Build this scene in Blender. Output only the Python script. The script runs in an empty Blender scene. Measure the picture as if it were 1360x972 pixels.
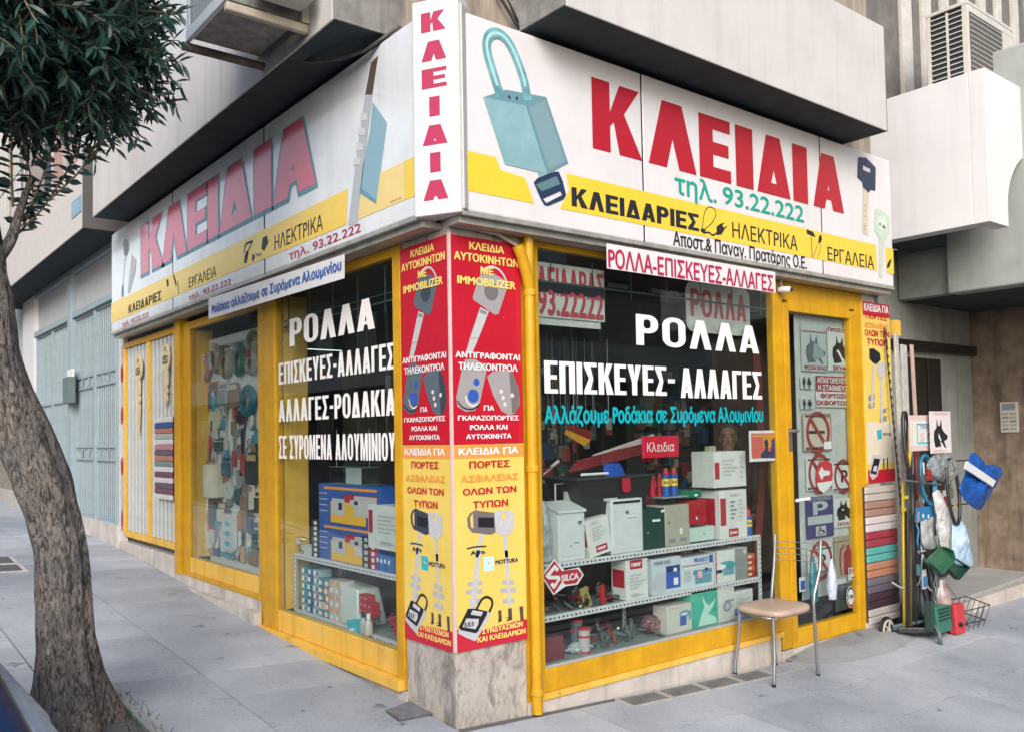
import bpy, bmesh, math, random
from mathutils import Vector, Matrix, noise
from mathutils.geometry import tessellate_polygon
random.seed(7)
SC = bpy.context.scene
COL = SC.collection
PI = math.pi

# ------------------------------------------------------------------ camera
cam_d = bpy.data.cameras.new('camera'); cam = bpy.data.objects.new('camera', cam_d); COL.objects.link(cam)
cam_d.sensor_width = 36; cam_d.lens = 1165.126*36/1360; cam_d.shift_y = (534.54-486)/1360
cam_d.clip_start = .05; cam_d.clip_end = 400
_y, _p, _r = math.radians(-38.568), math.radians(2.173), math.radians(-1.045)
_F = Vector((-math.sin(_y)*math.cos(_p), math.cos(_y)*math.cos(_p), math.sin(_p)))
_R0 = Vector((math.cos(_y), math.sin(_y), 0)); _U0 = _R0.cross(_F)
_R = _R0*math.cos(_r)+_U0*math.sin(_r); _U = -_R0*math.sin(_r)+_U0*math.cos(_r)
cam.matrix_world = Matrix(((_R.x,_U.x,-_F.x,-2.626),(_R.y,_U.y,-_F.y,-3.805),(_R.z,_U.z,-_F.z,1.55),(0,0,0,1)))
cam_d.dof.use_dof = True; cam_d.dof.focus_distance = 5.6; cam_d.dof.aperture_fstop = 4.5
SC.camera = cam

# ------------------------------------------------------------------ light
SUN_EL, SUN_AZ = math.radians(31), math.radians(-131)       # azimuth of the sun measured from +x, towards +y
w = bpy.data.worlds.new('World'); SC.world = w; w.use_nodes = True
wn = w.node_tree; bgn = wn.nodes['Background']
sk = wn.nodes.new('ShaderNodeTexSky'); sk.sky_type = 'NISHITA'; sk.sun_disc = False
sk.sun_elevation = SUN_EL; sk.sun_rotation = PI/2-SUN_AZ; sk.air_density = 1.2; sk.dust_density = 2.2; sk.ozone_density = 1.2
hs = wn.nodes.new('ShaderNodeHueSaturation'); hs.inputs['Saturation'].default_value = .62
wn.links.new(sk.outputs[0], hs.inputs['Color']); wn.links.new(hs.outputs[0], bgn.inputs['Color'])
bgn.inputs['Strength'].default_value = .15
sd = bpy.data.lights.new('sun', 'SUN'); sun = bpy.data.objects.new('sun', sd); COL.objects.link(sun)
sd.energy = 1.1; sd.angle = math.radians(30); sd.color = (1, .965, .945)
sdir = Vector((math.cos(SUN_AZ)*math.cos(SUN_EL), math.sin(SUN_AZ)*math.cos(SUN_EL), math.sin(SUN_EL)))
sun.rotation_euler = sdir.to_track_quat('Z', 'Y').to_euler(); sun.location = (-6, -8, 12)
vs = SC.view_settings; vs.view_transform = 'Standard'; vs.look = 'None'; vs.exposure = .90; vs.gamma = 1
SC.render.engine = 'CYCLES'
SC.cycles.max_bounces = 8; SC.cycles.transparent_max_bounces = 16; SC.cycles.caustics_reflective = False; SC.cycles.caustics_refractive = False
SC.cycles.use_denoising = True

# ------------------------------------------------------------------ helpers
def lin(c):
    if isinstance(c, str):
        c = [int(c[i:i+2], 16)/255 for i in (0, 2, 4)]
        return tuple((x/12.92 if x <= .04045 else ((x+.055)/1.055)**2.4) for x in c)
    return c
MATS = {}
def mat(key, col=None, rough=.5, metal=0, var=.06, scale=9, bump=0, bscale=60, col2=None, spec=.5, streak=False, emit=0, trans=0):
    if key in MATS: return MATS[key]
    m = bpy.data.materials.new(key); m.use_nodes = True; MATS[key] = m
    nt = m.node_tree; b = nt.nodes['Principled BSDF']; N = nt.nodes.new; L = nt.links.new
    c = lin(col)
    b.inputs['Roughness'].default_value = rough; b.inputs['Metallic'].default_value = metal
    b.inputs['Specular IOR Level'].default_value = spec
    tc = N('ShaderNodeTexCoord'); mp = N('ShaderNodeMapping'); L(tc.outputs['Object'], mp.inputs['Vector'])
    if streak: mp.inputs['Scale'].default_value = (1, 1, .12)
    nz = N('ShaderNodeTexNoise'); nz.inputs['Scale'].default_value = scale; nz.inputs['Detail'].default_value = 6; nz.inputs['Roughness'].default_value = .62
    L(mp.outputs[0], nz.inputs['Vector'])
    rp = N('ShaderNodeValToRGB'); rp.color_ramp.elements[0].position = .3; rp.color_ramp.elements[1].position = .72
    d = lin(col2) if col2 else tuple(max(0, x*(1-2.2*var)) for x in c)
    rp.color_ramp.elements[0].color = (*d, 1); rp.color_ramp.elements[1].color = (*[min(1, x*(1+var*.6)) for x in c], 1)
    L(nz.outputs['Fac'], rp.inputs['Fac']); L(rp.outputs['Color'], b.inputs['Base Color'])
    if rough > .08 and metal < .5:
        mr = N('ShaderNodeMapRange'); mr.inputs['To Min'].default_value = max(.03, rough-.08); mr.inputs['To Max'].default_value = min(1, rough+.12)
        L(nz.outputs['Fac'], mr.inputs['Value']); L(mr.outputs[0], b.inputs['Roughness'])
    if bump:
        n2 = N('ShaderNodeTexNoise'); n2.inputs['Scale'].default_value = bscale; n2.inputs['Detail'].default_value = 8
        L(mp.outputs[0], n2.inputs['Vector'])
        bp = N('ShaderNodeBump'); bp.inputs['Strength'].default_value = bump; bp.inputs['Distance'].default_value = .01
        L(n2.outputs['Fac'], bp.inputs['Height']); L(bp.outputs[0], b.inputs['Normal'])
    if trans: b.inputs['Alpha'].default_value = 1-trans
    return m
def weather(m, st=.25, chip=0, sc=5, tint=(.55,.52,.50), chipc=(.16,.13,.10)):
    nt = m.node_tree; N = nt.nodes.new; L = nt.links.new; b = nt.nodes['Principled BSDF']; src = b.inputs['Base Color'].links[0].from_socket
    g = N('ShaderNodeNewGeometry'); mp = N('ShaderNodeMapping'); mp.inputs['Scale'].default_value = (sc, sc, sc*.07); L(g.outputs['Position'], mp.inputs['Vector'])
    for k, (vec, s, lo, hi, amt) in enumerate(((mp.outputs[0], 1.6, .50, .72, st), (g.outputs['Position'], 1.9, .50, .75, st*.7))):
        n = N('ShaderNodeTexNoise'); n.inputs['Scale'].default_value = s; n.inputs['Detail'].default_value = 8; n.inputs['Roughness'].default_value = .66; L(vec, n.inputs['Vector'])
        r = N('ShaderNodeValToRGB'); e = r.color_ramp.elements; e[0].position = lo; e[1].position = hi; e[0].color = (1,1,1,1); e[1].color = (*[1-amt*(1-t)*1.4 for t in tint],1); L(n.outputs['Fac'], r.inputs['Fac'])
        mx = N('ShaderNodeMix'); mx.data_type = 'RGBA'; mx.blend_type = 'MULTIPLY'; mx.inputs[0].default_value = 1; L(src, mx.inputs[6]); L(r.outputs[0], mx.inputs[7]); src = mx.outputs[2]
    if chip:
        n = N('ShaderNodeTexNoise'); n.inputs['Scale'].default_value = 38; n.inputs['Detail'].default_value = 5; n.inputs['Roughness'].default_value = .6; L(g.outputs['Position'], n.inputs['Vector'])
        r = N('ShaderNodeValToRGB'); e = r.color_ramp.elements; e[0].position = 1-chip; e[1].position = 1-chip+.02; e[0].color = (0,0,0,1); e[1].color = (1,1,1,1); L(n.outputs['Fac'], r.inputs['Fac'])
        mx = N('ShaderNodeMix'); mx.data_type = 'RGBA'; L(r.outputs[0], mx.inputs[0]); L(src, mx.inputs[6]); mx.inputs[7].default_value = (*chipc, 1); src = mx.outputs[2]
    L(src, b.inputs['Base Color']); return m
def flat(key, col, rough=.45): return mat('ink_'+key, col, rough, var=.03, scale=14)

def glass(key, tint=(1, 1, 1), ior=1.5, rough=0.0, dirt=.03):
    if key in MATS: return MATS[key]
    m = bpy.data.materials.new(key); m.use_nodes = True; MATS[key] = m
    nt = m.node_tree; nt.nodes.clear(); N = nt.nodes.new; L = nt.links.new
    o = N('ShaderNodeOutputMaterial'); t = N('ShaderNodeBsdfTransparent'); g = N('ShaderNodeBsdfGlossy'); ge = N('ShaderNodeNewGeometry')
    t.inputs['Color'].default_value = (*tint, 1); g.inputs['Roughness'].default_value = rough
    dt = N('ShaderNodeVectorMath'); dt.operation = 'DOT_PRODUCT'; L(ge.outputs['Normal'], dt.inputs[0]); L(ge.outputs['Incoming'], dt.inputs[1])
    def mth(op, x, y=None):
        n = N('ShaderNodeMath'); n.operation = op
        for i, v in enumerate((x, y)):
            if v is None: continue
            if hasattr(v, 'is_linked'): L(v, n.inputs[i])
            else: n.inputs[i].default_value = v
        return n.outputs[0]
    ab = mth('ABSOLUTE', dt.outputs['Value']); om = mth('SUBTRACT', 1.0, ab); pw = mth('POWER', om, 5.0); fr = mth('ADD', mth('MULTIPLY', pw, .90), .045)
    mx = N('ShaderNodeMixShader'); L(fr, mx.inputs[0]); L(t.outputs[0], mx.inputs[1]); L(g.outputs[0], mx.inputs[2])
    df = N('ShaderNodeBsdfDiffuse'); df.inputs['Color'].default_value = (.6, .6, .58, 1)
    nz = N('ShaderNodeTexNoise'); nz.inputs['Scale'].default_value = 3; nz.inputs['Detail'].default_value = 5
    mr = N('ShaderNodeMapRange'); mr.inputs['From Min'].default_value = .45; mr.inputs['From Max'].default_value = .8; mr.inputs['To Max'].default_value = dirt
    L(nz.outputs['Fac'], mr.inputs['Value'])
    m2 = N('ShaderNodeMixShader'); L(mr.outputs[0], m2.inputs[0]); L(mx.outputs[0], m2.inputs[1]); L(df.outputs[0], m2.inputs[2]); L(m2.outputs[0], o.inputs[0])
    return m

ORG = {}
def props(o, label=None, cat=None, group=None, kind=None):
    if label: o['label'] = label
    if cat: o['category'] = cat
    if group: o['group'] = group
    if kind: o['kind'] = kind
    return o
def T(name, label, cat, loc, group=None):
    o = bpy.data.objects.new(name, None); COL.objects.link(o); o.empty_display_size = .1
    o.location = loc; ORG[o.name] = Vector(loc); return props(o, label, cat, group)

class MB:
    def __init__(s): s.v = []; s.f = []
    def quad(s, a, b, c, d):
        n = len(s.v); s.v += [a, b, c, d]; s.f.append((n, n+1, n+2, n+3)); return s
    def hexa(s, p):       # p: 8 corners, bottom ring 0-3, top ring 4-7
        n = len(s.v); s.v += p
        for q in ((3, 2, 1, 0), (4, 5, 6, 7), (0, 1, 5, 4), (1, 2, 6, 5), (2, 3, 7, 6), (3, 0, 4, 7)): s.f.append(tuple(n+i for i in q))
        return s
    def box(s, x0, y0, z0, x1, y1, z1):
        return s.hexa([(x0,y0,z0),(x1,y0,z0),(x1,y1,z0),(x0,y1,z0),(x0,y0,z1),(x1,y0,z1),(x1,y1,z1),(x0,y1,z1)])
    def fbox(s, F, s0, z0, d0, s1, z1, d1):
        P = F.P
        return s.hexa([P(s0,z0,d0),P(s1,z0,d0),P(s1,z0,d1),P(s0,z0,d1),P(s0,z1,d0),P(s1,z1,d0),P(s1,z1,d1),P(s0,z1,d1)])
    def prism(s, F, loops, d0, d1):
        if not isinstance(loops[0][0], (tuple, list)): loops = [loops]
        fl = [p for l in loops for p in l]
        tris = tessellate_polygon([[Vector((p[0], p[1], 0)) for p in l] for l in loops])
        n = len(s.v); k = len(fl)
        s.v += [F.P(p[0], p[1], d1) for p in fl]
        for t in tris: s.f.append(tuple(n+i for i in t))
        if d0 is None: return s
        s.v += [F.P(p[0], p[1], d0) for p in fl]
        for t in tris: s.f.append(tuple(n+k+i for i in reversed(t)))
        o = 0
        for l in loops:
            m = len(l)
            for i in range(m):
                j = (i+1) % m; s.f.append((n+o+i, n+o+j, n+k+o+j, n+k+o+i))
            o += m
        return s
    def tube(s, pts, r, n=8, cap=True, closed=False):
        pts = [Vector(p) for p in pts]; R = r if isinstance(r, (list, tuple)) else [r]*len(pts)
        base = len(s.v); up = None; m = len(pts)
        for i, p in enumerate(pts):
            a = pts[(i-1) % m] if (i > 0 or closed) else p; b = pts[(i+1) % m] if (i < m-1 or closed) else p
            t = (b-a).normalized() if (b-a).length > 1e-9 else Vector((0, 0, 1))
            if up is None: up = Vector((0, 0, 1)) if abs(t.z) < .9 else Vector((1, 0, 0))
            x = t.cross(up); x = x.normalized() if x.length > 1e-6 else Vector((1, 0, 0)); y = t.cross(x).normalized(); up = -y if False else x.cross(t)
            for k in range(n):
                an = 2*PI*k/n; s.v.append(tuple(p+(x*math.cos(an)+y*math.sin(an))*R[i]))
        for i in range(m if closed else m-1):
            i2 = (i+1) % m
            for k in range(n):
                k2 = (k+1) % n; s.f.append((base+i*n+k, base+i*n+k2, base+i2*n+k2, base+i2*n+k))
        if cap and not closed:
            s.f.append(tuple(base+k for k in range(n))); s.f.append(tuple(base+(m-1)*n+k for k in reversed(range(n))))
        return s
    def lathe(s, c, prof, n=16, axis=(0, 0, 1)):
        ax = Vector(axis).normalized(); x = ax.orthogonal().normalized(); y = ax.cross(x); c = Vector(c); b = len(s.v)
        for r, h in prof:
            for k in range(n):
                an = 2*PI*k/n; s.v.append(tuple(c+ax*h+(x*math.cos(an)+y*math.sin(an))*r))
        for i in range(len(prof)-1):
            for k in range(n):
                k2 = (k+1) % n; s.f.append((b+i*n+k, b+i*n+k2, b+(i+1)*n+k2, b+(i+1)*n+k))
        s.f.append(tuple(b+k for k in reversed(range(n)))); s.f.append(tuple(b+(len(prof)-1)*n+k for k in range(n)))
        return s
    def xf(s, M):
        s.v = [tuple(M @ Vector(p)) for p in s.v]; return s
    def out(s, name, m, parent=None, label=None, cat=None, group=None, kind=None, smooth=False, bevel=0, seg=2):
        V = [Vector(p) for p in s.v]
        lo = Vector((min(p.x for p in V), min(p.y for p in V), min(p.z for p in V))); hi = Vector((max(p.x for p in V), max(p.y for p in V), max(p.z for p in V)))
        o0 = Vector(((lo.x+hi.x)/2, (lo.y+hi.y)/2, lo.z))
        me = bpy.data.meshes.new(name); me.from_pydata([tuple(p-o0) for p in V], [], s.f); me.update()
        if len(s.f) > 1:
            bm = bmesh.new(); bm.from_mesh(me); bmesh.ops.recalc_face_normals(bm, faces=bm.faces); bm.to_mesh(me); bm.free()
        me.materials.append(m)
        if smooth:
            for p in me.polygons: p.use_smooth = True
            if smooth != 2: me.set_sharp_from_angle(angle=math.radians(42))
        o = bpy.data.objects.new(name, me); COL.objects.link(o)
        ORG[o.name] = o0
        if parent is not None: o.parent = parent; o.location = o0-ORG[parent.name]
        else: o.location = o0
        if bevel:
            bv = o.modifiers.new('bevel', 'BEVEL'); bv.width = bevel; bv.segments = seg; bv.limit_method = 'ANGLE'; bv.angle_limit = math.radians(50)
        return props(o, label, cat, group, kind)

class Fr:   # a facade frame: P(along, height, out from the wall)
    def __init__(s, o, ds, dd, dz=(0, 0, 1)): s.o = Vector(o); s.ds = Vector(ds); s.dd = Vector(dd); s.dz = Vector(dz)
    def P(s, a, z, d=0): return tuple(s.o+s.ds*a+s.dz*z+s.dd*d)
RF = Fr((0,0,0), (1,0,0), (0,-1,0))          # right-hand street front (looks towards -y)
LF = Fr((0,0,0), (0,1,0), (-1,0,0))          # left-hand street front (looks towards -x)

# lettering ------------------------------------------------------------------
def rr(x0, z0, x1, z1, r, n=5):
    r = min(r, abs(x1-x0)/2, abs(z1-z0)/2); P = []
    sx = 1 if x1 > x0 else -1; sz = 1 if z1 > z0 else -1
    for cx, cz, a in ((x1-sx*r, z0+sz*r, -90), (x1-sx*r, z1-sz*r, 0), (x0+sx*r, z1-sz*r, 90), (x0+sx*r, z0+sz*r, 180)):
        for k in range(n+1):
            t = math.radians(a+90*k/n); P.append((cx+sx*r*math.cos(t), cz+sz*r*math.sin(t)))
    return P
def glyph(c, v, h):
    W = .64; I = v
    if c in 'ΑΛΔA':
        a = v*.56; yi = (W/2-v)/(W/2-a); k = lambda y: (W/2-a)*y
        out = [(0,0),(W/2-a,1),(W/2+a,1),(W,0)]
        if c == 'Λ': return W, [out+[(W-v,0),(W/2,min(yi,.86)),(v,0)]]
        if c == 'Δ': return W, [[(0,0),(W/2-a,1),(W/2+a,1),(W,0)], [(v+k(h)*.8,h),(W-v-k(h)*.8,h),(W/2,yi*.95)]]
        b0 = .18; b1 = b0+h*.85
        return W, [out+[(W-v,0),(W-v-k(b0),b0),(v+k(b0),b0),(v,0)], [(v+k(b1),b1),(W-v-k(b1),b1),(W/2,min(yi,.86))]]
    if c == 'Ι': return I, [[(0,0),(v,0),(v,1),(0,1)]]
    if c == 'Γ': W = .52; return W, [[(0,0),(v,0),(v,1-h),(W,1-h),(W,1),(0,1)]]
    if c == 'Ε': W = .54; return W, [[(0,0),(W,0),(W,h),(v,h),(v,.5-h/2),(W*.94,.5-h/2),(W*.94,.5+h/2),(v,.5+h/2),(v,1-h),(W,1-h),(W,1),(0,1)]]
    if c == 'Τ': return .6, [[(.3-v/2,0),(.3+v/2,0),(.3+v/2,1-h),(.6,1-h),(.6,1),(0,1),(0,1-h),(.3-v/2,1-h)]]
    if c == 'Η': return W, [[(0,0),(v,0),(v,.5-h/2),(W-v,.5-h/2),(W-v,0),(W,0),(W,1),(W-v,1),(W-v,.5+h/2),(v,.5+h/2),(v,1),(0,1)]]
    if c == 'Π': return W, [[(0,0),(v,0),(v,1-h),(W-v,1-h),(W-v,0),(W,0),(W,1),(0,1)]]
    if c == 'Κ': return W, [[(0,0),(v,0),(v,.38),(v+.05,.45),(W-v*1.2,0),(W+.03,0),(v+.19,.6),(W,1),(W-v*1.15,1),(v,.58),(v,1),(0,1)]]
    if c == 'Μ': W = .8; return W, [[(0,0),(v*.9,0),(v*.9,.62),(W/2-v*.35,0),(W/2+v*.35,0),(W-v*.9,.62),(W-v*.9,0),(W,0),(W,1),(W-v*1.2,1),(W/2,.38),(v*1.2,1),(0,1)]]
    if c == 'Ν': return W, [[(0,0),(v,0),(v,.58),(W-v,0),(W,0),(W,1),(W-v,1),(W-v,.42),(v,1),(0,1)]]
    if c == 'Υ': return W, [[(W/2-v/2,0),(W/2+v/2,0),(W/2+v/2,.42),(W,1),(W-v*1.1,1),(W/2,.64),(v*1.1,1),(0,1),(W/2-v/2,.42)]]
    if c == 'Σ': W = .56; return W, [[(0,0),(W,0),(W,h),(v*1.2,h),(W*.72,.5),(v*1.2,1-h),(W,1-h),(W,1),(0,1),(0,1-h*.8),(W*.38,.5),(0,h*.8)]]
    if c == 'Ο': return W, [rr(0,0,W,1,.3,7), rr(v,h,W-v,1-h,.16,6)]
    if c == 'Ρ':
        W = .58; o = [(0,0),(v,0),(v,.4)]+[p for p in rr(0,.4,W,1,.26,7) if p[0] > W-.261]+[(0,1)]
        return W, [o, rr(v,.4+h,W-v,1-h,.1,5)]
    if c == 'Β':
        W = .6; return W, [[(0,0)]+[p for p in rr(0,0,W,.54,.22,6) if p[0] > W-.23]+[p for p in rr(0,.5,W*.94,1,.2,6) if p[0] > W*.94-.21]+[(0,1)], rr(v,h,W-v,.5-h*.4,.06,3), rr(v,.5+h*.4,W*.94-v,1-h,.06,3)]
    if c == '-': return .3, [[(0,.42),(.3,.42),(.3,.56),(0,.56)]]
    return .26, []
def heavy(text, v=.2, h=.17, gap=.09):
    V = []; Fc = []; x = 0
    for c in text:
        w_, loops = glyph(c, v, h)
        if loops:
            fl = [p for l in loops for p in l]; n = len(V)
            V += [(x+p[0], p[1]) for p in fl]
            Fc += [tuple(n+i for i in t) for t in tessellate_polygon([[Vector((p[0],p[1],0)) for p in l] for l in loops])]
        x += w_+gap
    return V, Fc
_tc = {}
def std(text, off=.02, sp=1.0):
    """outline lettering: flat contours of the built-in face, each closed outline triangulated with its own holes; returns verts (x, y, layer), tris"""
    k = (text, sp)
    if k in _tc: return _tc[k]
    swap = [i for i, ch in enumerate(text) if ch in 'σΦ']; full = text; text = text.replace('σ', 'ο').replace('Φ', 'Ο').replace('Ρ', 'P')
    cu = bpy.data.curves.new('t', 'FONT'); cu.body = text; cu.space_character = sp
    ob = bpy.data.objects.new('t', cu); COL.objects.link(ob)
    dg_ = bpy.context.evaluated_depsgraph_get(); c2 = ob.to_curve(dg_, apply_modifiers=False)
    loops = []
    for s in c2.splines:
        P = []; bp_ = s.bezier_points; n = len(bp_)
        for i in range(n):
            p0, p1 = bp_[i], bp_[(i+1) % n]; a, b, c, d = p0.co, p0.handle_right, p1.handle_left, p1.co
            st_ = (b-a).length < 1e-5 and (c-d).length < 1e-5 or abs((b-a).cross(d-a).z)+abs((c-a).cross(d-a).z) < 1e-6
            for j in range(1 if st_ else 5):
                t = j/5; p = a*(1-t)**3+b*3*t*(1-t)**2+c*3*t*t*(1-t)+d*t**3
                if not P or (P[-1]-Vector((p.x,p.y,0))).length > 1e-4: P.append(Vector((p.x, p.y, 0)))
        if len(P) > 2: loops.append(P)
    xtra = []
    for i in swap:
        cnt = []
        for pre in (text[:i], text[:i+1]):
            cu.body = pre or ' '; ob.to_curve_clear(); dg_.update(); c3 = ob.to_curve(bpy.context.evaluated_depsgraph_get(), apply_modifiers=False); cnt.append(len([1 for s in c3.splines if len(s.bezier_points) > 2]))
        g = [p for P in loops[cnt[0]:cnt[1]] for p in P]
        if not g: continue
        ax, bx, ay, by = min(p.x for p in g), max(p.x for p in g), min(p.y for p in g), max(p.y for p in g); h = by-ay; m = (ax+bx)/2
        r = (m, by-h*.15, bx+h*.14, by) if full[i] == 'σ' else (m-h*.055, ay-h*.06, m+h*.055, by+h*.06)
        xtra.append([Vector((r[0],r[1],0)),Vector((r[2],r[1],0)),Vector((r[2],r[3],0)),Vector((r[0],r[3],0))])
    ob.to_curve_clear(); bpy.data.objects.remove(ob); bpy.data.curves.remove(cu)
    area = lambda P: sum(P[i].x*P[(i+1)%len(P)].y-P[(i+1)%len(P)].x*P[i].y for i in range(len(P)))/2
    def inside(p, P):
        r = False
        for i in range(len(P)):
            a, b = P[i], P[i-1]
            if (a.y > p.y) != (b.y > p.y) and p.x < (b.x-a.x)*(p.y-a.y)/(b.y-a.y)+a.x: r = not r
        return r
    isz = lambda P: any(Q is not P and area(Q)*area(P) < 0 and abs(area(Q)) > abs(area(P)) and all(inside(p, Q) for p in P) for Q in loops)
    holes = [P for P in loops if isz(P)]; outs = [P for P in loops if not any(P is h for h in holes)]
    V = []; Fc = []
    for P in xtra: n = len(V); V += [(p.x, p.y, 1.5) for p in P]; Fc.append((n, n+1, n+2)); Fc.append((n, n+2, n+3))
    for li, P in enumerate(outs):
        g = [P]+[h for h in holes if inside(h[0], P)]; n = len(V); fl = [p for l in g for p in l]
        V += [(p.x, p.y, li % 3) for p in fl]; Fc += [tuple(n+i for i in t) for t in tessellate_polygon(g)]
    _tc[k] = (V, Fc); return _tc[k]
def text(F, s, a, b, d, m, parent, st='std', off=.02, v=.2, h=.17, gap=.09, name='lettering', sp=1.0, mb=None, outline=0):
    V, Fc = heavy(s, v, h, gap) if st == 'heavy' else std(s, 0, sp)
    cp = [(0, 0)] if st == 'heavy' else ([(-off,0),(off,0),(0,off*.7),(0,-off*.7)] if off > .012 else [(-off,0),(off,0)])
    if not V: return None
    x0 = min(p[0] for p in V); x1 = max(p[0] for p in V); y0 = min(p[1] for p in V); y1 = max(p[1] for p in V)
    q = mb or MB()
    if st != 'heavy': x0 -= off; x1 += off; y0 -= off*.7; y1 += off*.7
    for c, (ox, oy) in enumerate(cp):
        n = len(q.v)
        q.v += [F.P(a[0]+(b[0]-a[0])*(p[0]+ox-x0)/(x1-x0), a[1]+(b[1]-a[1])*(p[1]+oy-y0)/(y1-y0), d+c*.00016+(p[2]*.00005 if len(p) > 2 else 0)) for p in V]
        q.f += [tuple(n+i for i in t) for t in Fc]
    if mb is None: return q.out(name, m, parent)
def poly(F, pts, d, m, parent, name, thick=0):
    q = MB(); q.prism(F, pts, (d-thick) if thick else None, d); return q.out(name, m, parent)
def rect(F, a, b, d, m, parent, name, thick=0):
    return poly(F, [(a[0],a[1]),(b[0],a[1]),(b[0],b[1]),(a[0],b[1])], d, m, parent, name, thick)
def disc(c, rx, rz, n=28, a0=0, a1=360): return [(c[0]+rx*math.cos(math.radians(a0+(a1-a0)*i/n)), c[1]+rz*math.sin(math.radians(a0+(a1-a0)*i/n))) for i in range(n)]
def gz(x, y):
    return .045+(-.055*x if x < 2.6 else -.143)+(.057*y if y < 7 else .399+.02*(y-7))

# ------------------------------------------------------------------ materials
YEL = mat('yellow_frame_paint', (.62,.335,.004), .42, var=.1, scale=7, bump=.12, bscale=30, col2=(.50,.25,.006))
YELF = mat('yellow_faded_paint', (.74,.46,.10), .5, var=.12, scale=5, bump=.15, col2=(.72,.40,.03))
WHITE_S = mat('white_sign_acrylic', (.70,.675,.69), .16, var=.03, scale=3)
ALU = mat('aluminium_trim', (.55,.54,.50), .38, .5, var=.12, scale=12)
MARB = mat('grey_veined_marble', (.52,.47,.42), .42, var=.1, scale=5, streak=True, bump=.1)
def veins(m):
    nt = m.node_tree; N = nt.nodes.new; L = nt.links.new; b = nt.nodes['Principled BSDF']; src = b.inputs['Base Color'].links[0].from_socket
    tc = N('ShaderNodeTexCoord'); mp = N('ShaderNodeMapping'); mp.inputs['Scale'].default_value = (1,1,.42); mp.inputs['Rotation'].default_value = (.35,.3,0); L(tc.outputs['Object'], mp.inputs['Vector'])
    for sc, lo, hi, dk in ((7,.50,.62,(.52,.52,.53,1)),(24,.50,.64,(.62,.61,.61,1)),(3,.48,.68,(.72,.71,.70,1))):
        n = N('ShaderNodeTexNoise'); n.inputs['Scale'].default_value = sc; n.inputs['Detail'].default_value = 9; n.inputs['Roughness'].default_value = .7; n.inputs['Distortion'].default_value = 1.2; L(mp.outputs[0], n.inputs['Vector'])
        r = N('ShaderNodeValToRGB'); r.color_ramp.elements[0].position = lo; r.color_ramp.elements[1].position = hi; r.color_ramp.elements[0].color = (1,1,1,1); r.color_ramp.elements[1].color = dk; L(n.outputs['Fac'], r.inputs['Fac'])
        mx = N('ShaderNodeMix'); mx.data_type = 'RGBA'; mx.blend_type = 'MULTIPLY'; mx.inputs[0].default_value = 1; L(src, mx.inputs[6]); L(r.outputs[0], mx.inputs[7]); src = mx.outputs[2]
    L(src, b.inputs['Base Color'])
veins(MARB)
SILL = mat('pale_marble_sill', (.60,.55,.50), .5, var=.12, scale=5, col2=(.42,.38,.35))
STUC = mat('white_stucco', (.57,.545,.54), .85, var=.05, scale=2.2, bump=.25, bscale=120, col2=(.52,.50,.49))
STUC2 = mat('white_balcony_paint', (.70,.69,.70), .8, var=.03, scale=2, bump=.15, bscale=120)
CONC = mat('grey_concrete', (.27,.26,.25), .85, var=.2, scale=8, bump=.3, bscale=70)
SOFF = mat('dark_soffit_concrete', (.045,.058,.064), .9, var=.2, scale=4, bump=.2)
TRAV = mat('brown_travertine', (.30,.225,.165), .5, var=.25, scale=6, col2=(.15,.11,.085), bump=.15, bscale=40)
GREYW = mat('grey_green_render', (.27,.285,.265), .85, var=.1, scale=4, bump=.35, bscale=130)
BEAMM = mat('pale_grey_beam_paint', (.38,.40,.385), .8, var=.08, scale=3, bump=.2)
FLUT = mat('fluted_beige_concrete', (.20,.185,.17), .85, var=.16, scale=8, bump=.35)
FLUTL = mat('fluted_pale_rib', (.62,.58,.54), .85, var=.08, scale=8, bump=.3)
DARK = mat('dark_interior', (.012,.012,.013), .8)
BLACKP = mat('black_plastic', (.015,.015,.017), .4)
GATE = mat('pale_blue_gate_paint', (.33,.42,.46), .45, var=.08, scale=6)
GATED = mat('grey_blue_panel', (.20,.235,.25), .6, var=.1)
CHROME = mat('chrome_steel', (.58,.6,.62), .22, .9, var=.05)
STEEL = mat('dull_steel', (.35,.36,.37), .4, .8, var=.1)
CABLE = mat('black_cable_rubber', (.02,.02,.022), .6)
GLASS = glass('shop_glass', (.92,.96,.95), 1.5, 0, .014)
I_RED = flat('red', (.46,.012,.03)); I_YEL = flat('yellow', (.82,.58,.10)); I_WHT = flat('white', (.78,.77,.78)); I_BLK = flat('black', (.012,.013,.02))
I_LYEL = flat('pale_yellow', (.86,.66,.18)); I_ORG = flat('orange', (.74,.30,.06)); I_GRN = flat('sea_green', (.0,.33,.24)); I_BLU = flat('blue', (.03,.09,.42))
I_CYA = flat('cyan', (.02,.42,.52)); I_PNK = flat('pinkish_red', (.55,.075,.13)); I_GRY = flat('grey', (.22,.24,.27)); I_LGR = flat('light_grey', (.48,.49,.52))
I_NAV = flat('navy', (.012,.03,.08)); I_MAG = flat('crimson', (.40,.018,.08)); I_SBL = flat('sky_blue', (.18,.42,.55)); I_PBL = flat('pale_blue', (.33,.56,.64)); I_DBL = flat('steel_blue', (.13,.30,.40))
I_BRN = flat('brown', (.10,.06,.045)); I_CRM = flat('cream', (.70,.60,.40)); I_SIL = flat('silver', (.50,.50,.52), .25); I_TEAL = flat('teal', (.01,.25,.22))
I_PINK = flat('pink', (.72,.40,.38)); I_SGY = flat('signyellow', (.80,.56,.05), .16); I_SRED = flat('signred', (.42,.004,.016), .3); I_PGRN = flat('pale_green', (.50,.62,.50))

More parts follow.
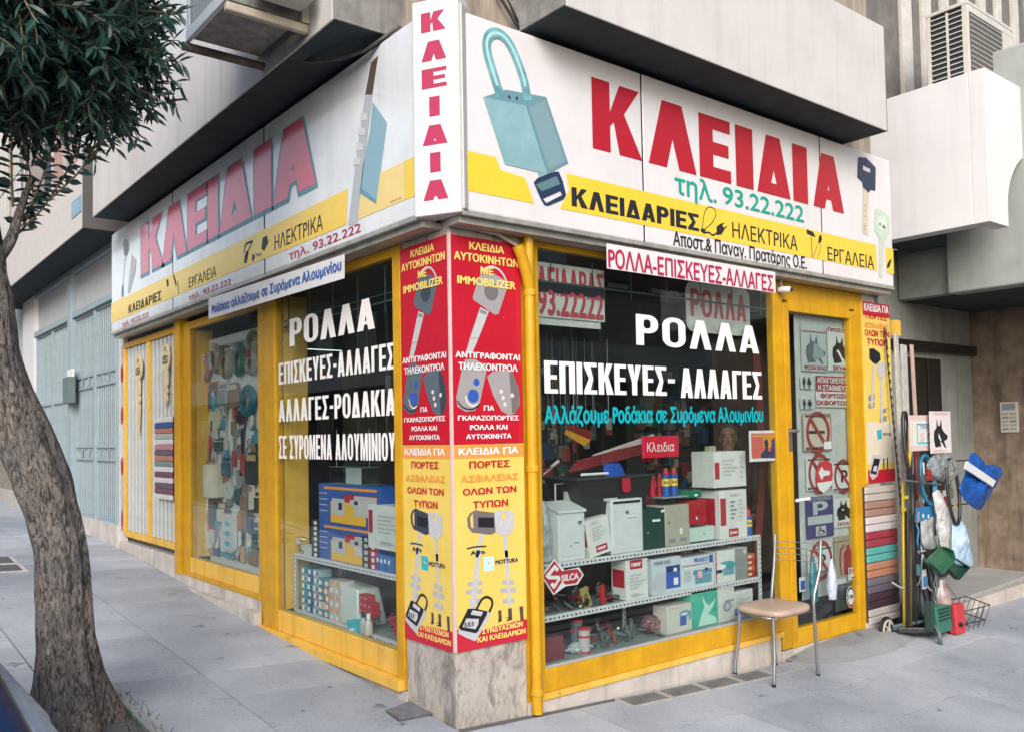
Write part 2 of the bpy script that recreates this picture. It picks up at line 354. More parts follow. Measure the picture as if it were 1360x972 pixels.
for m_, a_, c_ in ((YEL,.30,.30),(YELF,.45,.33),(WHITE_S,.10,0),(STUC,.22,0),(STUC2,.12,0),(CONC,.6,.25),(SILL,.5,.25),(GREYW,.5,0),(BEAMM,.2,0),(FLUT,.4,0),(FLUTL,.35,.25),(SOFF,.5,0),(ALU,.5,.3),(GATE,.25,.25)): weather(m_, a_, c_)
# pavement concrete with stains
def pav_mat(key, c, dk):
    m = mat(key, c, .8, var=.06, scale=1.6, bump=.22, bscale=90, col2=dk)
    nt = m.node_tree; N = nt.nodes.new; L = nt.links.new; b = nt.nodes['Principled BSDF']
    src = b.inputs['Base Color'].links[0].from_socket
    g = N('ShaderNodeNewGeometry')
    v = N('ShaderNodeTexNoise'); v.inputs['Scale'].default_value = 5.5; v.inputs['Detail'].default_value = 3; L(g.outputs['Position'], v.inputs['Vector'])
    r = N('ShaderNodeValToRGB'); r.color_ramp.elements[0].position = .68; r.color_ramp.elements[1].position = .76
    r.color_ramp.elements[0].color = (1,1,1,1); r.color_ramp.elements[1].color = (.48,.485,.5,1); L(v.outputs['Fac'], r.inputs['Fac'])
    n3 = N('ShaderNodeTexNoise'); n3.inputs['Scale'].default_value = .9; n3.inputs['Detail'].default_value = 5; L(g.outputs['Position'], n3.inputs['Vector'])
    r3 = N('ShaderNodeValToRGB'); r3.color_ramp.elements[0].position = .38; r3.color_ramp.elements[1].position = .62
    r3.color_ramp.elements[0].color = (.70,.73,.76,1); r3.color_ramp.elements[1].color = (1,1,1,1); L(n3.outputs['Fac'], r3.inputs['Fac'])
    n4 = N('ShaderNodeTexNoise'); n4.inputs['Scale'].default_value = 70; n4.inputs['Detail'].default_value = 3; L(g.outputs['Position'], n4.inputs['Vector'])
    r4 = N('ShaderNodeValToRGB'); r4.color_ramp.elements[0].position = .3; r4.color_ramp.elements[1].position = .6
    r4.color_ramp.elements[0].color = (.86,.86,.87,1); r4.color_ramp.elements[1].color = (1,1,1,1); L(n4.outputs['Fac'], r4.inputs['Fac'])
    v5 = N('ShaderNodeTexVoronoi'); v5.inputs['Scale'].default_value = 3.4; L(g.outputs['Position'], v5.inputs['Vector'])
    r5 = N('ShaderNodeValToRGB'); r5.color_ramp.elements[0].position = .035; r5.color_ramp.elements[1].position = .06; r5.color_ramp.elements[0].color = (.30,.31,.34,1); r5.color_ramp.elements[1].color = (1,1,1,1); L(v5.outputs['Distance'], r5.inputs['Fac'])
    v6 = N('ShaderNodeTexNoise'); v6.inputs['Scale'].default_value = 1.7; v6.inputs['Detail'].default_value = 10; v6.inputs['Roughness'].default_value = .62; L(g.outputs['Position'], v6.inputs['Vector'])
    r6 = N('ShaderNodeValToRGB'); e = r6.color_ramp.elements; e[0].position = .497; e[1].position = .503; e[0].color = (1,1,1,1); e[1].color = (1,1,1,1); m_ = e.new(.5); m_.color = (.60,.61,.64,1); L(v6.outputs['Fac'], r6.inputs['Fac'])
    oi = N('ShaderNodeObjectInfo'); r7 = N('ShaderNodeMapRange'); r7.inputs['To Min'].default_value = .86; r7.inputs['To Max'].default_value = 1.04; L(oi.outputs['Random'], r7.inputs['Value'])
    for s in (r, r3, r4, r5, r6, r7):
        mx = N('ShaderNodeMix'); mx.data_type = 'RGBA'; mx.blend_type = 'MULTIPLY'; mx.inputs[0].default_value = 1
        L(src, mx.inputs[6]); L(s.outputs[0], mx.inputs[7]); src = mx.outputs[2]
    L(src, b.inputs['Base Color']); return m
PAV = pav_mat('pale_paving_concrete', (.49,.515,.56), (.40,.425,.465))
PAVB = mat('paving_joint_mortar', (.13,.13,.13), .9, var=.15, scale=20)
ASPH = mat('street_asphalt', (.05,.05,.052), .85, var=.2, scale=30, bump=.4)

# ------------------------------------------------------------------ ground, road, pavement
q = MB(); xs = [-60,-30,-14,-8,-4,-2.07,-1,0,1,2.6,4,8,14,30,60]; ys = [-60,-30,-14,-8,-4,-2.45,-1,0,2,4,7,10,14,20,30,60]
def gq(q, x0, y0, x1, y1, dz): q.quad(*[(x, y, gz(x, y)+dz) for x, y in ((x0,y0),(x1,y0),(x1,y1),(x0,y1))])
for i in range(len(xs)-1):
    for j in range(len(ys)-1): gq(q, xs[i], ys[j], xs[i+1], ys[j+1], -.15)
q.out('road', ASPH, kind='structure')
q = MB()
for i in range(5, len(xs)-3):
    for j in range(5, len(ys)-1): 
        if xs[i] >= 0 and ys[j] >= 0: continue
        gq(q, xs[i], ys[j], xs[i+1], ys[j+1], -.012)
pav = q.out('pavement', PAVB, kind='structure')
q = MB()
def strip(q, pts, w, top, bot):
    for (x0,y0),(x1,y1) in zip(pts, pts[1:]):
        dx, dy = x1-x0, y1-y0; l = math.hypot(dx, dy); nx, ny = -dy/l*w, dx/l*w
        q.hexa([(x0,y0,gz(x0,y0)+bot),(x1,y1,gz(x1,y1)+bot),(x1+nx,y1+ny,gz(x1,y1)+bot),(x0+nx,y0+ny,gz(x0,y0)+bot),
                (x0,y0,gz(x0,y0)+top),(x1,y1,gz(x1,y1)+top),(x1+nx,y1+ny,gz(x1,y1)+top),(x0+nx,y0+ny,gz(x0,y0)+top)])
strip(q, [(-2.05,30),(-2.05,7),(-2.05,-2.43),(2.6,-2.43),(30,-2.43)], .15, .004, -.2)
q.out('kerb', mat('kerb_stone', (.34,.34,.34), .8, var=.15), kind='structure')
PIT = (-2.0, .42, -1.30, 1.52)
n = 0
cols = [-1.90,-1.615]+[-.81+.8*k for k in range(0, 14)]
for i in range(len(cols)-1):
    for k in range(-6, 26):
        x0, x1 = cols[i], cols[i+1]; y0 = .97+.52*k; y1 = y0+.52
        if x0 > -.1 and y0 > -.15: continue
        if x0 < -.1 and x0 > -.9: x1 = -.012 if y0 > -.1 else x1
        if y1 > 14: continue
        if x0 > -.1 and y1 > -.07: y1 = -.02
        if y0 > -.1 and False: pass
        if y1 < -2.28 and False: continue
        if y0 < -2.3: continue
        if x0 < -1.3 and y1 > PIT[1]+.1 and y0 < PIT[3]-.1:
            if x1 < -1.35: continue
            x0 = -1.29
        g = random.uniform(.004,.0065); q = MB(); h = random.uniform(-.002, .0025)
        P = [(x0+g,y0+g),(x1-g,y0+g),(x1-g,y1-g),(x0+g,y1-g)]
        q.hexa([(x,y,gz(x,y)-.02) for x,y in P]+[(x,y,gz(x,y)+h) for x,y in P])
        q.out('paving_slab', PAV, pav); n += 1
# tree pit soil
q = MB(); gq(q, *PIT, -.035)
soil = q.out('tree_pit_soil', mat('dry_soil', (.10,.075,.05), .95, var=.3, scale=30, bump=.8), kind='structure')
q = MB()
for (a, b) in (((-1.295,.42),(-1.295,1.52)), ): strip(q, [a, b], .05, .012, -.06)
q.out('tree_pit_edging', mat('kerb_stone', None), kind='structure')
# weeds in the pit
q = MB(); 
for _ in range(260):
    t = random.random(); x = -1.33+random.gauss(0,.03); y = .5+t*.85; z = gz(x, y)-.03
    if noise.noise(Vector((x*9, y*9, 0))) < -.05: continue
    a = random.uniform(0, 6.3); l = random.uniform(.02,.06); dx, dy = math.cos(a)*l*.7, math.sin(a)*l*.7; w_ = .006
    q.quad((x,y,z),(x+w_,y,z),(x+dx+w_*.6,y+dy,z+l),(x+dx,y+dy,z+l))
q.out('weeds', mat('weed_green', (.03,.13,.04), .7, var=.3), kind='stuff')
# worn ramp of mortar in front of the door
q = MB(); F0 = [(2.86,-.02),(2.90,-.15),(3.0,-.24),(3.3,-.33),(3.75,-.36),(4.2,-.30),(4.5,-.1),(4.5,-.02)]
c = (3.7,-.03,gz(3.7,0)+.075)
for a, b in zip(F0, F0[1:]):
    m1 = [(p[0]*.6+c[0]*.4, p[1]*.55+c[1]*.45) for p in (a, b)]
    q.quad((a[0],a[1],gz(*a)+.004),(b[0],b[1],gz(*b)+.004),(m1[1][0],m1[1][1],gz(*m1[1])+.055),(m1[0][0],m1[0][1],gz(*m1[0])+.055))
    q.f.append((len(q.v), len(q.v)+1, len(q.v)+2)); q.v += [(m1[0][0],m1[0][1],gz(*m1[0])+.055),(m1[1][0],m1[1][1],gz(*m1[1])+.055),c]
q.out('mortar_ramp', pav_mat('rough_grey_mortar', (.36,.37,.375), (.27,.28,.285)), kind='structure', smooth=2)

# manhole cover near the corner
P = [(-0.198,0.382,0.078), (-0.215,0.215,0.069), (0.018,0.225,0.057), (0.022,0.468,0.07)]
t = T('drain_cover', 'small dark square cast cover in the pavement beside the marble pillar foot', 'drain cover', P[0])
q = MB(); q.hexa([(x,y,z+.001) for x,y,z in P]+[(x,y,z+.007) for x,y,z in P]); q.out('cover_frame', mat('cast_dark', (.13,.13,.135), .6, var=.2), t)
cx = sum(p[0] for p in P)/4; cy = sum(p[1] for p in P)/4
q = MB(); P2 = [(cx+(x-cx)*.94, cy+(y-cy)*.94, z) for x,y,z in P]
q.hexa([(x,y,z+.002) for x,y,z in P2]+[(x,y,z+.011) for x,y,z in P2]); q.out('cover_plate', mat('cast_grey', (.19,.195,.21), .65, var=.2, scale=30, bump=.6), t)
# row of ventilation grates along the shop base
AA = mat('galvanised_grate', (.30,.325,.34), .5, .6, var=.2)
ALAB = ['first cellar grate at the pillar end of the row under the window','second cellar grate from the pillar, under the red and white tins','third cellar grate from the pillar, in front of the sill joint','fourth cellar grate from the pillar, by the left front chair foot','last cellar grate of the row, under the chair']
for k in range(5):
    x0 = 1.10+.35*k; x1 = x0+.335; y0, y1 = -.215, -.055
    t = T('pavement_grate', ALAB[k], 'grate', (x0, y0, gz(x0,y0)), 'grates along the shop sill')
    q = MB(); e = .012
    for a in ((x0,y0,x1,y0+e),(x0,y1-e,x1,y1),(x0,y0+e,x0+e,y1-e),(x1-e,y0+e,x1,y1-e)):
        q.hexa([(x,y,gz(x,y)-.005) for x,y in ((a[0],a[1]),(a[2],a[1]),(a[2],a[3]),(a[0],a[3]))]+[(x,y,gz(x,y)+.008) for x,y in ((a[0],a[1]),(a[2],a[1]),(a[2],a[3]),(a[0],a[3]))])
    q.out('frame', mat('worn_steel_edge', (.55,.55,.54), .4, .5), t)
    q = MB(); N_ = 20
    for i in range(N_):
        xa = x0+e+(x1-x0-2*e)*(i+.2)/N_; xb = xa+(x1-x0)/N_*.5
        q.hexa([(x,y,gz(x,y)-.002) for x,y in ((xa,y0+e),(xb,y0+e),(xb,y1-e),(xa,y1-e))]+[(x,y,gz(x,y)+.006) for x,y in ((xa,y0+e),(xb,y0+e),(xb,y1-e),(xa,y1-e))])
    for i in range(9):
        ya = y0+e+(y1-y0-2*e)*(i+.3)/9
        q.hexa([(x,y,gz(x,y)-.002) for x,y in ((x0+e,ya),(x1-e,ya),(x1-e,ya+.005),(x0+e,ya+.005))]+[(x,y,gz(x,y)+.004) for x,y in ((x0+e,ya),(x1-e,ya),(x1-e,ya+.005),(x0+e,ya+.005))])
    q.out('grating', AA, t, kind='stuff')
    q = MB(); q.quad(*[(x,y,gz(x,y)+.0015) for x,y in ((x0+e,y0+e),(x1-e,y0+e),(x1-e,y1-e),(x0+e,y1-e))]); q.out('pit', mat('pit_grey',(.07,.075,.08),.9), t)
# grate on the left street pavement
for k,(y0,y1,lab) in enumerate(((5.22,5.62,'nearer half of the floor grating far up the left pavement'),(5.66,6.1,'farther half of the floor grating far up the left pavement'))):
    t = T('cellar_grating', lab, 'grate', (-1.3,y0,gz(-1.3,y0)), 'floor grating on the left pavement')
    q = MB(); q.hexa([(x,y,gz(x,y)) for x,y in ((-1.75,y0),(-1.08,y0),(-1.08,y1),(-1.75,y1))]+[(x,y,gz(x,y)+.006) for x,y in ((-1.75,y0),(-1.08,y0),(-1.08,y1),(-1.75,y1))]); q.out('frame', SILL, t)
    q = MB(); q.hexa([(x,y,gz(x,y)+.001) for x,y in ((-1.71,y0+.04),(-1.12,y0+.04),(-1.12,y1-.04),(-1.71,y1-.04))]+[(x,y,gz(x,y)+.010) for x,y in ((-1.71,y0+.04),(-1.12,y0+.04),(-1.12,y1-.04),(-1.71,y1-.04))]); q.out('grating', mat('dark_grating',(.13,.14,.15),.6,.3,var=.3,scale=60), t)

# ------------------------------------------------------------------ the shop building
B = T('corner_shop_building', 'corner key shop building with yellow framed display windows and a grey marble corner pillar', 'building', (0,0,0))
PX = .478
MB().box(0,0,-.15,PX,PX,3.0).out('corner_pillar', MARB, B, bevel=.004)
q = MB(); q.prism(Fr((0,0,3.0),(1,0,0),(0,0,1),(0,1,0)), [(0,0),(4.36,0),(4.36,.3),(.3,.3),(.3,6.35),(0,6.35)], 0, .81); q.out('frieze', CONC, B)
# upper marble corner
MB().box(.0,.0,3.81,.47,.41,6.2).out('upper_corner_pillar', mat('beige_pitted_marble',(.42,.36,.29),.5,var=.35,scale=7,col2=(.16,.125,.10),streak=True,bump=.3), B)
MB().box(.47,.02,3.81,4.36,.3,6.2).out('upper_wall', mat('beige_pitted_marble',None), B)
MB().box(.02,.41,3.81,.3,6.35,6.2).out('upper_wall', mat('pale_blue_render',(.50,.54,.57),.8,var=.05), B)
# balconies with solid parapets
def balc(F, a0, a1, d, z0, z1, m, nm='balcony'):
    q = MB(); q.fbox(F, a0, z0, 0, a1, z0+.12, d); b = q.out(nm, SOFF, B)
    q = MB(); q.fbox(F, a0, z0+.001, d, a1, z1, d+.012); q.out('parapet', m, b, bevel=.006)
    for aa, bb in ((a0-.012, a0),(a1, a1+.012)):
        q = MB(); q.fbox(F, aa, z0+.002, .0, bb, z1-.002, d+.010); q.out('end_panel', CONC if d < 1 else m, b)
    return b
balc(RF, .46, 3.746, .441, 3.81, 4.62, STUC)
balc(LF, .41, 5.60, .441, 3.81, 4.56, STUC)
# floor, ceiling and rear walls of the shop interior
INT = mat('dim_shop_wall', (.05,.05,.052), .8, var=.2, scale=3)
weather(TRAV, .8, .30, 4, (.35,.33,.32), (.07,.05,.04))
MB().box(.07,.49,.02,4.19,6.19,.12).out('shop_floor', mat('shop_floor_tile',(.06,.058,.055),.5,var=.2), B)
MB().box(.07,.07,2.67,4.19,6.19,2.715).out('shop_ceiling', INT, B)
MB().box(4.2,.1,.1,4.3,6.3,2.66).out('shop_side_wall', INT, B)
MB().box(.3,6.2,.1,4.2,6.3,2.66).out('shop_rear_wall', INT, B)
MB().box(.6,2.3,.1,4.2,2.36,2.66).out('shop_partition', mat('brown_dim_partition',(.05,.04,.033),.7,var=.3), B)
MB().box(4.30,0,-.2,4.36,6.3,3.0).out('outer_end_wall', GREYW, B)
# base courses
q = MB(); q.hexa([(.478,-.004,-.1),(2.84,-.004,-.2),(2.84,.06,-.2),(.478,.06,-.1),(.478,-.004,.068),(2.84,-.004,.068),(2.84,.06,.068),(.478,.06,.068)])
for a, b_ in ((.482,1.655),(1.659,2.84)):
    q = MB(); q.box(a,-.006,-.2,b_,.07,.068); q.out('sill_slab', SILL, B, bevel=.003)
MB().box(2.85,-.012,-.2,4.28,.1,-.037).out('sill_slab', SILL, B, bevel=.003)
MB().box(3.98,-.02,-.2,4.30,.1,.0).out('sill_slab', SILL, B, bevel=.003)
for a, b_, tp in ((.4785,1.5,.125),(1.504,2.53,.135)):
    MB().box(-.008,a,-.1,.1,b_,tp).out('base_slab', SILL, B, bevel=.003)
for a, b_ in ((2.534,3.4),(3.404,4.42),(4.424,5.3),(5.304,6.35)):
    q = MB(); tp = .36 if a < 4.4 else .50
    q.box(-.006,a,-.1,.1,b_,tp); q.out('base_slab', SILL, B, bevel=.003)
MB().box(-.07,2.5,-.1,-.007,4.4,.28).out('base_step', SILL, B, bevel=.004)

def frame(F, parent, a0, z0, a1, z1, m, nm, d0=-.05, d1=0.0, bv=.004):
    q = MB(); q.fbox(F, min(a0,a1), z0, d0, max(a0,a1), z1, d1); return q.out(nm, m, parent, bevel=bv)
# right window ---------------------------------------------------
g1 = .612; g3 = 2.868
W1 = MB().fbox(RF, .548, .072, -.06, g1, 2.66, .006).out('window', YEL, B, bevel=.004)
frame(RF, W1, .479, .05, .547, 2.66, YEL, 'frame_strip', -.06, -.012)
frame(RF, W1, 2.868, -.03, 2.985, 2.66, YEL, 'frame_post', -.06, .004)
frame(RF, W1, g1, 2.625, g3, 2.66, YEL, 'frame_head')
frame(RF, W1, g1, .105, g3, .236, YEL, 'frame_sill_rail', -.06, .0)
frame(RF, W1, .548, .068, 2.868, .104, YELF, 'frame_ledge', -.06, .018)
frame(RF, W1, g1, .237, g3, .252, mat('grey_rubber',(.35,.36,.36),.6), 'gasket', -.02, .002, 0)
q = MB(); q.fbox(RF, g1, .25, -.014, g3, 2.626, -.010); q.out('pane', GLASS, W1)
# door ------------------------------------------------------------
D0 = 2.985
Dr = MB().fbox(RF, D0, -.035, -.05, 3.05, 2.50, .012).out('door', YEL, B, bevel=.004)
frame(RF, Dr, 3.892, -.035, 3.985, 2.50, YEL, 'door_stile', -.05, .012)
frame(RF, Dr, 3.05, 2.44, 3.892, 2.52, YEL, 'door_rail', -.05, .010)
frame(RF, Dr, 3.05, -.034, 3.892, .10, YEL, 'door_rail', -.05, .010)
q = MB(); q.fbox(RF, 3.05, .10, -.018, 3.892, 2.44, -.014); q.out('pane', GLASS, Dr)
q = MB(); q.tube([RF.P(3.02,1.55,.012),RF.P(3.02,1.55,.05),RF.P(3.06,1.55,.055)], .012, 8); q.fbox(RF, 3.0, 1.40, .0125, 3.04, 1.57, .016); q.out('handle', STEEL, Dr, smooth=True)
q = MB(); q.tube([RF.P(3.02,1.04,.05),RF.P(3.18,1.045,.05)], .012, 8); q.out('pull_bar', I_WHT, Dr, smooth=True)
frame(RF, B, 3.99, -.02, 4.10, 2.66, YEL, 'door_jamb', -.06, .0)
frame(RF, B, 2.985, 2.52, 3.99, 2.66, YEL, 'door_head', -.06, .0)
frame(RF, B, 4.10, -.1, 4.36, 2.72, STUC, 'end_pier', -.1, -.004)
# left shop front --------------------------------------------------
W2 = MB().fbox(LF, .495, .13, -.06, .577, 2.66, .006).out('window', YEL, B, bevel=.004)
frame(LF, W2, 2.245, .189, 2.455, 2.66, YEL, 'frame_post', -.06, .006)
frame(LF, W2, .577, 2.60, 2.235, 2.66, YEL, 'frame_head')
frame(LF, W2, .577, .19, 2.235, .334, YELF, 'frame_sill_rail', -.06, .0)
frame(LF, W2, .50, .128, 2.53, .188, YELF, 'frame_ledge', -.06, .045)
q = MB(); q.fbox(LF, .577, .334, -.014, 2.235, 2.60, -.010); q.out('pane', GLASS, W2)
q = MB(); q.fbox(LF, 2.10, .334, -.25, 2.234, 2.60, -.02) if False else q.fbox(LF, 2.215, .334, -.24, 2.236, 2.60, -.06); q.out('reveal', YELF, W2)
W3 = MB().fbox(LF, 2.456, .36, -.06, 2.56, 2.62, .002).out('window', YEL, B, bevel=.004)
frame(LF, W3, 4.10, .36, 4.26, 2.62, YEL, 'frame_post', -.06, .004)
frame(LF, W3, 2.56, 2.55, 4.10, 2.62, YEL, 'frame_head')
frame(LF, W3, 2.56, .40, 4.10, .53, YELF, 'frame_sill_rail', -.06, .0)
frame(LF, W3, 2.53, .362, 4.10, .40, YEL, 'frame_ledge', -.06, .012)
q = MB(); q.fbox(LF, 2.56, .53, -.014, 4.10, 2.55, -.010); q.out('pane', GLASS, W3)
q = MB(); q.fbox(LF, 4.08, .53, -.2, 4.099, 2.55, -.06); q.out('reveal', YELF, W3)
q = MB(); q.fbox(LF, 2.456, .13, -.06, 2.53, .36, -.001); q.out('frame_foot', YEL, W3)
# yellow post + white shutter section
frame(LF, B, 4.30, .36, 4.44, 2.68, YEL, 'frame_post', -.06, .03)
S4 = MB().fbox(LF, 4.44, .56, -.04, 4.50, 2.62, .012).out('shutter_frame', YEL, B, bevel=.003)
frame(LF, S4, 4.50, .56, 6.20, .62, YELF, 'bottom_rail', -.04, .012)
frame(LF, S4, 4.50, 2.56, 6.20, 2.62, YEL, 'top_rail', -.04, .012)
frame(LF, S4, 6.14, .62, 6.20, 2.56, YELF, 'stile', -.04, .012)
frame(LF, S4, 5.28, .62, 5.34, 2.56, YELF, 'stile', -.04, .012)
SLT = mat('white_shutter_slat', (.52,.54,.53), .5, var=.08)
for a0, a1 in ((4.53,5.26),(5.37,6.12)):
    for k in range(6):
        a = a0+(a1-a0)*(k+.5)/6; q = MB(); q.fbox(LF, a-.032, .62, -.03, a+.032, 2.56, -.005); q.out('slat', SLT, S4, bevel=.006, seg=1)
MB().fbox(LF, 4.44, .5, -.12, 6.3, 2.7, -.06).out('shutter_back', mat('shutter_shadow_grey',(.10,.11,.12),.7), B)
# narrow white post with red key marks
P5 = MB().fbox(LF, 6.21, .45, -.04, 6.40, 2.72, .004).out('end_post', mat('white_enamel',(.66,.65,.65),.5,var=.08), B)
for z in (2.3, 1.85, 1.30):
    poly(LF, disc((6.27,z), .045, .10), .007, I_RED, P5, 'painted_key')
q = MB(); q.prism(LF, [(6.262,.7),(6.28,.7),(6.28,1.22),(6.262,1.22)], None, .007); q.prism(LF, disc((6.27,.72),.035,.12), None, .007); q.prism(LF,[(6.262,1.9),(6.28,1.9),(6.26,2.6),(6.245,2.6)],None,.007); q.out('painted_key', I_RED, P5)

# ------------------------------------------------------------------ fascia signs
DS = .15
SR = T('fascia_sign', 'white shop sign over the right window with deep red letters and a blue padlock', 'sign', (1.5,-.1,2.69))
def sign_box(F, a0, a1, parent, joints, m):
    xs_ = [a0]+joints+[a1]
    for x, y in zip(xs_, xs_[1:]):
        q = MB(); q.fbox(F, x+.002, 2.716, .03, y-.002, 3.772, DS-.001); q.out('sign_panel', m, parent, bevel=.012, seg=3)
    for j in joints: q = MB(); q.fbox(F, j-.002, 2.72, .05, j+.002, 3.768, DS-.0005); q.out('joint_seam', I_BLK, parent)
    q = MB(); q.fbox(F, a0-.002, 2.694, .03, a1+.004, 2.718, DS+.004); q.out('bottom_trim', ALU, parent, bevel=.002)
    q = MB(); q.fbox(F, a0, 2.66, -.0, a1, 2.693, DS-.03); q.out('mounting_rail', ALU, parent)
sign_box(RF, -.018, 4.349, SR, [(1.355,3.056)[0], (3.309,3.088)[0]], WHITE_S)
e1 = DS+.0012; e2 = DS+.0024; e3 = DS+.0036
ZB0, ZB1 = 2.824, 3.034
kz = (.15,3.7375,610,30,'R')
# yellow stripe, cut out round the padlock and the pale key
q = MB()
q.prism(RF, [(-.018,ZB0),([(0.47,2.818)][0][0],ZB0),[(0.406,2.957)][0],[(0.239,2.969)][0],([(0.209,3.023)][0][0],ZB1),(-.018,ZB1)], None, e1)
q.prism(RF, [([(0.66,2.818)][0][0]+.0,ZB0),((4.079,2.916)[0],ZB0),((4.079,2.916)[0],ZB1),([(0.712,3.04)][0][0],ZB1),[(0.733,2.945)][0]], None, e1)
q.prism(RF, [((4.231,2.902)[0],ZB0),(4.349,ZB0),(4.349,ZB1),((4.231,2.902)[0],ZB1)], None, e1)
q.out('yellow_stripe', I_SGY, SR)
RL = [('Κ',784,852),('Λ',860.5,924),('Ε',927.5,970),('Ι',976,1000.5),('Δ',1005,1050),('Ι',1053,1072.5),('Α',1079.5,1120)]
XR = [((0.926,3.431)[0],(1.346,3.382)[0]),((1.404,3.393)[0],(1.858,3.386)[0]),((1.893,3.392)[0],(2.218,3.377)[0]),((2.276,3.387)[0],(2.468,3.369)[0]),((2.511,3.377)[0],(2.906,3.364)[0]),((2.944,3.37)[0],(3.13,3.345)[0]),((3.199,3.356)[0],(3.616,3.365)[0])]
for (c,_,_),(a,b) in zip(RL, XR): text(RF, c, (a,3.222), (b,3.645), e2, I_SRED, SR, 'heavy', v=.235 if c != 'Ι' else .2, h=.2, name='letter')
text(RF, 'τηλ.', *((1.639,3.029),(2.059,3.206)), e2, I_GRN, SR, off=.015)
text(RF, '93.22.222', *((2.124,3.074),(3.068,3.195)), e2, I_GRN, SR, off=.015)
text(RF, 'ΚΛΕΙΔΑΡΙΕΣ', *((0.749,2.852),(1.868,2.963)), e2, I_BLK, SR, 'heavy', v=.21, h=.19, gap=.07)
text(RF, 'ΗΛΕΚΤΡΙΚΑ', *((2.215,2.857),(2.975,2.965)), e2, I_BLK, SR, off=.008)
text(RF, 'ΕΡΓΑΛΕΙΑ', *((3.366,2.831),(4.034,2.936)), e2, I_BLK, SR, off=.008)
text(RF, 'Αποστ.& Παναγ. Πρατάρης Ο.Ε.', *((1.612,2.708),(3.087,2.828)), e2, I_BLK, SR, off=.02)
# padlock picture
LK1 = mat('ink_lock_face', (.26,.42,.46), .3, var=.22, scale=3.5, col2=(.16,.32,.36)); LK2 = flat('lock_side', (.19,.31,.35)); LK3 = flat('lock_top', (.13,.27,.32)); LK4 = mat('ink_shackle', (.20,.48,.54), .3, var=.3, scale=9); LK5 = flat('shackle_light', (.40,.64,.67))
poly(RF, [(0.13,3.34),(0.42,3.359),(0.568,3.004),(0.268,3.006)], e2, LK1, SR, 'padlock_picture')
poly(RF, [(0.13,3.34),(0.284,3.416),(0.572,3.442),(0.42,3.359)], e2, LK3, SR, 'padlock_picture')
poly(RF, [(0.42,3.359),(0.572,3.442),(0.729,3.095),(0.568,3.004)], e2, LK3, SR, 'padlock_picture')
poly(RF, [(0.442,3.353),(0.562,3.419),(0.705,3.1),(0.579,3.029)], e3, LK2, SR, 'padlock_picture')
def ribbon(F, pts, w_, d, m, parent, name, mb=None):
    L_ = []; R2 = []
    for i, p in enumerate(pts):
        a = pts[max(0,i-1)]; b = pts[min(len(pts)-1,i+1)]; dx, dz = b[0]-a[0], b[1]-a[1]; l = math.hypot(dx, dz) or 1
        ww = w_[i] if isinstance(w_, list) else w_
        L_.append((p[0]-dz/l*ww/2, p[1]+dx/l*ww/2)); R2.append((p[0]+dz/l*ww/2, p[1]-dx/l*ww/2))
    q = mb or MB()
    for i in range(len(pts)-1):
        q.quad(F.P(*L_[i],d), F.P(*L_[i+1],d), F.P(*R2[i+1],d), F.P(*R2[i],d))
    return q if mb else q.out(name, m, parent)
def smooth_pts(p, n=5):
    o = []
    for i in range(len(p)-1):
        p0 = p[max(0,i-1)]; p1 = p[i]; p2 = p[i+1]; p3 = p[min(len(p)-1,i+2)]
        for k in range(n):
            t = k/n; o.append(tuple(.5*((2*b)+(-a+c)*t+(2*a-5*b+4*c-d)*t*t+(-a+3*b-3*c+d)*t**3) for a,b,c,d in zip(p0,p1,p2,p3)))
    return o+[p[-1]]
SHK = [(0.248,3.37),(0.206,3.469),(0.165,3.579),(0.16,3.649),(0.194,3.698),(0.256,3.711),(0.317,3.674),(0.372,3.588),(0.415,3.487),(0.436,3.392)]
ribbon(RF, smooth_pts(SHK), .058, e3, LK4, SR, 'padlock_picture')
ribbon(RF, smooth_pts(SHK)[3:-4], .018, e3+.001, LK5, SR, 'padlock_picture')
for c in [(0.305,3.381),(0.358,3.386)]: poly(RF, disc(c,.008,.009,10), e3+.001, I_BLK, SR, 'padlock_picture')
poly(RF, [(0.501,3.0),(0.563,3.006),(0.574,2.965),(0.515,2.949)], e2, LK1, SR, 'padlock_picture')
poly(RF, [[(0.468,2.941),(0.493,2.968),(0.621,3.028),(0.654,3.033),(0.683,2.983),(0.706,2.908),(0.685,2.88),(0.57,2.826),(0.541,2.826),(0.512,2.864)], [(0.53,2.86),(0.663,2.925),(0.675,2.903),(0.556,2.839)]], e3, I_NAV, SR, 'key_head_picture')
poly(RF, [(0.482,2.931),(0.635,3.004),(0.664,2.963),(0.521,2.899)], e3+.001, flat('key_sheen',(.10,.19,.22)), SR, 'key_head_picture')
# keys at the right end
poly(RF, [[(3.848,3.71),(3.969,3.727),(4.113,3.673),(4.096,3.477),(4.024,3.474),(3.989,3.443),(3.907,3.474),(3.898,3.516),(3.826,3.541)], [(3.918,3.657),(4.03,3.646),(4.021,3.612),(3.916,3.619)]], e2, I_NAV, SR, 'dark_key_picture')
poly(RF, [(3.907,3.474),(3.991,3.444),(3.957,3.091),(3.879,3.109)], e2, flat('brass_blade',(.60,.52,.40)), SR, 'dark_key_picture')
q = MB()
for c in [(3.933,3.334),(3.93,3.29),(3.927,3.246),(3.91,3.163),(3.913,3.138)]: q.prism(RF, disc(c,.006,.008,8), None, e3)
q.out('dark_key_picture', I_BRN, SR)
poly(RF, [(4.086,3.326),(4.123,3.339),(4.183,3.333),(4.303,3.293),(4.298,3.144),(4.221,3.089),(4.131,3.091),(4.058,3.157)], e2, I_PGRN, SR, 'pale_key_picture')
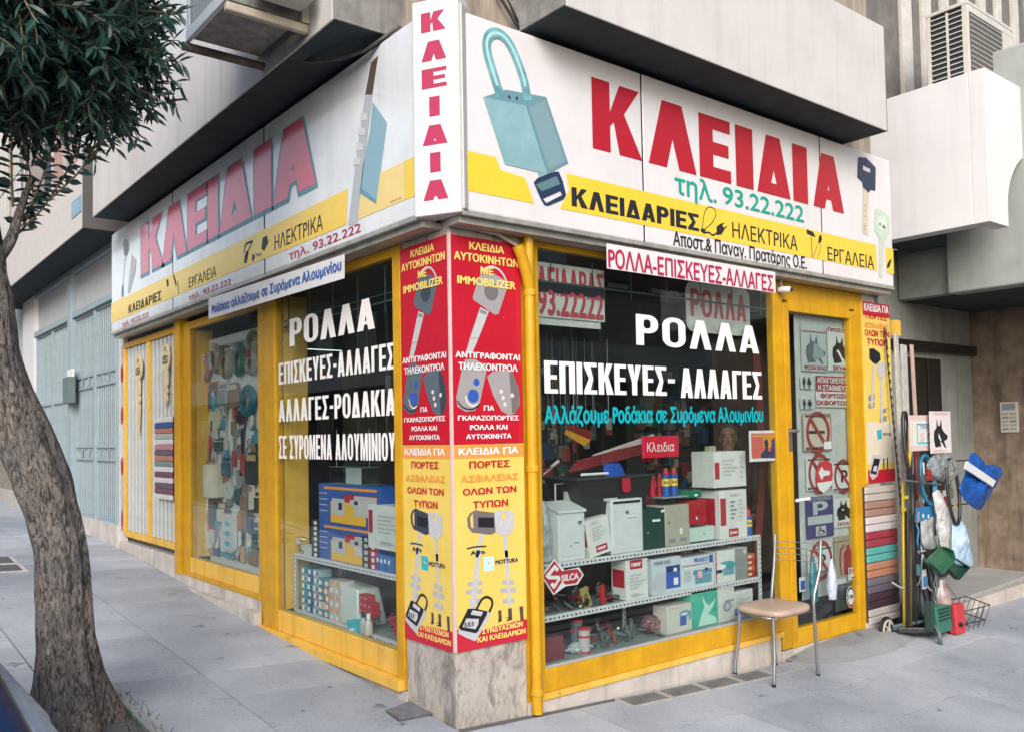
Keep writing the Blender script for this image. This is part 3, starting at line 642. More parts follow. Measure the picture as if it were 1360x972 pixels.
poly(RF, [(4.151,3.284),(4.228,3.28),(4.249,3.221),(4.196,3.163),(4.124,3.179),(4.104,3.239)], e3, flat('pale_key_light',(.60,.72,.60)), SR, 'pale_key_picture')
q = MB()
for c in [(4.146,3.213),(4.194,3.201),(4.213,3.196)]: q.prism(RF, disc(c,.012,.014,8), None, e3+.001)
q.out('pale_key_picture', I_BRN, SR)
poly(RF, [(4.131,3.093),(4.216,3.091),(4.153,2.774),(4.108,2.782)], e2, flat('pale_blade',(.55,.58,.50)), SR, 'pale_key_picture')
poly(RF, [(4.297,2.945),(4.312,2.939),(4.28,2.879),(4.249,2.86),(4.233,2.874),(4.253,2.908)], e2, I_BLK, SR, 'tool_picture')
text(RF, 'ΕΡΓΑ', *((4.273,2.814),(4.37,2.817)), e2, I_BLK, SR)
# bulb, plug, hammer, pliers
kb = [(1.902,2.882),(1.929,2.985),(1.975,3.029),(2.027,3.024),(2.045,2.989),(2.0,2.926),(1.931,2.879)]
ribbon(RF, smooth_pts(kb), .006, e2, I_BLK, SR, 'bulb_picture')
poly(RF, [(1.891,2.88),(1.94,2.874),(1.916,2.844),(1.882,2.857)], e2, I_BLK, SR, 'bulb_picture')
ribbon(RF, smooth_pts([(1.91,2.848),(1.968,2.859),(2.006,2.846),(2.052,2.867)]), .012, e2, I_BLK, SR, 'plug_picture')
poly(RF, [(2.048,2.908),(2.099,2.94),(2.133,2.9),(2.099,2.863),(2.051,2.851)], e2, I_BLK, SR, 'plug_picture')
for o in (0, 14): ribbon(RF, [(2.094,2.923),(2.131,2.945)] if o == 0 else [(2.117,2.903),(2.154,2.923)], .009, e2, I_BLK, SR, 'plug_picture')
poly(RF, [(3.096,3.031),(3.181,3.022),(3.213,2.987),(3.164,2.989),(3.099,2.998)], e2, I_BLK, SR, 'hammer_picture')
ribbon(RF, [(3.155,2.994),(3.16,2.825)], .008, e2, I_BRN, SR, 'hammer_picture')
ribbon(RF, smooth_pts([(3.274,2.995),(3.224,2.917),(3.175,2.834)]), .005, e2, I_BRN, SR, 'pliers_picture'); ribbon(RF, smooth_pts([(3.269,2.994),(3.269,2.909),(3.23,2.833)]), .005, e2, I_BRN, SR, 'pliers_picture')
poly(RF, [(3.259,3.0),(3.285,3.019),(3.298,2.983),(3.271,2.949),(3.246,2.951)], e2, I_BLK, SR, 'pliers_picture')

# left sign
SL = T('fascia_sign', 'weathered shop sign over the left windows with outlined red letters paled by painted-in sky sheen', 'sign', (-.1,3.1,2.69))
WHITE_L = mat('weathered_sky_sheen_acrylic', (.78,.83,.89), .1, var=.06, scale=1.5, col2=(.60,.63,.66))  # bluish white puts the sky reflection into the colour; streaks are weathering
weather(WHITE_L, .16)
def sign_box_left():
    xs_ = [.075, (2.068,3.599)[0], (4.083,3.464)[0], 6.12]
    for x, y in zip(xs_, xs_[1:]):
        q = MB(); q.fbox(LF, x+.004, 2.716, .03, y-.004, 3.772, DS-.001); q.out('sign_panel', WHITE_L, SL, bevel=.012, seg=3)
        if x > 1: q = MB(); q.fbox(LF, x-.005, 2.72, .05, x+.005, 3.768, DS-.0005); q.out('joint_seam', I_BLK, SL)
    q = MB(); q.fbox(LF, .07, 2.694, .03, 6.125, 2.718, DS+.004); q.out('bottom_trim', ALU, SL, bevel=.002)
    q = MB(); q.fbox(LF, .07, 2.66, 0, 6.12, 2.693, DS-.03); q.out('mounting_rail', ALU, SL)
sign_box_left()
SKY_Y = flat('sky_sheen_stripe', (.78,.60,.22), .12)  # paler yellow carries the sky reflection in its colour
q = MB(); q.prism(LF, [((0.851,2.908)[0],ZB0),(6.12,ZB0),(6.12,ZB1),((0.83,2.994)[0],ZB1)], None, e1); q.out('yellow_stripe', flat('left_stripe',(.84,.58,.06),.12), SL)
q = MB(); q.prism(LF, [(.19,ZB0),((0.738,2.973)[0],ZB0),((0.719,3.013)[0],ZB1),(.19,ZB1)], None, e1); q.out('yellow_stripe', SKY_Y, SL)
q = MB(); q.prism(LF, [(.087,ZB0),(.188,ZB0),(.188,ZB1),(.087,ZB1)], None, e1); q.out('yellow_stripe', I_SGY, SL)
XL = [('Κ',(5.03,3.359)[0],(4.329,3.375)[0]),('Λ',(4.373,3.384)[0],(3.703,3.388)[0]),('Ε',(3.674,3.382)[0],(3.218,3.383)[0]),('Ι',(3.192,3.378)[0],(2.956,3.418)[0]),('Δ',(2.94,3.414)[0],(2.29,3.382)[0]),('Ι',(2.234,3.423)[0],(1.935,3.404)[0]),('Α',(1.916,3.426)[0],(1.247,3.378)[0])]
I_SKYR = flat('sky_sheen_red', (.62,.11,.17), .12)  # same red as the right sign, sky reflection painted in as pink
for c, a, b in XL:
    text(LF, c, (a+.02,3.135), (b-.03,3.655), e1, I_DBL, SL, 'heavy', v=.26, h=.23, name='letter_outline')
    text(LF, c, (a,3.165), (b,3.645), e2, I_SKYR, SL, 'heavy', v=.235 if c != 'Ι' else .2, h=.2, name='letter')
text(LF, 'ΗΛΕΚΤΡΙΚΑ', *((1.889,2.853),(1.156,2.955)), e2, I_BLK, SL, off=.008)
text(LF, 'τηλ. 93.22.222', *((1.659,2.731),(0.674,2.804)), e2, I_MAG, SL, off=.012)
text(LF, 'ΕΡΓΑΛΕΙΑ', *((3.652,2.845),(3.005,2.931)), e2, I_BLK, SL, off=.008)
text(LF, 'τηλ. 93.22.222', *((3.654,2.724),(2.697,2.788)), e2, I_MAG, SL, off=.012)
text(LF, 'ΚΛΕΙΔΑΡΙΕΣ', *((5.462,2.845),(4.4,2.931)), e2, I_BLK, SL, 'heavy', v=.2, h=.17)
text(LF, 'τηλ. 93.22.222', *((5.71,2.72),(4.779,2.785)), e2, I_MAG, SL, off=.012)
text(LF, 'ΕΡΓΑ', *((0.338,2.841),(0.22,2.847)), e2, I_BLK, SL)
poly(LF, [(5.612,3.625),(5.55,3.623),(5.464,3.583),(5.452,3.494),(5.526,3.434),(5.626,3.472),(5.657,3.584)], e2, I_GRY, SL, 'screwdriver_picture')
ribbon(LF, [(5.576,3.45),(5.671,3.163)], .016, e2, I_LGR, SL, 'screwdriver_picture')
poly(LF, [(5.69,3.175),(5.64,3.159),(5.653,3.046),(5.716,3.046),(5.722,3.118)], e2, I_DBL, SL, 'screwdriver_picture')
poly(LF, [(5.35,3.428),(5.191,3.338),(5.227,3.234),(5.442,3.052),(5.491,3.068)], e2, I_LGR, SL, 'saw_picture')
BIT = [(0.495,3.707),(0.574,3.518)]
poly(LF, [(0.53,3.692),(0.453,3.705),(0.525,3.504),(0.604,3.53)], e2, flat('burnt_tip',(.10,.07,.06)), SL, 'drill_bit_picture')
poly(LF, [(0.604,3.529),(0.525,3.503),(0.579,3.307),(0.72,2.795),(0.826,2.816),(0.71,3.216)], e2, flat('bit_steel',(.42,.47,.52)), SL, 'drill_bit_picture')
for k,(x,y) in enumerate(((672,330),(662,400),(654,470),(640,535))):
    poly(LF, [[(0.658,3.444),(0.577,3.41),(0.583,3.377),(0.664,3.395)],[(0.686,3.366),(0.604,3.332),(0.61,3.297),(0.695,3.314)],[(0.714,3.281),(0.632,3.248),(0.638,3.216),(0.72,3.231)],[(0.747,3.206),(0.664,3.174),(0.67,3.139),(0.754,3.155)]][k], e3, flat('bit_light',(.60,.62,.64)), SL, 'drill_bit_picture')
poly(LF, [(0.521,3.463),(0.366,3.297),(0.496,2.874),(0.677,2.977),(0.64,3.121),(0.555,3.3)], e2, flat('plate_blue',(.24,.42,.52)), SL, 'blade_picture')
poly(LF, [(0.676,3.009),(0.491,2.891),(0.496,2.871),(0.684,2.976)], e3, I_DBL, SL, 'blade_picture')
ribbon(LF, smooth_pts([(2.432,2.929),(2.398,2.987),(2.268,2.987)]), .018, e2, I_BLK, SL, 'cable_picture')
poly(LF, [(2.092,2.977),(2.016,2.981),(1.991,2.928),(2.067,2.88),(2.113,2.904)], e2, I_BLK, SL, 'plug_picture')
ribbon(LF, smooth_pts([(2.216,2.884),(2.156,2.866),(2.115,2.877)]), .016, e2, I_GRY, SL, 'plug_picture')
poly(LF, [(2.427,2.899),(2.383,2.94),(2.348,2.918),(2.385,2.85),(2.435,2.855)], e2, I_BLK, SL, 'cable_picture')
poly(LF, [(2.285,2.889),(2.244,2.891),(2.23,2.859),(2.279,2.837)], e2, I_BLK, SL, 'cable_picture')
ribbon(LF, [(2.405,2.9),(2.284,2.981)], .014, e2, I_BLK, SL, 'cable_picture')
ribbon(LF, [(4.056,3.02),(3.976,2.916)], .03, e2, I_BLK, SL, 'hammer_picture'); ribbon(LF, [(3.94,2.952),(3.916,2.833)], .02, e2, I_GRY, SL, 'hammer_picture')
poly(LF, [(4.252,2.999),(4.203,3.009),(4.183,2.946),(4.236,2.936)], e2, I_BLK, SL, 'lock_picture')

# corner column sign
VC = T('corner_sign', 'narrow vertical white sign box on the building corner with seven crimson letters', 'sign', (-.1,-.05,2.71))
A1 = Vector((-.172,.062,0)); B1 = Vector((-.040,-.172,0)); dv = (B1-A1); Wc = dv.length; dv.normalize()
nv = Vector((-dv.y*-1, dv.x*-1, 0)); nv = Vector((dv.y, -dv.x, 0))
if nv.x > 0: nv = -nv
CF = Fr(tuple(A1), tuple(dv), tuple(nv))
q = MB(); q.fbox(CF, 0, 2.70, -.12, Wc, 3.842, 0); q.out('sign_panel', mat('white_corner_acrylic',(.72,.69,.685),.25,var=.04), VC, bevel=.008, seg=3)
q = MB(); q.fbox(CF, -.012, 2.72, -.13, Wc+.012, 3.80, -.02); q.out('side_channel', mat('grey_plastic_edge',(.45,.45,.46),.4), VC, bevel=.006)
for i, c in enumerate('ΚΛΕΙΔΙΑ'):
    zc = [3.72,3.565,3.42,3.27,3.12,2.975,2.83][i]
    hw = Wc*(.27 if c != 'Ι' else .115); text(CF, c, (Wc*.47-hw, zc-.052), (Wc*.47+hw, zc+.052), .0015, I_MAG, VC, 'heavy', v=.26 if c != 'Ι' else .2, h=.2, name='letter')

# banners hanging below the signs
Bn = T('cloth_banner', 'white strip banner with blue letters hung under the left sign', 'banner', LF.P(1.7,2.52,.16))
zb = [(3.143,2.686),(0.857,2.645),(0.86,2.502),(3.145,2.523)]
q = MB(); q.prism(LF, [zb[3],zb[2],zb[1],zb[0]], .162, .165); q.out('sheet', mat('banner_white',(.70,.71,.74),.6,var=.05), Bn)
text(LF, 'Ροδάκια αλλάζουμε σε Συρόμενα Αλουμινίου', *((3.063,2.537),(0.886,2.627)), .170, flat('banner_blue',(.02,.10,.40)), Bn, off=.035)
Br = T('cloth_banner', 'white strip banner with crimson capital letters hung under the right sign', 'banner', RF.P(2.0,2.5,.16))
zb = [(1.006,2.518),(2.641,2.514),(2.666,2.666),(1.017,2.675)]
rect(RF, (zb[0][0],zb[0][1]), (zb[2][0],zb[2][1]), .168, mat('banner_pink_white',(.74,.68,.69),.6,var=.05), Br, 'sheet', .003)
text(RF, 'ΡΟΛΛΑ-ΕΠΙΣΚΕΥΕΣ-ΑΛΛΑΓΕΣ', *((1.014,2.522),(2.64,2.641)), .170, I_MAG, Br, off=.03)
# little spot camera by the right banner
t = T('spot_lamp', 'small white cylindrical spot lamp fixed under the right sign above the door', 'lamp', RF.P(2.95,2.56,.15))
q = MB(); q.lathe(RF.P(2.92,2.585,.02), [(.020,0),(.024,.02),(.024,.075),(.02,.09)], 14, (.2,-1,-.1)); q.out('housing', I_WHT, t, smooth=True)
q = MB(); q.lathe(RF.P(2.939,2.575,.115), [(.018,0),(.016,.004)], 12, (.2,-1,-.1)); q.out('lens', I_BLK, t)
q = MB(); q.tube([RF.P(2.92,2.60,.04),RF.P(2.92,2.69,.04)], .008, 6); q.out('bracket', STEEL, t)

# ------------------------------------------------------------------ poster column round the marble pillar
def poster(F, flip, label, keycol, dark):
    K = (lambda p: (.478-p[0], p[1])) if flip else (lambda p: p)
    FF = Fr((0,.478,0),(0,-1,0),(-1,0,0)) if flip else RF
    P_ = T('corner_poster', label, 'poster', FF.P(.24,.43,.01), 'tall posters on the corner pillar')
    d = .012; e = d+.0012; g = e+.0012; Wp = .476; c0 = .004
    zt = 2.621; zr = (0.018,1.511)[1]; zo = (0.016,1.436)[1]; zy = (-0.001,0.539)[1]; z0 = .43
    RD = mat('poster_red_gloss', (.50,.012,.03), .22, var=.05, scale=3); weather(RD, .12, .27, 5, (.6,.6,.6), (.62,.40,.38)) if not flip else None; YD = mat('poster_yellow_gloss', (.74,.56,.16), .22, var=.06, scale=3, col2=(.70,.50,.09))
    q = MB(); q.fbox(FF, c0, zr, .001, Wp, zt, d); q.out('red_board', RD, P_)
    q = MB(); q.fbox(FF, c0, z0, .001, Wp, zr-.002, d); q.out('yellow_board', YD, P_)
    rect(FF, (c0,zo), (Wp,zr-.004), e, I_ORG, P_, 'orange_band')
    poly(FF, [(c0,z0),(Wp,z0),(Wp,(0.439,0.539)[1]),(.20,(0.439,0.539)[1]-.01),(c0,zy-.02+.03)], e, flat('band_red',(.50,.015,.04)), P_, 'red_band')
    W_ = [('ΚΛΕΙΔΙΑ',((0.121,2.554),(0.359,2.596)),I_LYEL),('ΑΥΤΟΚΙΝΗΤΩΝ',((0.02,2.488),(0.461,2.534)),I_LYEL),('ΜΕ',((0.194,2.427),(0.282,2.469)),I_LYEL),('IMMOBILIZER',((0.039,2.362),(0.438,2.406)),I_LYEL),
     ('ΑΝΤΙΓΡΑΦΟΝΤΑΙ',((0.019,1.966),(0.458,2.004)),I_WHT),('ΤΗΛΕΚΟΝΤΡΟΛ',((0.037,1.905),(0.44,1.945)),I_WHT),('ΓΙΑ',((0.201,1.69),(0.271,1.718)),I_WHT),('ΓΚΑΡΑΖΟΠΟΡΤΕΣ',((0.03,1.637),(0.442,1.664)),I_WHT),
     ('ΡΟΛΛΑ ΚΑΙ',((0.107,1.587),(0.361,1.614)),I_WHT),('ΑΥΤΟΚΙΝΗΤΑ',((0.08,1.538),(0.388,1.565)),I_WHT),('ΚΛΕΙΔΙΑ ΓΙΑ',((0.031,1.454),(0.434,1.492)),I_WHT),
     ('ΠΟΡΤΕΣ',((0.097,1.382),(0.373,1.421)),I_RED),('ΑΣΦΑΛΕΙΑΣ',((0.04,1.308),(0.431,1.349)),I_ORG),('ΟΛΩΝ ΤΩΝ',((0.053,1.242),(0.416,1.278)),I_RED),('ΤΥΠΩΝ',((0.117,1.17),(0.356,1.208)),I_RED),
     ('Atra',((0.095,0.926),(0.193,0.948)),I_NAV),('MOTTURA',((0.261,0.859),(0.419,0.883)),I_NAV),('ΣΥΝΔΥΑΣΜΩΝ',((0.164,0.503),(0.442,0.532)),I_LYEL),('ΚΑΙ ΚΛΕΙΔΑΡΙΩΝ',((0.133,0.462),(0.462,0.491)),I_LYEL)]
    # key with loop
    A = keycol
    def pp(z, m, name='key_picture', dd=e): poly(FF, z, dd, m, P_, name)
    ribbon(FF, smooth_pts([(0.213,2.453),(0.265,2.475),(0.317,2.467),(0.354,2.437),(0.373,2.403)]), .012, e, I_LGR, P_, 'key_picture')
    pp([(0.194,2.424),(0.286,2.44),(0.38,2.401),(0.38,2.373),(0.315,2.22),(0.289,2.212),(0.151,2.279),(0.14,2.293),(0.167,2.366)], A)
    pp(disc([(0.266,2.339)][0], .048,.05,20), dark, dd=g)
    pp([(0.19,2.246),(0.248,2.227),(0.176,2.079),(0.118,2.076)], I_SIL)
    pp([(0.118,2.073),(0.174,2.076),(0.13,1.993),(0.087,1.991)], I_SIL)
    pp([(0.192,2.238),(0.237,2.223),(0.229,2.208),(0.184,2.217)], I_GRY, dd=g)
    # two remote controls
    pp([(0.083,1.96),(0.148,1.965),(0.229,1.927),(0.221,1.889),(0.174,1.725),(0.143,1.69),(0.081,1.684),(0.029,1.711),(0.023,1.76),(0.055,1.884)], A, 'remote_picture')
    pp(disc([(0.133,1.768)][0],.036,.036,22), I_BLU, 'remote_picture', g)
    pp(disc([(0.155,1.842)][0],.020,.020,16), I_BLU, 'remote_picture', g)
    ribbon(FF, smooth_pts([(0.03,1.742),(0.052,1.715),(0.089,1.699),(0.135,1.7),(0.174,1.725)]), .008, g, I_BLK, P_, 'remote_picture')
    ribbon(FF, smooth_pts([(0.083,1.767),(0.094,1.733),(0.128,1.715),(0.163,1.725)]), .007, g, I_WHT, P_, 'remote_picture')
    pp([(0.228,1.874),(0.264,1.9),(0.353,1.916),(0.406,1.901),(0.45,1.812),(0.452,1.727),(0.421,1.675),(0.372,1.665),(0.324,1.688),(0.269,1.77)], A, 'remote_picture')
    pp([(0.381,1.9),(0.406,1.9),(0.45,1.812),(0.449,1.727),(0.422,1.678),(0.397,1.675)], dark, 'remote_picture', g-.0006)
    for c in [(0.323,1.795),(0.335,1.761),(0.347,1.725),(0.399,1.775)]: pp(disc(c,.0125,.0125,12), I_PINK if False else flat('button_pink',(.75,.60,.58)), 'remote_picture', g)
    # two long keys
    pp([[(0.135,1.162),(0.164,1.154),(0.262,1.139),(0.271,1.033),(0.233,1.021),(0.161,1.036),(0.111,1.043),(0.084,1.074),(0.079,1.12),(0.099,1.147)], [(0.099,1.124),(0.119,1.146),(0.12,1.065),(0.105,1.072)]], dark, 'long_key_picture')
    pp([(0.152,1.121),(0.258,1.113),(0.256,1.058),(0.151,1.069)], I_BLK, 'long_key_picture', g)
    pp([[(0.26,1.139),(0.288,1.152),(0.378,1.143),(0.399,1.121),(0.397,1.043),(0.36,1.011),(0.307,1.012),(0.267,1.036)], [(0.31,1.127),(0.329,1.137),(0.347,1.118),(0.332,1.099),(0.309,1.106)]], I_SIL, 'long_key_picture', g)
    pp([(0.16,1.033),(0.19,1.028),(0.148,0.909),(0.13,0.911)], I_SIL, 'long_key_picture')
    pp([(0.138,0.948),(0.17,0.945),(0.124,0.646),(0.089,0.65)], I_SIL, 'long_key_picture')
    pp([(0.316,1.012),(0.349,1.007),(0.351,0.889),(0.329,0.891)], I_SIL, 'long_key_picture')
    pp([(0.328,0.93),(0.352,0.927),(0.365,0.628),(0.344,0.625)], I_SIL, 'long_key_picture')
    for yy in (270,360,450):
        if yy == 270: z1, z2 = [(0.306,0.77),(0.388,0.761),(0.388,0.737),(0.305,0.747)], [(0.078,0.788),(0.177,0.782),(0.173,0.76),(0.074,0.766)]
        elif yy == 360: z1, z2 = [(0.293,0.728),(0.403,0.721),(0.402,0.694),(0.293,0.702)], [(0.067,0.747),(0.173,0.74),(0.169,0.714),(0.063,0.725)]
        else: z1, z2 = [(0.307,0.668),(0.39,0.663),(0.389,0.639),(0.307,0.644)], [(0.09,0.699),(0.165,0.692),(0.161,0.664),(0.09,0.673)]
        pp(z1, flat('bit_grey',(.40,.40,.42)), 'long_key_picture', e-.0004); pp(z2, flat('bit_grey',None), 'long_key_picture', e-.0004)
    pp([[(0.184,0.907),(0.253,0.904),(0.253,0.829),(0.186,0.83)], [(0.208,0.873),(0.219,0.882),(0.23,0.87),(0.219,0.862)]], I_CYA if flip else flat('pale_cyan',(.50,.75,.80)), 'maker_mark', e)
    ribbon(FF, smooth_pts([(0.074,0.962),(0.131,0.967),(0.203,0.963)]), .008, g, I_NAV, P_, 'maker_mark')
    # combination padlock
    pp([(0.007,0.532),(0.089,0.65),(0.131,0.639),(0.225,0.615),(0.221,0.592),(0.15,0.505),(0.121,0.472),(0.058,0.502)], I_SIL, 'padlock_picture', e+.0005)
    pp([(0.075,0.649),(0.124,0.643),(0.203,0.618),(0.199,0.601),(0.136,0.518),(0.122,0.514),(0.031,0.543),(0.014,0.559)], I_BLK, 'padlock_picture', g)
    ribbon(FF, smooth_pts([(0.131,0.639),(0.165,0.683),(0.197,0.694),(0.23,0.678),(0.236,0.648),(0.214,0.611)]), .014, g, I_BLK, P_, 'padlock_picture')
    pp([(0.103,0.638),(0.173,0.619),(0.159,0.598),(0.092,0.616)], I_SIL, 'padlock_picture', g+.001)
    pp([(0.064,0.6),(0.145,0.586),(0.14,0.558),(0.122,0.535),(0.038,0.559)], I_SIL, 'padlock_picture', g+.001)
    text(FF, '8.8.8', *((0.05,0.555),(0.11,0.579)), g+.002, I_BLK, P_)
    text(FF, '1 2', *((0.276,0.548),(0.364,0.568)), g, I_BLK, P_)
    for zz in ([(0.276,0.611),(0.298,0.611),(0.301,0.552),(0.278,0.549)], [(0.343,0.613),(0.37,0.613),(0.372,0.547),(0.346,0.548)], [(0.423,0.614),(0.45,0.612),(0.452,0.536),(0.429,0.536)]):
        pp(zz, I_BRN, 'small_key_picture', e)
    for s_, (a, b), m in W_: text(FF, s_, a, b, g+.0012, m, P_, off=.04)
    return P_
poster(RF, False, 'red and yellow poster with a grey key on the pillar face beside the yellow pipe', flat('key_grey',(.33,.31,.32)), flat('key_dark',(.16,.14,.15)))
poster(LF, True, 'red and yellow poster with a dark slate key on the pillar face towards the tree', flat('key_slate',(.09,.12,.15)), flat('key_slate_dark',(.035,.05,.07)))
MB().box(-.012,-.012,.43,.003,.003,2.63).out('corner_bead', mat('pale_pink_edge',(.68,.48,.47),.5), B)

# narrow poster right of the door
NP = T('narrow_poster', 'narrow yellow poster with keys on the pier right of the door', 'poster', RF.P(4.19,1.3,.01))
za = (4.099,2.6); 
NX0, NX1 = (4.084,2.351)[0], (4.513,2.313)[0]; NT, NB = (4.299,2.598)[1], (4.263,1.114)[1]; NR = (4.292,2.484)[1]; NR2 = (4.269,1.22)[1]
q = MB(); q.fbox(RF, NX0, NB, -.003, NX1, NT, .012); q.out('board', mat('poster_yellow_gloss',None), NP)
rect(RF, (NX0,NR),(NX1,NT), .0135, I_RED, NP, 'red_band'); rect(RF, (NX0,NB),(NX1,NR2), .0135, I_RED, NP, 'red_band')
rect(RF, (NX0,(4.273,1.269)[1]),(NX1,(4.295,1.612)[1]), .0130, flat('washed_out_print',(.66,.60,.48)), NP, 'faded_patch')
for s_, y0, y1, m in (('ΚΛΕΙΔΙΑ ΓΙΑ',415,406,I_WHT),('ΠΟΡΤΕΣ',425,417,I_RED),('ΑΣΦΑΛΕΙΑΣ',437,429,I_ORG),('ΟΛΩΝ ΤΩΝ',447,438,I_RED),('ΤΥΠΩΝ',458,449,I_RED)):
    k = {'ΚΛΕΙΔΙΑ ΓΙΑ':((4.294,2.522)[1],(4.299,2.585)[1]),'ΠΟΡΤΕΣ':((4.29,2.458)[1],(4.294,2.509)[1]),'ΑΣΦΑΛΕΙΑΣ':((4.285,2.382)[1],(4.289,2.433)[1]),'ΟΛΩΝ ΤΩΝ':((4.281,2.316)[1],(4.285,2.37)[1]),'ΤΥΠΩΝ':((4.276,2.244)[1],(4.28,2.297)[1])}[s_]
    ins = .02 if len(s_) > 7 else .05
    text(RF, s_, (NX0+ins,k[0]), (NX1-ins,k[1]), .0150, m, NP, off=.04)
dk = .0146
poly(RF, [(4.168,2.213),(4.239,2.217),(4.332,2.183),(4.341,2.127),(4.266,2.086),(4.208,2.103),(4.163,2.132)], dk, I_BLK, NP, 'key_picture')
poly(RF, [(4.303,2.107),(4.4,2.104),(4.42,2.041),(4.367,1.977),(4.296,1.987),(4.276,2.049)], dk+.001, I_SIL, NP, 'key_picture')
poly(RF, [(4.207,2.084),(4.242,2.086),(4.196,1.736),(4.161,1.736)], dk, I_LGR, NP, 'key_picture'); poly(RF, [(4.32,1.988),(4.356,1.989),(4.343,1.611),(4.307,1.611)], dk, I_LGR, NP, 'key_picture')
for zz in ([(4.132,1.828),(4.227,1.848),(4.224,1.798),(4.129,1.779)], [(4.127,1.76),(4.223,1.78),(4.22,1.736),(4.125,1.717)], [(4.302,1.712),(4.412,1.731),(4.409,1.693),(4.299,1.674)], [(4.298,1.649),(4.408,1.668),(4.405,1.624),(4.295,1.605)]): poly(RF, zz, dk-.0005, I_GRY, NP, 'key_picture')
poly(RF, [(4.243,1.543),(4.315,1.549),(4.322,1.474),(4.25,1.469)], dk, I_CYA, NP, 'maker_mark'); text(RF, 'MOTTURA', *((4.336,1.499),(4.472,1.522)), dk, I_NAV, NP)
poly(RF, [(4.159,1.341),(4.278,1.344),(4.311,1.312),(4.218,1.166),(4.146,1.138),(4.102,1.183)], dk+.001, I_SIL, NP, 'padlock_picture'); poly(RF, [(4.181,1.315),(4.275,1.306),(4.207,1.179),(4.115,1.195)], dk+.002, I_BLK, NP, 'padlock_picture'); poly(RF, [(4.177,1.254),(4.224,1.252),(4.209,1.203),(4.151,1.212)], dk+.003, I_SIL, NP, 'padlock_picture')
for zz in ([(4.323,1.311),(4.347,1.311),(4.342,1.223),(4.318,1.224)], [(4.384,1.316),(4.409,1.315),(4.402,1.221),(4.378,1.222)]): poly(RF, zz, dk, I_BRN, NP, 'small_key_picture')

# window lettering (white vinyl on the glass)
wl = .0 - .0085
VW = flat('vinyl_white', (.82,.81,.80), .5); VC_ = flat('vinyl_cyan', (.0,.36,.42), .5)
t = T('window_lettering', 'big white letters in four lines stuck on the left window glass', 'lettering', LF.P(1.4,1.7,wl))
for s_, ab in (('ΡΟΛΛΑ',((2.012,2.209),(0.808,2.401))),('ΕΠΙΣΚΕΥΕΣ-ΑΛΛΑΓΕΣ',((2.203,1.95),(0.584,2.105))),('ΑΛΛΑΓΕΣ-ΡΟΔΑΚΙΑ',((2.208,1.683),(0.582,1.84))),('ΣΕ ΣΥΡΟΜΕΝΑ ΑΛΟΥΜΙΝΙΟΥ',((2.213,1.419),(0.589,1.583)))):
    text(LF, s_, *ab, wl, VW, t, 'heavy', v=.23, h=.13, gap=.09)
t = T('window_lettering', 'big white letters in two lines stuck on the right window glass', 'lettering', RF.P(2,1.8,wl))
text(RF, 'ΡΟΛΛΑ', *((1.425,2.108),(2.699,2.303)), wl, VW, t, 'heavy', v=.20, h=.15, gap=.11)
text(RF, 'ΕΠΙΣΚΕΥΕΣ', *((0.655,1.792),(1.699,1.98)), wl, VW, t, 'heavy', v=.24, h=.13, gap=.07)
text(RF, '-', *((1.713,1.875),(1.78,1.901)), wl, VW, t, 'heavy', v=.2)
text(RF, 'ΑΛΛΑΓΕΣ', *((1.835,1.781),(2.72,1.977)), wl, VW, t, 'heavy', v=.24, h=.13, gap=.07)
t = T('window_lettering', 'line of smaller turquoise letters below the white words on the right window', 'lettering', RF.P(1.8,1.5,wl))
text(RF, 'Αλλάζουμε Ροδάκια σε Συρόμενα Αλουμινίου', *((0.65,1.589),(2.726,1.727)), wl, VC_, t, off=.045)

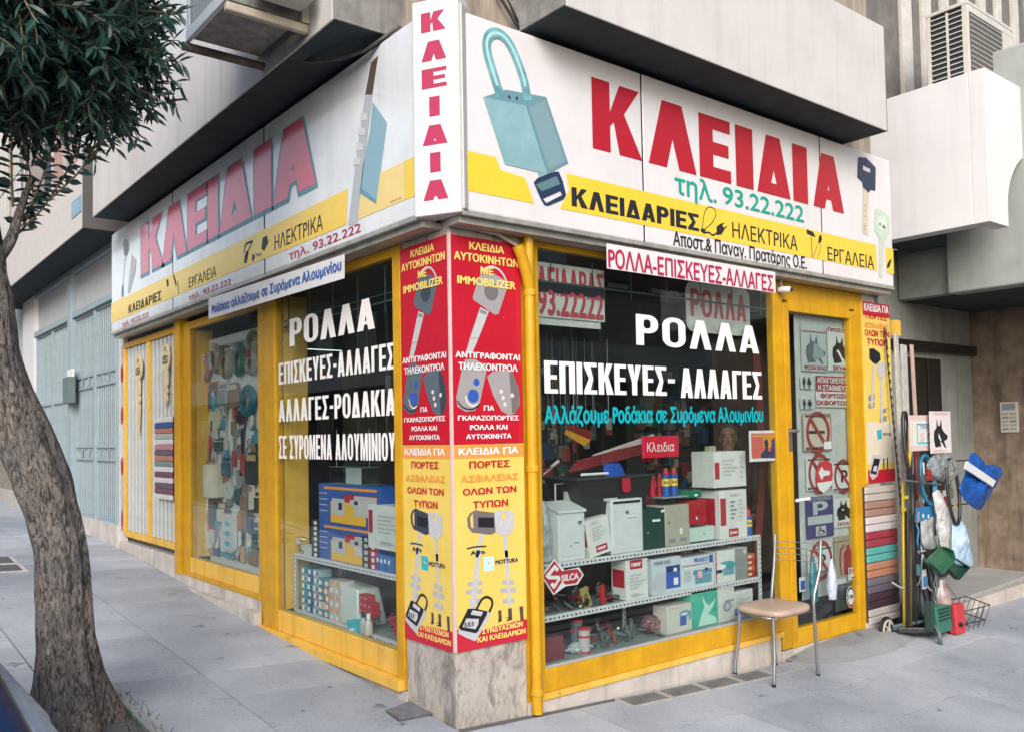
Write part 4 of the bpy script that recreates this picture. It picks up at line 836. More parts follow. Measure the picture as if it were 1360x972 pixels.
# ------------------------------------------------------------------ things behind the glass
def pmat(col, rough=.5, var=.05): 
    k = 'goods_'+'_'.join(str(int(c*255)) for c in col)+('_%d' % int(rough*10)); return mat(k, col, rough, var=var, scale=12)
CW = (.66,.65,.64); CR = (.42,.015,.035); CB = (.02,.09,.36); CC = (.03,.32,.42); CY = (.80,.52,.05); CK = (.02,.02,.024); CG = (.35,.36,.36)
def carton(F, name, label, cat, ab, d, depth, col, prints=(), group=None, bevel=.002, rough=.5, thing=True):
    """a box whose front (at distance d from the wall line) spans a..b"""
    (a, b) = ab; q = MB(); q.fbox(F, a[0], a[1], d-depth, b[0], b[1], d)
    o = q.out(name, pmat(col, rough), None, label, cat, group, bevel=bevel)
    n = .001
    for p in prints:
        x0, z0, x1, z1 = p[1:5]; A = (a[0]+(b[0]-a[0])*x0, a[1]+(b[1]-a[1])*z0); Bq = (a[0]+(b[0]-a[0])*x1, a[1]+(b[1]-a[1])*z1)
        n += .0007
        if p[0] == 'r': rect(F, A, Bq, d+n, p[5], o, p[6] if len(p) > 6 else 'printed_panel')
        elif p[0] == 'e': poly(F, disc(((A[0]+Bq[0])/2,(A[1]+Bq[1])/2), abs(Bq[0]-A[0])/2, abs(Bq[1]-A[1])/2, 20), d+n, p[5], o, p[6] if len(p) > 6 else 'printed_spot')
        elif p[0] == 't': text(F, p[6], A, Bq, d+n, p[5], o, off=.04)
        elif p[0] == 'g': # fine grey print
            q = MB(); k = 5
            for i in range(k):
                zz = A[1]+(Bq[1]-A[1])*(i+.2)/k; q.prism(F, [(A[0],zz),(A[0]+(Bq[0]-A[0])*(.6+.4*((i*7)%3)/2),zz),(A[0]+(Bq[0]-A[0])*(.6+.4*((i*7)%3)/2),zz+(Bq[1]-A[1])*.5/k),(A[0],zz+(Bq[1]-A[1])*.5/k)], None, d+n)
            q.out('small_print', p[5], o)
        elif p[0] == 's':  # print on the left end
            e = min(a[0],b[0]) if F is RF else None
            if F is RF:
                q = MB(); ya = -d+depth*x0; yb = -d+depth*x1; X = a[0]-.0015
                zz0 = a[1]+(b[1]-a[1])*z0; zz1 = a[1]+(b[1]-a[1])*z1; q.quad((X,ya,zz0),(X,yb,zz0),(X,yb,zz1),(X,ya,zz1)); q.out('printed_end', p[5], o)
        elif p[0] == 'p':  # proud piece
            q = MB(); q.fbox(F, A[0], A[1], d, Bq[0], Bq[1], d+p[7]); q.out(p[6], p[5], o, bevel=.001)
    return o
LG = flat('print_grey', (.45,.46,.48)); PR = flat('print_red', CR); SLOT = flat('slot_black', (.015,.015,.02))
def tilt(o, rx=0, ry=0, rz=0): o.rotation_euler = (math.radians(rx), math.radians(ry), math.radians(rz)); return o

# slotted angle shelves ------------------------------------------------
SW = mat('white_slotted_angle', (.62,.62,.64), .45, var=.06)
def shelf(F, label, a0, a1, levels, posts, d, depth, board, w_=.034):
    t = T('display_shelf', label, 'shelf', F.P((a0+a1)/2, .25, d-depth/2))
    lo, hi = min(a0,a1), max(a0,a1)
    for z in levels:
        q = MB(); q.fbox(F, lo, z-w_, d-.003, hi, z, d); q.fbox(F, lo, z-.004, d-.03, hi, z-.001, d-.003); q.out('front_rail', SW, t)
        q = MB(); k = int((hi-lo)/.034)
        for i in range(k):
            x = lo+(hi-lo)*(i+.5)/k; q.fbox(F, x-.008, z-w_*.66, d-.001, x+.004 if i%3 else x+.008, z-w_*.36, d+.0012)
        q.out('slot_row', SLOT, t, kind='stuff')
        q = MB(); q.fbox(F, lo, z-.010, d-depth, hi, z-.004, d-.031); q.out('shelf_board', board, t)
    zt = max(levels)
    for p, back in posts:
        dd = d-.004 if not back else d-depth
        q = MB(); q.fbox(F, p-.014, .2, dd-.003, p+.014, zt, dd+.0035); q.fbox(F, p+.011, .2, dd-.03, p+.014, zt, dd-.003); o = q.out('post', SW, t)
        q = MB()
        for i in range(int((zt-.2)/.034)): q.fbox(F, p-.004, .215+.034*i, dd+.003, p+.004, .228+.034*i, dd+.0048)
        q.out('slot_column', SLOT, t, kind='stuff')
    return t
BRD = mat('grey_shelf_board', (.25,.29,.28), .4, var=.1)
shelf(RF, 'white slotted metal shelf unit filling the right display window', .625, 2.775, (.80,.50), ((2.765,False),(2.765,True),(.64,True),(1.7,True)), -.10, .34, BRD)
q = MB(); q.fbox(RF, .61, .10, -.46, 2.87, .236, -.052); q.out('display_floor', BRD, B)
shelf(LF, 'white slotted metal shelf unit in the window with four lines of white letters', .60, 2.18, (.735,.335), ((2.16,False),(2.16,True),(.62,False)), -.10, .36, BRD)
q = MB(); q.fbox(LF, .58, .19, -.46, 2.21, .30, -.061); q.out('display_floor', BRD, B)

# right window: upper shelf -------------------------------------------
DW = -.12
Z8 = .80
def onz(ab, z): return ((ab[0][0], z), ab[1])
# sloping-lid white mailbox
def mailbox(label, ab, d, depth, col, lid=False, extras=(), z=None):
    a, b = ab; z = a[1] if z is None else z
    t = T('mailbox', label, 'mailbox', RF.P((a[0]+b[0])/2, z, d-depth/2), None)
    m = pmat(col, .35)
    if lid:
        q = MB(); h = b[1]-.05
        q.hexa([RF.P(a[0],z,d),RF.P(b[0],z,d),RF.P(b[0],z,d-depth),RF.P(a[0],z,d-depth),RF.P(a[0],h,d),RF.P(b[0],h,d),RF.P(b[0],b[1],d-depth),RF.P(a[0],b[1],d-depth)]); q.out('body', m, t, bevel=.004)
        q = MB(); q.hexa([RF.P(a[0]-.006,h+.001,d+.012),RF.P(b[0]+.006,h+.001,d+.012),RF.P(b[0]+.006,b[1]+.002,d-depth),RF.P(a[0]-.006,b[1]+.002,d-depth),RF.P(a[0]-.006,h+.016,d+.012),RF.P(b[0]+.006,h+.016,d+.012),RF.P(b[0]+.006,b[1]+.017,d-depth),RF.P(a[0]-.006,b[1]+.017,d-depth)]); q.out('lid', m, t, bevel=.002)
    else:
        q = MB(); q.fbox(RF, a[0], z, d-depth, b[0], b[1], d); q.out('body', m, t, bevel=.008, seg=3)
    W_ = b[0]-a[0]; H_ = b[1]-z
    q = MB(); q.fbox(RF, a[0]+W_*.08, z+H_*.08, d, b[0]-W_*.06, z+H_*.82, d+.0035); dr = q.out('door', m, t, bevel=.0015)
    for e in extras:
        x0, z0, x1, z1 = e[1:5]
        q = MB(); q.fbox(RF, a[0]+W_*x0, z+H_*z0, d+.0036, a[0]+W_*x1, z+H_*z1, d+.0036+e[6]); q.out(e[0], e[5], dr if e[0] != 'slot' else t, bevel=.0005)
    return t
mailbox('tall white mailbox with a sloping lid at the left end of the top shelf', ((0.836,0.813),(1.052,1.133)), DW, .15, (.62,.63,.64), True, (('key',.72,.66,.80,.70,STEEL,.02),('vent',.55,.30,.75,.315,SLOT,.001),('vent',.40,.25,.50,.265,SLOT,.001)), Z8)
mailbox('large rounded white mailbox in the middle of the top shelf', ((1.28,0.796),(1.565,1.14)), DW, .17, (.62,.63,.64), False, (('slot',.06,.92,.92,.965,SLOT,.001),('lock',.44,.73,.52,.78,STEEL,.006),('name_plate',.45,.60,.82,.68,flat('plate_white',(.75,.75,.75)),.002),('name_plate',.47,.62,.80,.66,LG,.0025)), Z8)
mailbox('dark green mailbox next to the large white one', ((1.566,0.787),(1.778,1.059)), DW, .17, (.018,.055,.042), False, (('name_plate',.40,.68,.75,.74,flat('plate_white',None),.002),('lock',.12,.40,.22,.46,STEEL,.006),('sticker',.80,.90,.95,.96,flat('plate_white',None),.002)), Z8)
mailbox('beige mailbox with two grey windows at the bottom', ((1.776,0.797),(2.029,1.073)), DW, .17, (.40,.37,.31), False, (('window',.12,.10,.38,.19,I_GRY,.001),('window',.55,.10,.82,.19,I_GRY,.001),('sticker',.55,.28,.66,.42,flat('plate_white',None),.001),('lock',.1,.55,.16,.60,STEEL,.005)), Z8)
o1 = carton(RF, 'cash_box', 'pale mint cash box under the small red box', 'box', ((2.018,0.81),(2.277,0.906)), DW, .15, (.50,.62,.56), (('e',.55,.42,.62,.55,I_GRY),))
carton(RF, 'key_cabinet', 'small red metal cabinet standing on the pale mint box', 'box', ((2.015,0.926),(2.203,1.088)), DW, .12, (.42,.02,.03), (('r',.04,.0,.96,.015,flat('dark_red',(.2,.01,.01))),('r',.04,.44,.96,.455,flat('dark_red',None)),('e',.45,.75,.55,.83,STEEL),('r',.38,.2,.45,.33,I_WHT),('e',.5,.18,.6,.26,STEEL)), rough=.35)
carton(RF, 'paint_tin_box', 'dark green flat case lying on the red cabinet', 'box', ((1.968,1.106),(2.183,1.156)), -.14, .2, (.01,.15,.08), (('r',.62,.2,.78,.5,I_WHT),))
# black open crate with a red tag
t = T('black_crate', 'big black plastic crate with a red tag lying across the mailboxes', 'crate', RF.P(1.45,1.15,-.3))
a0, a1 = (1.003,0.985)[0], (1.677,1.289)[0]; zt = (1.423,1.28)[1]; zb = Z8+.25
q = MB(); w4 = .05
P0 = [RF.P(a0+w4+.04,zb,-.17),RF.P(a1-w4,zb,-.17),RF.P(a1-w4,zb,-.40),RF.P(a0+w4+.04,zb,-.40)]; P1 = [RF.P(a0,zt,-.13),RF.P(a1,zt,-.13),RF.P(a1,zt,-.44),RF.P(a0,zt,-.44)]
P2 = [RF.P(a0+.012,zt,-.142),RF.P(a1-.012,zt,-.142),RF.P(a1-.012,zt,-.428),RF.P(a0+.012,zt,-.428)]
for i in range(4): j = (i+1)%4; q.quad(P0[i],P0[j],P1[j],P1[i]); q.quad(P1[i],P1[j],P2[j],P2[i]); q.quad(P2[i],P2[j],P0[j],P0[i])
q.quad(*P0); q.out('body', BLACKP, t)
q = MB(); q.tube([RF.P(a0-.01,zt,-.12),RF.P(a1+.01,zt,-.12),RF.P(a1+.01,zt,-.45),RF.P(a0-.01,zt,-.45)], .009, 6, closed=True); q.out('rim', mat('black_rim',(.03,.035,.04),.3), t)
ax = (1.385,1.245)[0]; bx_ = (1.46,1.242)[0]
poly(RF, [(ax,zt-.085),(ax+.02,zt-.10),(bx_-.02,zt-.10),(bx_,zt-.085),(bx_,zt-.008),(ax,zt-.008)], -.1195, PR, t, 'red_tag', .004)
rect(RF, ((1.227,1.206)[0],zt-.145),((1.347,1.199)[0],zt-.128), -.128, I_LGR, t, 'sticker', .002); text(RF, 'CARGO', ((1.254,1.204)[0],zt-.127),((1.333,1.2)[0],zt-.112), -.1275, PR, t) if False else None
q = MB(); q.lathe(RF.P((a0+a1)/2+.16,zt+.01,-.32), [(.09,0),(.10,.01),(.10,.02),(.03,.03)], 24, (.1,-1,.35)); q.out('cable_disc', mat('blue_plastic',(.02,.08,.45),.4), None, 'blue round reel half hidden in the black crate', 'reel')
q = MB(); q.tube([RF.P((1.108,1.335)[0],zt+.022,-.2),RF.P((1.337,1.327)[0],zt+.022,-.2)], .009, 8); q.out('white_stick', I_WHT, None, 'short white stick lying on the rim of the black crate', 'stick', smooth=True)
# spray cans
def spray(x, z, y, label, h=.145, r=.027, body=CB, band=CY, cap=CR, txt='WD-40', group=None):
    t = T('spray_can', label, 'spray can', (x,y,z), group)
    q = MB(); q.lathe((x,y,z), [(r,0),(r,h*.76)], 18); q.out('can', pmat(body,.25), t, smooth=True)
    if band: q = MB(); q.lathe((x,y,z), [(r+.0006,h*.36),(r+.0006,h*.62)], 18); bnd = q.out('label_band', pmat(band,.3), t, smooth=True)
    q = MB(); q.lathe((x,y,z), [(r,h*.765),(r*.8,h*.82),(r*.72,h*.84),(r*.72,h*.98),(r*.66,h)], 16); q.out('cap', pmat(cap,.35), t, smooth=True)
    if txt:
        a = Vector((-.62,-.78,0)).normalized(); s = Vector((.78,-.62,0)).normalized()
        FF = Fr((x,y,z), tuple(s), tuple(a)); text(FF, txt, (-r*.62,h*.44), (r*.62,h*.55), r*1.02, I_NAV, t, off=.05)
    return t
zc = (1.841,1.143)[1]
for k,(u,lab) in enumerate(((884,'left blue and yellow spray can on the mailbox tops'),(894,'right blue and yellow spray can on the mailbox tops'))):
    spray([(1.825,1.224)[0],(1.904,1.22)[0]][k], zc-.01, .15, lab, .185, .028, group='blue and yellow spray cans')
q = MB(); q.fbox(RF, (1.744,1.13)[0], zc-.022, -.26, (1.999,1.115)[0], zc-.012, -.10); q.out('tray', mat('grey_tray',(.25,.27,.28),.5), None, 'thin grey tray under the two spray cans on the mailboxes', 'tray')
for k in range(3):
    spray([(1.748,1.226)[0],(1.784,1.224)[0],(1.822,1.223)[0]][k], zc-.01, .2+.03*(k%2), ['leftmost','middle','rightmost'][k]+' of the three small red spray cans beside the blue ones', .15, .022, CR, (.6,.55,.5) if k==1 else None, CR, None, 'small red spray cans')
spray((2.692,0.912)[0], Z8, .14, 'blue and yellow spray can at the right end of the top shelf', .185, .028, group='blue and yellow spray cans')
spray((2.737,0.904)[0], Z8, .19, 'white and red spray can half hidden behind the stacked cartons', .20, .027, (.6,.6,.6), (.7,.3,.05), CR, None)
# leaning white carton with red labels
c = carton(RF, 'carton', 'white carton leaning back to the left of the large white mailbox', 'carton', (((1.086,0.788)[0],Z8+.012),((1.281,1.035)[0],(1.203,1.04)[1])), DW+.005, .09, CW, (('r',.30,.09,.80,.27,PR),('t',.36,.14,.74,.22,I_WHT,'ruwor'),('g',.2,.42,.8,.8,LG),('g',.2,.86,.6,.93,LG),('s',.1,.3,.9,.75,PR))); tilt(c, 0, -9, 0)
c = carton(RF, 'carton', 'lower of the two big white cartons stacked at the right of the top shelf', 'carton', (((2.347,0.801)[0],Z8),((2.653,1.143)[0],(2.514,1.139)[1])), DW, .20, CW, (('r',.02,.28,.22,.84,PR),('r',.30,.03,.66,.20,PR),('t',.34,.07,.62,.16,I_WHT,'Jomax'),('g',.38,.38,.60,.80,I_GRY),('g',.66,.40,.90,.82,LG),('g',.35,.86,.8,.93,LG),('s',.2,.28,.98,.84,PR)))
c = carton(RF, 'carton', 'upper of the two big white cartons, top of the stack', 'carton', ((2.296,1.161),(2.657,1.414)), DW, .20, CW, (('r',.02,.24,.16,.70,PR),('g',.26,.30,.72,.80,LG),('g',.8,.2,.92,.9,LG)))
q = MB(); q.fbox(RF, (2.472,1.189)[0], 1.0, -.34, (2.55,1.186)[0], (2.501,1.451)[1], -.30); q.out('cardboard_sheet', mat('beige_card',(.42,.36,.27),.7), None, 'strip of beige cardboard standing behind the stacked white cartons', 'cardboard')
# clear plastic bags at far left
BAGM = mat('cloudy_polythene', (.50,.55,.58), .15, var=.3, scale=14, bump=.5, bscale=25)
def bag(cx, cy, cz, w_, h_, dp, m, name, label, cat, seed=0, knot=True):
    q = MB(); prof = []; n = 32; R0 = 24
    rnd = random.Random(seed)
    rings = []
    for i in range(R0):
        t_ = i/(R0-1); r = math.sin(PI*(.16+.80*t_))**.6 if not knot else (1-.75*t_**3)*(.75+.25*math.sin(PI*t_))
        rg_ = [1+.16*noise.noise(Vector((math.cos(2*PI*k/n)*1.6,math.sin(2*PI*k/n)*1.6,t_*4+seed)))-.26*abs(noise.noise(Vector((math.cos(2*PI*k/n)*4,math.sin(2*PI*k/n)*4,t_*7+seed)))) for k in range(n)]; rings.append([(cx+math.cos(2*PI*k/n)*w_/2*r*rg_[k], cy+math.sin(2*PI*k/n)*dp/2*r*rg_[k], cz+h_*t_+.012*noise.noise(Vector((k*.8,i*.5,seed)))) for k in range(n)])
    for r in rings: q.v += r
    for i in range(R0-1):
        for k in range(n): k2 = (k+1)%n; q.f.append((i*n+k,i*n+k2,(i+1)*n+k2,(i+1)*n+k))
    q.f.append(tuple(range(n))[::-1]); q.f.append(tuple((R0-1)*n+k for k in range(n)))
    return q.out(name, m, None, label, cat, smooth=2)
bag((0.788,0.846)[0], .2, Z8, .12, .36, .12, BAGM, 'plastic_bag', 'cloudy plastic bag in the corner of the top shelf against the yellow post', 'bag', 3)
q = MB(); fx0, fx1 = (0.942,1.078)[0], (1.161,1.252)[0]; fz = (0.99,1.251)[1]
q.tube([RF.P(fx0,Z8,-.26),RF.P(fx0,fz,-.26),RF.P(fx1,fz+.0,-.26),RF.P(fx1,Z8,-.26)], .006, 6); q.out('wire_frame', I_LGR, None, 'thin grey wire frame standing behind the sloping-lid mailbox', 'frame')
q = MB(); q.fbox(RF, (1.019,1.027)[0], Z8, -.27, (1.301,1.198)[0], (1.17,1.2)[1], -.25); q.out('backing_panel', mat('pale_green_panel',(.38,.42,.38),.6), None, 'pale green panel leaning behind the leaning white carton', 'panel')
# rolled red awning sticks
t = T('awning_rolls', 'bundle of rolled dark red and white shutter strips lying slanted above the black crate', 'roll bundle', RF.P(1.4,1.35,-.25))
A_, B_ = (1.143,1.336), (1.858,1.475)
for k in range(6):
    q = MB(); dz = .018*k; q.tube([RF.P(A_[0]+.02*k+(.12 if k>3 else 0),A_[1]-.02+dz,-.36), RF.P(B_[0],B_[1]-.04+dz*1.1,-.28)], .013, 8); q.out('roll', mat('maroon_roll',(.22,.02,.025),.5,var=.2) if k < 4 else mat('white_roll',(.5,.42,.42),.5), t, smooth=True)
for k,(u0,u1) in enumerate(((753,775),(752,760))):
    q = MB(); q.tube([RF.P((0.825,1.303)[0]+.05*k, (0.825,1.303)[1]+.01*k, -.3), RF.P((1.01,1.37)[0], (1.011,1.379)[1]+.01*k, -.3)], .012, 8); q.out('roll', mat('white_roll',None) if k else mat('maroon_roll',None), t, smooth=True)
# hanging price cards and signs in the window
q = rect(RF, (1.477,1.396), (1.826,1.534), -.03, flat('sign_red_card',(.60,.015,.045)), None, 'window_card', .004); props(q, 'small red card reading Κλειδια in white, hung in the right window', 'sign')
text(RF, 'Κλειδια', *((1.523,1.433),(1.78,1.495)), -.0288, I_WHT, q, off=.0)
cd = T('window_card', 'tilted maroon and orange card hanging behind the turquoise letters', 'sign', RF.P(1.2,1.35,-.3))
poly(RF, [(1.079,1.585),(1.292,1.515),(1.232,1.478),(1.066,1.557)], -.3, flat('tilt_orange',(.62,.28,.02)), cd, 'orange_half', .003); poly(RF, [(1.087,1.623),(1.301,1.573),(1.299,1.515),(1.079,1.585)], -.3, flat('tilt_maroon',(.22,.02,.02)), cd, 'maroon_half', .003)
q = rect(RF, (2.566,1.337), (2.896,1.557), -.018, flat('card_white',(.75,.74,.74)), None, 'picture_poster', .002); props(q, 'small orange poster with two blue figures at the right edge of the window', 'poster')
rect(RF, (2.589,1.36), (2.881,1.538), -.0168, flat('poster_coral',(.62,.12,.09)), q, 'printed_panel'); rect(RF, (2.726,1.434), (2.876,1.53), -.0162, flat('poster_orange',(.72,.28,.03)), q, 'printed_panel')
poly(RF, [(2.696,1.387),(2.752,1.423),(2.737,1.478),(2.774,1.499),(2.79,1.466),(2.779,1.412),(2.814,1.4),(2.785,1.357),(2.695,1.36)], -.0156, I_NAV, q, 'printed_figure'); poly(RF, [(2.795,1.378),(2.825,1.432),(2.828,1.487),(2.866,1.508),(2.877,1.464),(2.869,1.398),(2.867,1.354),(2.794,1.357)], -.0156, flat('violet',(.05,.03,.16)), q, 'printed_figure')
text(RF, 'ΚΑΤΑΣΤΗΜΑ', *((2.605,1.512),(2.721,1.527)), -.0156, I_LYEL, q)
# hanging sheets high in the window
SHM = mat('translucent_sheet', (.50,.50,.48), .5, var=.12)
q = rect(RF, (0.638,2.238), (1.194,2.558), -.05, SHM, None, 'hanging_sign', .002); props(q, 'white hanging sheet with a red phone number at the top left of the window', 'sign')
text(RF, 'ΛΕΙΔΑΡΑΣ', *((0.652,2.37),(1.187,2.534)), -.048, flat('sheet_red',(.36,.05,.07)), q, 'heavy', v=.2, h=.16); text(RF, '93.22222', *((0.649,2.247),(1.183,2.412)), -.048, flat('sheet_red',None), q, off=.04)
rect(RF, (0.641,2.383), (1.19,2.441), -.0475, I_BLK, q, 'rule_line')
q = rect(RF, (0.637,2.194), (1.165,2.261), -.06, SHM, None, 'plastic_strip', .006); props(q, 'narrow white strip hanging below the phone number sheet', 'strip')
q = poly(RF, rr(*(1.96,2.23), *(2.66,2.573), .07), -.05, SHM, None, 'hanging_sign', .002); props(q, 'pale rounded hanging sheet reading ΡΟΛΛΑ in faded red, top right of the right window', 'sign')
text(RF, 'ΡΟΛΛΑ', *((2.003,2.335),(2.614,2.525)), -.048, flat('sheet_red',None), q, 'heavy', v=.2, h=.16)
for a_, b_, lab in (((1.747,2.489),(2.012,2.642),'dark framed notice hanging inside left of the pale beam'), ((2.192,2.536),(2.565,2.642),'narrow framed notice hanging inside above the word ΡΟΛΛΑ')):
    q = rect(RF, a_, b_, -.6, mat('dark_notice',(.03,.03,.03),.5), None, 'framed_notice', .02); props(q, lab, 'notice'); rect(RF, (a_[0]+.03,b_[1]-.05), (b_[0]-.03,b_[1]-.02), -.598, I_LGR, q, 'pale_line')
# grille bars behind the upper glass
q = MB(); q.fbox(RF, .62, 2.44, -.055, 2.86, 2.452, -.045)
for k in range(7): q.fbox(RF, .75+.34*k, 2.40, -.056, .758+.34*k, 2.60, -.048)
q.out('roller_guide', mat('teal_grey_metal',(.08,.12,.12),.4,.5), B)
q = MB(); q.fbox(LF, .60, 2.36, -.055, 2.2, 2.372, -.045); q.fbox(LF, .60, 2.41, -.055, 2.2, 2.416, -.045)
for k in range(5): q.fbox(LF, .75+.34*k, 2.30, -.056, .758+.34*k, 2.58, -.048)
q.out('roller_guide', mat('teal_grey_metal',None), B)

# red emblem board (held only by its hook)
t = T('emblem_board', 'red diamond board with white zigzag and pointed name tag inside the right window', 'sign', RF.P(.8,.6,-.03))
poly(RF, [(0.628,0.749),(0.727,0.837),(0.807,0.764),(0.921,0.769),(0.956,0.721),(0.906,0.67),(0.81,0.672),(0.716,0.632)], -.0355, I_WHT, t, 'white_edge', .004)
poly(RF, [(0.637,0.748),(0.727,0.829),(0.812,0.729),(0.719,0.64)], -.034, flat('emblem_red',(.50,.02,.05)), t, 'red_diamond')
poly(RF, [(0.789,0.764),(0.908,0.762),(0.944,0.723),(0.894,0.68),(0.811,0.681),(0.788,0.701)], -.0342, flat('emblem_red',None), t, 'red_tag')
poly(RF, [(0.653,0.747),(0.727,0.807),(0.761,0.778),(0.743,0.762),(0.726,0.777),(0.69,0.747),(0.76,0.739),(0.771,0.716),(0.729,0.682),(0.753,0.696),(0.717,0.666),(0.689,0.695),(0.707,0.706),(0.724,0.696),(0.747,0.719),(0.679,0.727)], -.0325, I_WHT, t, 'zigzag_letter')
text(RF, 'SILCA', *((0.776,0.702),(0.914,0.741)), -.0325, I_WHT, t, off=.05)

# middle shelf of the right window --------------------------------------
Z5 = .50
def junk(n, F, x0, x1, z, d0, d1, label, mats, seed, hmax=.08, name='tool_heap'):
    """a heap of small padlocks, cylinders and hasps"""
    t = T(name, label, 'tools', F.P((x0+x1)/2, z, (d0+d1)/2)); r = random.Random(seed)
    for i in range(n):
        x = r.uniform(x0,x1); d = r.uniform(d0,d1); h = z+r.uniform(.005,hmax*(.35+.65*r.random())); m = mats[i%len(mats)]; q = MB(); c = Vector(F.P(x,h,d))
        k = i % 4; a = Vector((r.uniform(-1,1),r.uniform(-1,1),r.uniform(-.5,.5))).normalized(); l = r.uniform(.02,.05)
        if k == 0: q.lathe(c, [(.011,-l),(.013,-l*.9),(.013,l*.8),(.008,l)], 10, a); nm = 'lock_cylinder'
        elif k == 1: q.box(-.016,-.008,-.022,.016,.008,.022); q.xf(Matrix.Translation(c) @ Matrix.Rotation(r.uniform(0,6),4,'Z') @ Matrix.Rotation(r.uniform(-.6,.6),4,'X')); q.tube([c+Vector((-.01,0,.02)),c+Vector((-.01,0,.04)),c+Vector((0,0,.05)),c+Vector((.01,0,.04)),c+Vector((.01,0,.02))], .003, 6); nm = 'padlock'
        elif k == 2: q.tube([c-a*l, c, c+a*l+Vector((0,0,.01))], [.006,.009,.004], 7); nm = 'hand_tool'
        else: q.box(-.03,-.012,-.004,.03,.012,.004); q.xf(Matrix.Translation(c) @ Matrix.Rotation(r.uniform(0,6),4,'Z') @ Matrix.Rotation(r.uniform(-1,1),4,'Y')); nm = 'hasp'
        q.out(nm, m, t)
    return t
JM = [mat('junk_black',(.02,.02,.022),.4), mat('junk_steel',(.35,.35,.36),.3,.8), mat('junk_red',(.25,.02,.02),.5), mat('junk_brass',(.45,.30,.08),.35,.7), mat('junk_grey',(.10,.11,.12),.5), mat('junk_green',(.02,.10,.08),.5)]
junk(34, RF, (0.75,0.612)[0], (1.153,0.561)[0], Z5, -.30, -.12, 'heap of padlocks and lock cylinders under the red emblem board', [JM[0],JM[4],JM[1],JM[0],JM[2],JM[3]], 4, .12)
junk(14, RF, (1.168,0.553)[0], (1.413,0.546)[0], Z5, -.30, -.15, 'a few red and dark tools lying left of the upright white carton', [JM[2],JM[0],JM[4]], 9, .09)
q = MB(); zt2 = (1.091,0.626)[1]; q.fbox(RF, (1.052,0.577)[0], Z5, -.14, (1.115,0.569)[0], zt2, -.128); o = q.out('brass_tag', mat('tag_brass',(.42,.33,.12),.4,.3), None, 'pale brass tag propped upright on the middle shelf', 'tag', bevel=.003); tilt(o, -8, -14, 0)
q = MB(); q.fbox(RF, (1.194,0.557)[0], Z5, -.15, (1.227,0.553)[0], (1.209,0.62)[1], -.135); q.out('red_tool', mat('tool_red',(.40,.02,.02),.4), None, 'narrow red tool standing upright on the middle shelf', 'tool', bevel=.003)
Zc = (((1.398,0.511)[0],Z5),((1.6,0.74)[0],(1.495,0.751)[1]))
carton(RF, 'carton', 'tall white carton with red top label on the middle shelf', 'carton', Zc, DW, .13, CW, (('r',.18,.76,.74,.99,PR),('t',.24,.82,.68,.92,I_WHT,'ruwor'),('g',.15,.25,.85,.65,LG),('g',.2,.05,.8,.15,LG),('s',.1,.3,.9,.75,PR)))
C2 = (((1.642,0.503)[0],Z5),((1.922,0.713)[0],(1.781,0.732)[1]))
carton(RF, 'picture_carton', 'pale blue carton with a dark blue machine pictured, second on the middle shelf', 'carton', C2, DW, .13, (.52,.58,.62), (('e',-.0,.02,.55,.60,I_LGR),('r',.46,.12,.96,.76,I_BLU),('r',.50,.58,.92,.72,I_NAV),('r',.72,.20,.88,.40,I_WHT),('r',.72,.58,.84,.68,I_WHT),('t',.06,.84,.62,.93,I_GRY,'NINE LED')))
C3 = (((1.929,0.497)[0],Z5),((2.26,0.695)[0],(2.085,0.712)[1]))
carton(RF, 'picture_carton', 'white and blue carton with a power tool photo, third on the middle shelf', 'carton', C3, DW, .13, (.58,.64,.68), (('r',.0,.72,.86,.745,PR),('t',.38,.80,.84,.94,I_BLU,'PEUGEOT'),('r',.86,.74,.98,.98,I_BLU),('r',.40,.12,.92,.40,I_DBL),('r',.34,.42,.94,.56,flat('tool_blue',(.10,.25,.42))),('r',.48,.30,.62,.52,I_PINK),('r',.06,.25,.26,.6,I_LGR),('e',.70,.50,.80,.60,I_NAV)))
C4 = (((2.284,0.49)[0],Z5),((2.642,0.705)[0],(2.453,0.723)[1]))
carton(RF, 'picture_carton', 'half white half grey carton with a turquoise sander, fourth on the middle shelf', 'carton', C4, DW, .14, (.62,.64,.62), (('r',.60,.0,1,.99,flat('carton_grey',(.22,.24,.25))),('r',.0,.0,.03,.99,I_MAG),('r',.22,.22,.56,.56,I_DBL),('e',.10,.40,.60,.66,flat('sander_teal',(.05,.28,.34))),('e',.04,.42,.30,.58,I_WHT),('e',.86,.8,.96,.94,I_LGR),('r',.0,.32,.18,.42,I_NAV)))
for k in range(4):
    carton(RF, 'small_carton', ['lowest','second lowest','second highest','topmost'][k]+' small orange-red carton in the stack beside the shelf post', 'carton', (((2.676,0.478)[0],Z5+.042*k),((2.761,0.578)[0],Z5+.042*k+.040)), -.14, .12, (.45,.09,.03) if k%2 else (.42,.03,.02), (('r',.0,.3,.5,.7,I_CRM),), 'small orange-red cartons beside the shelf post')
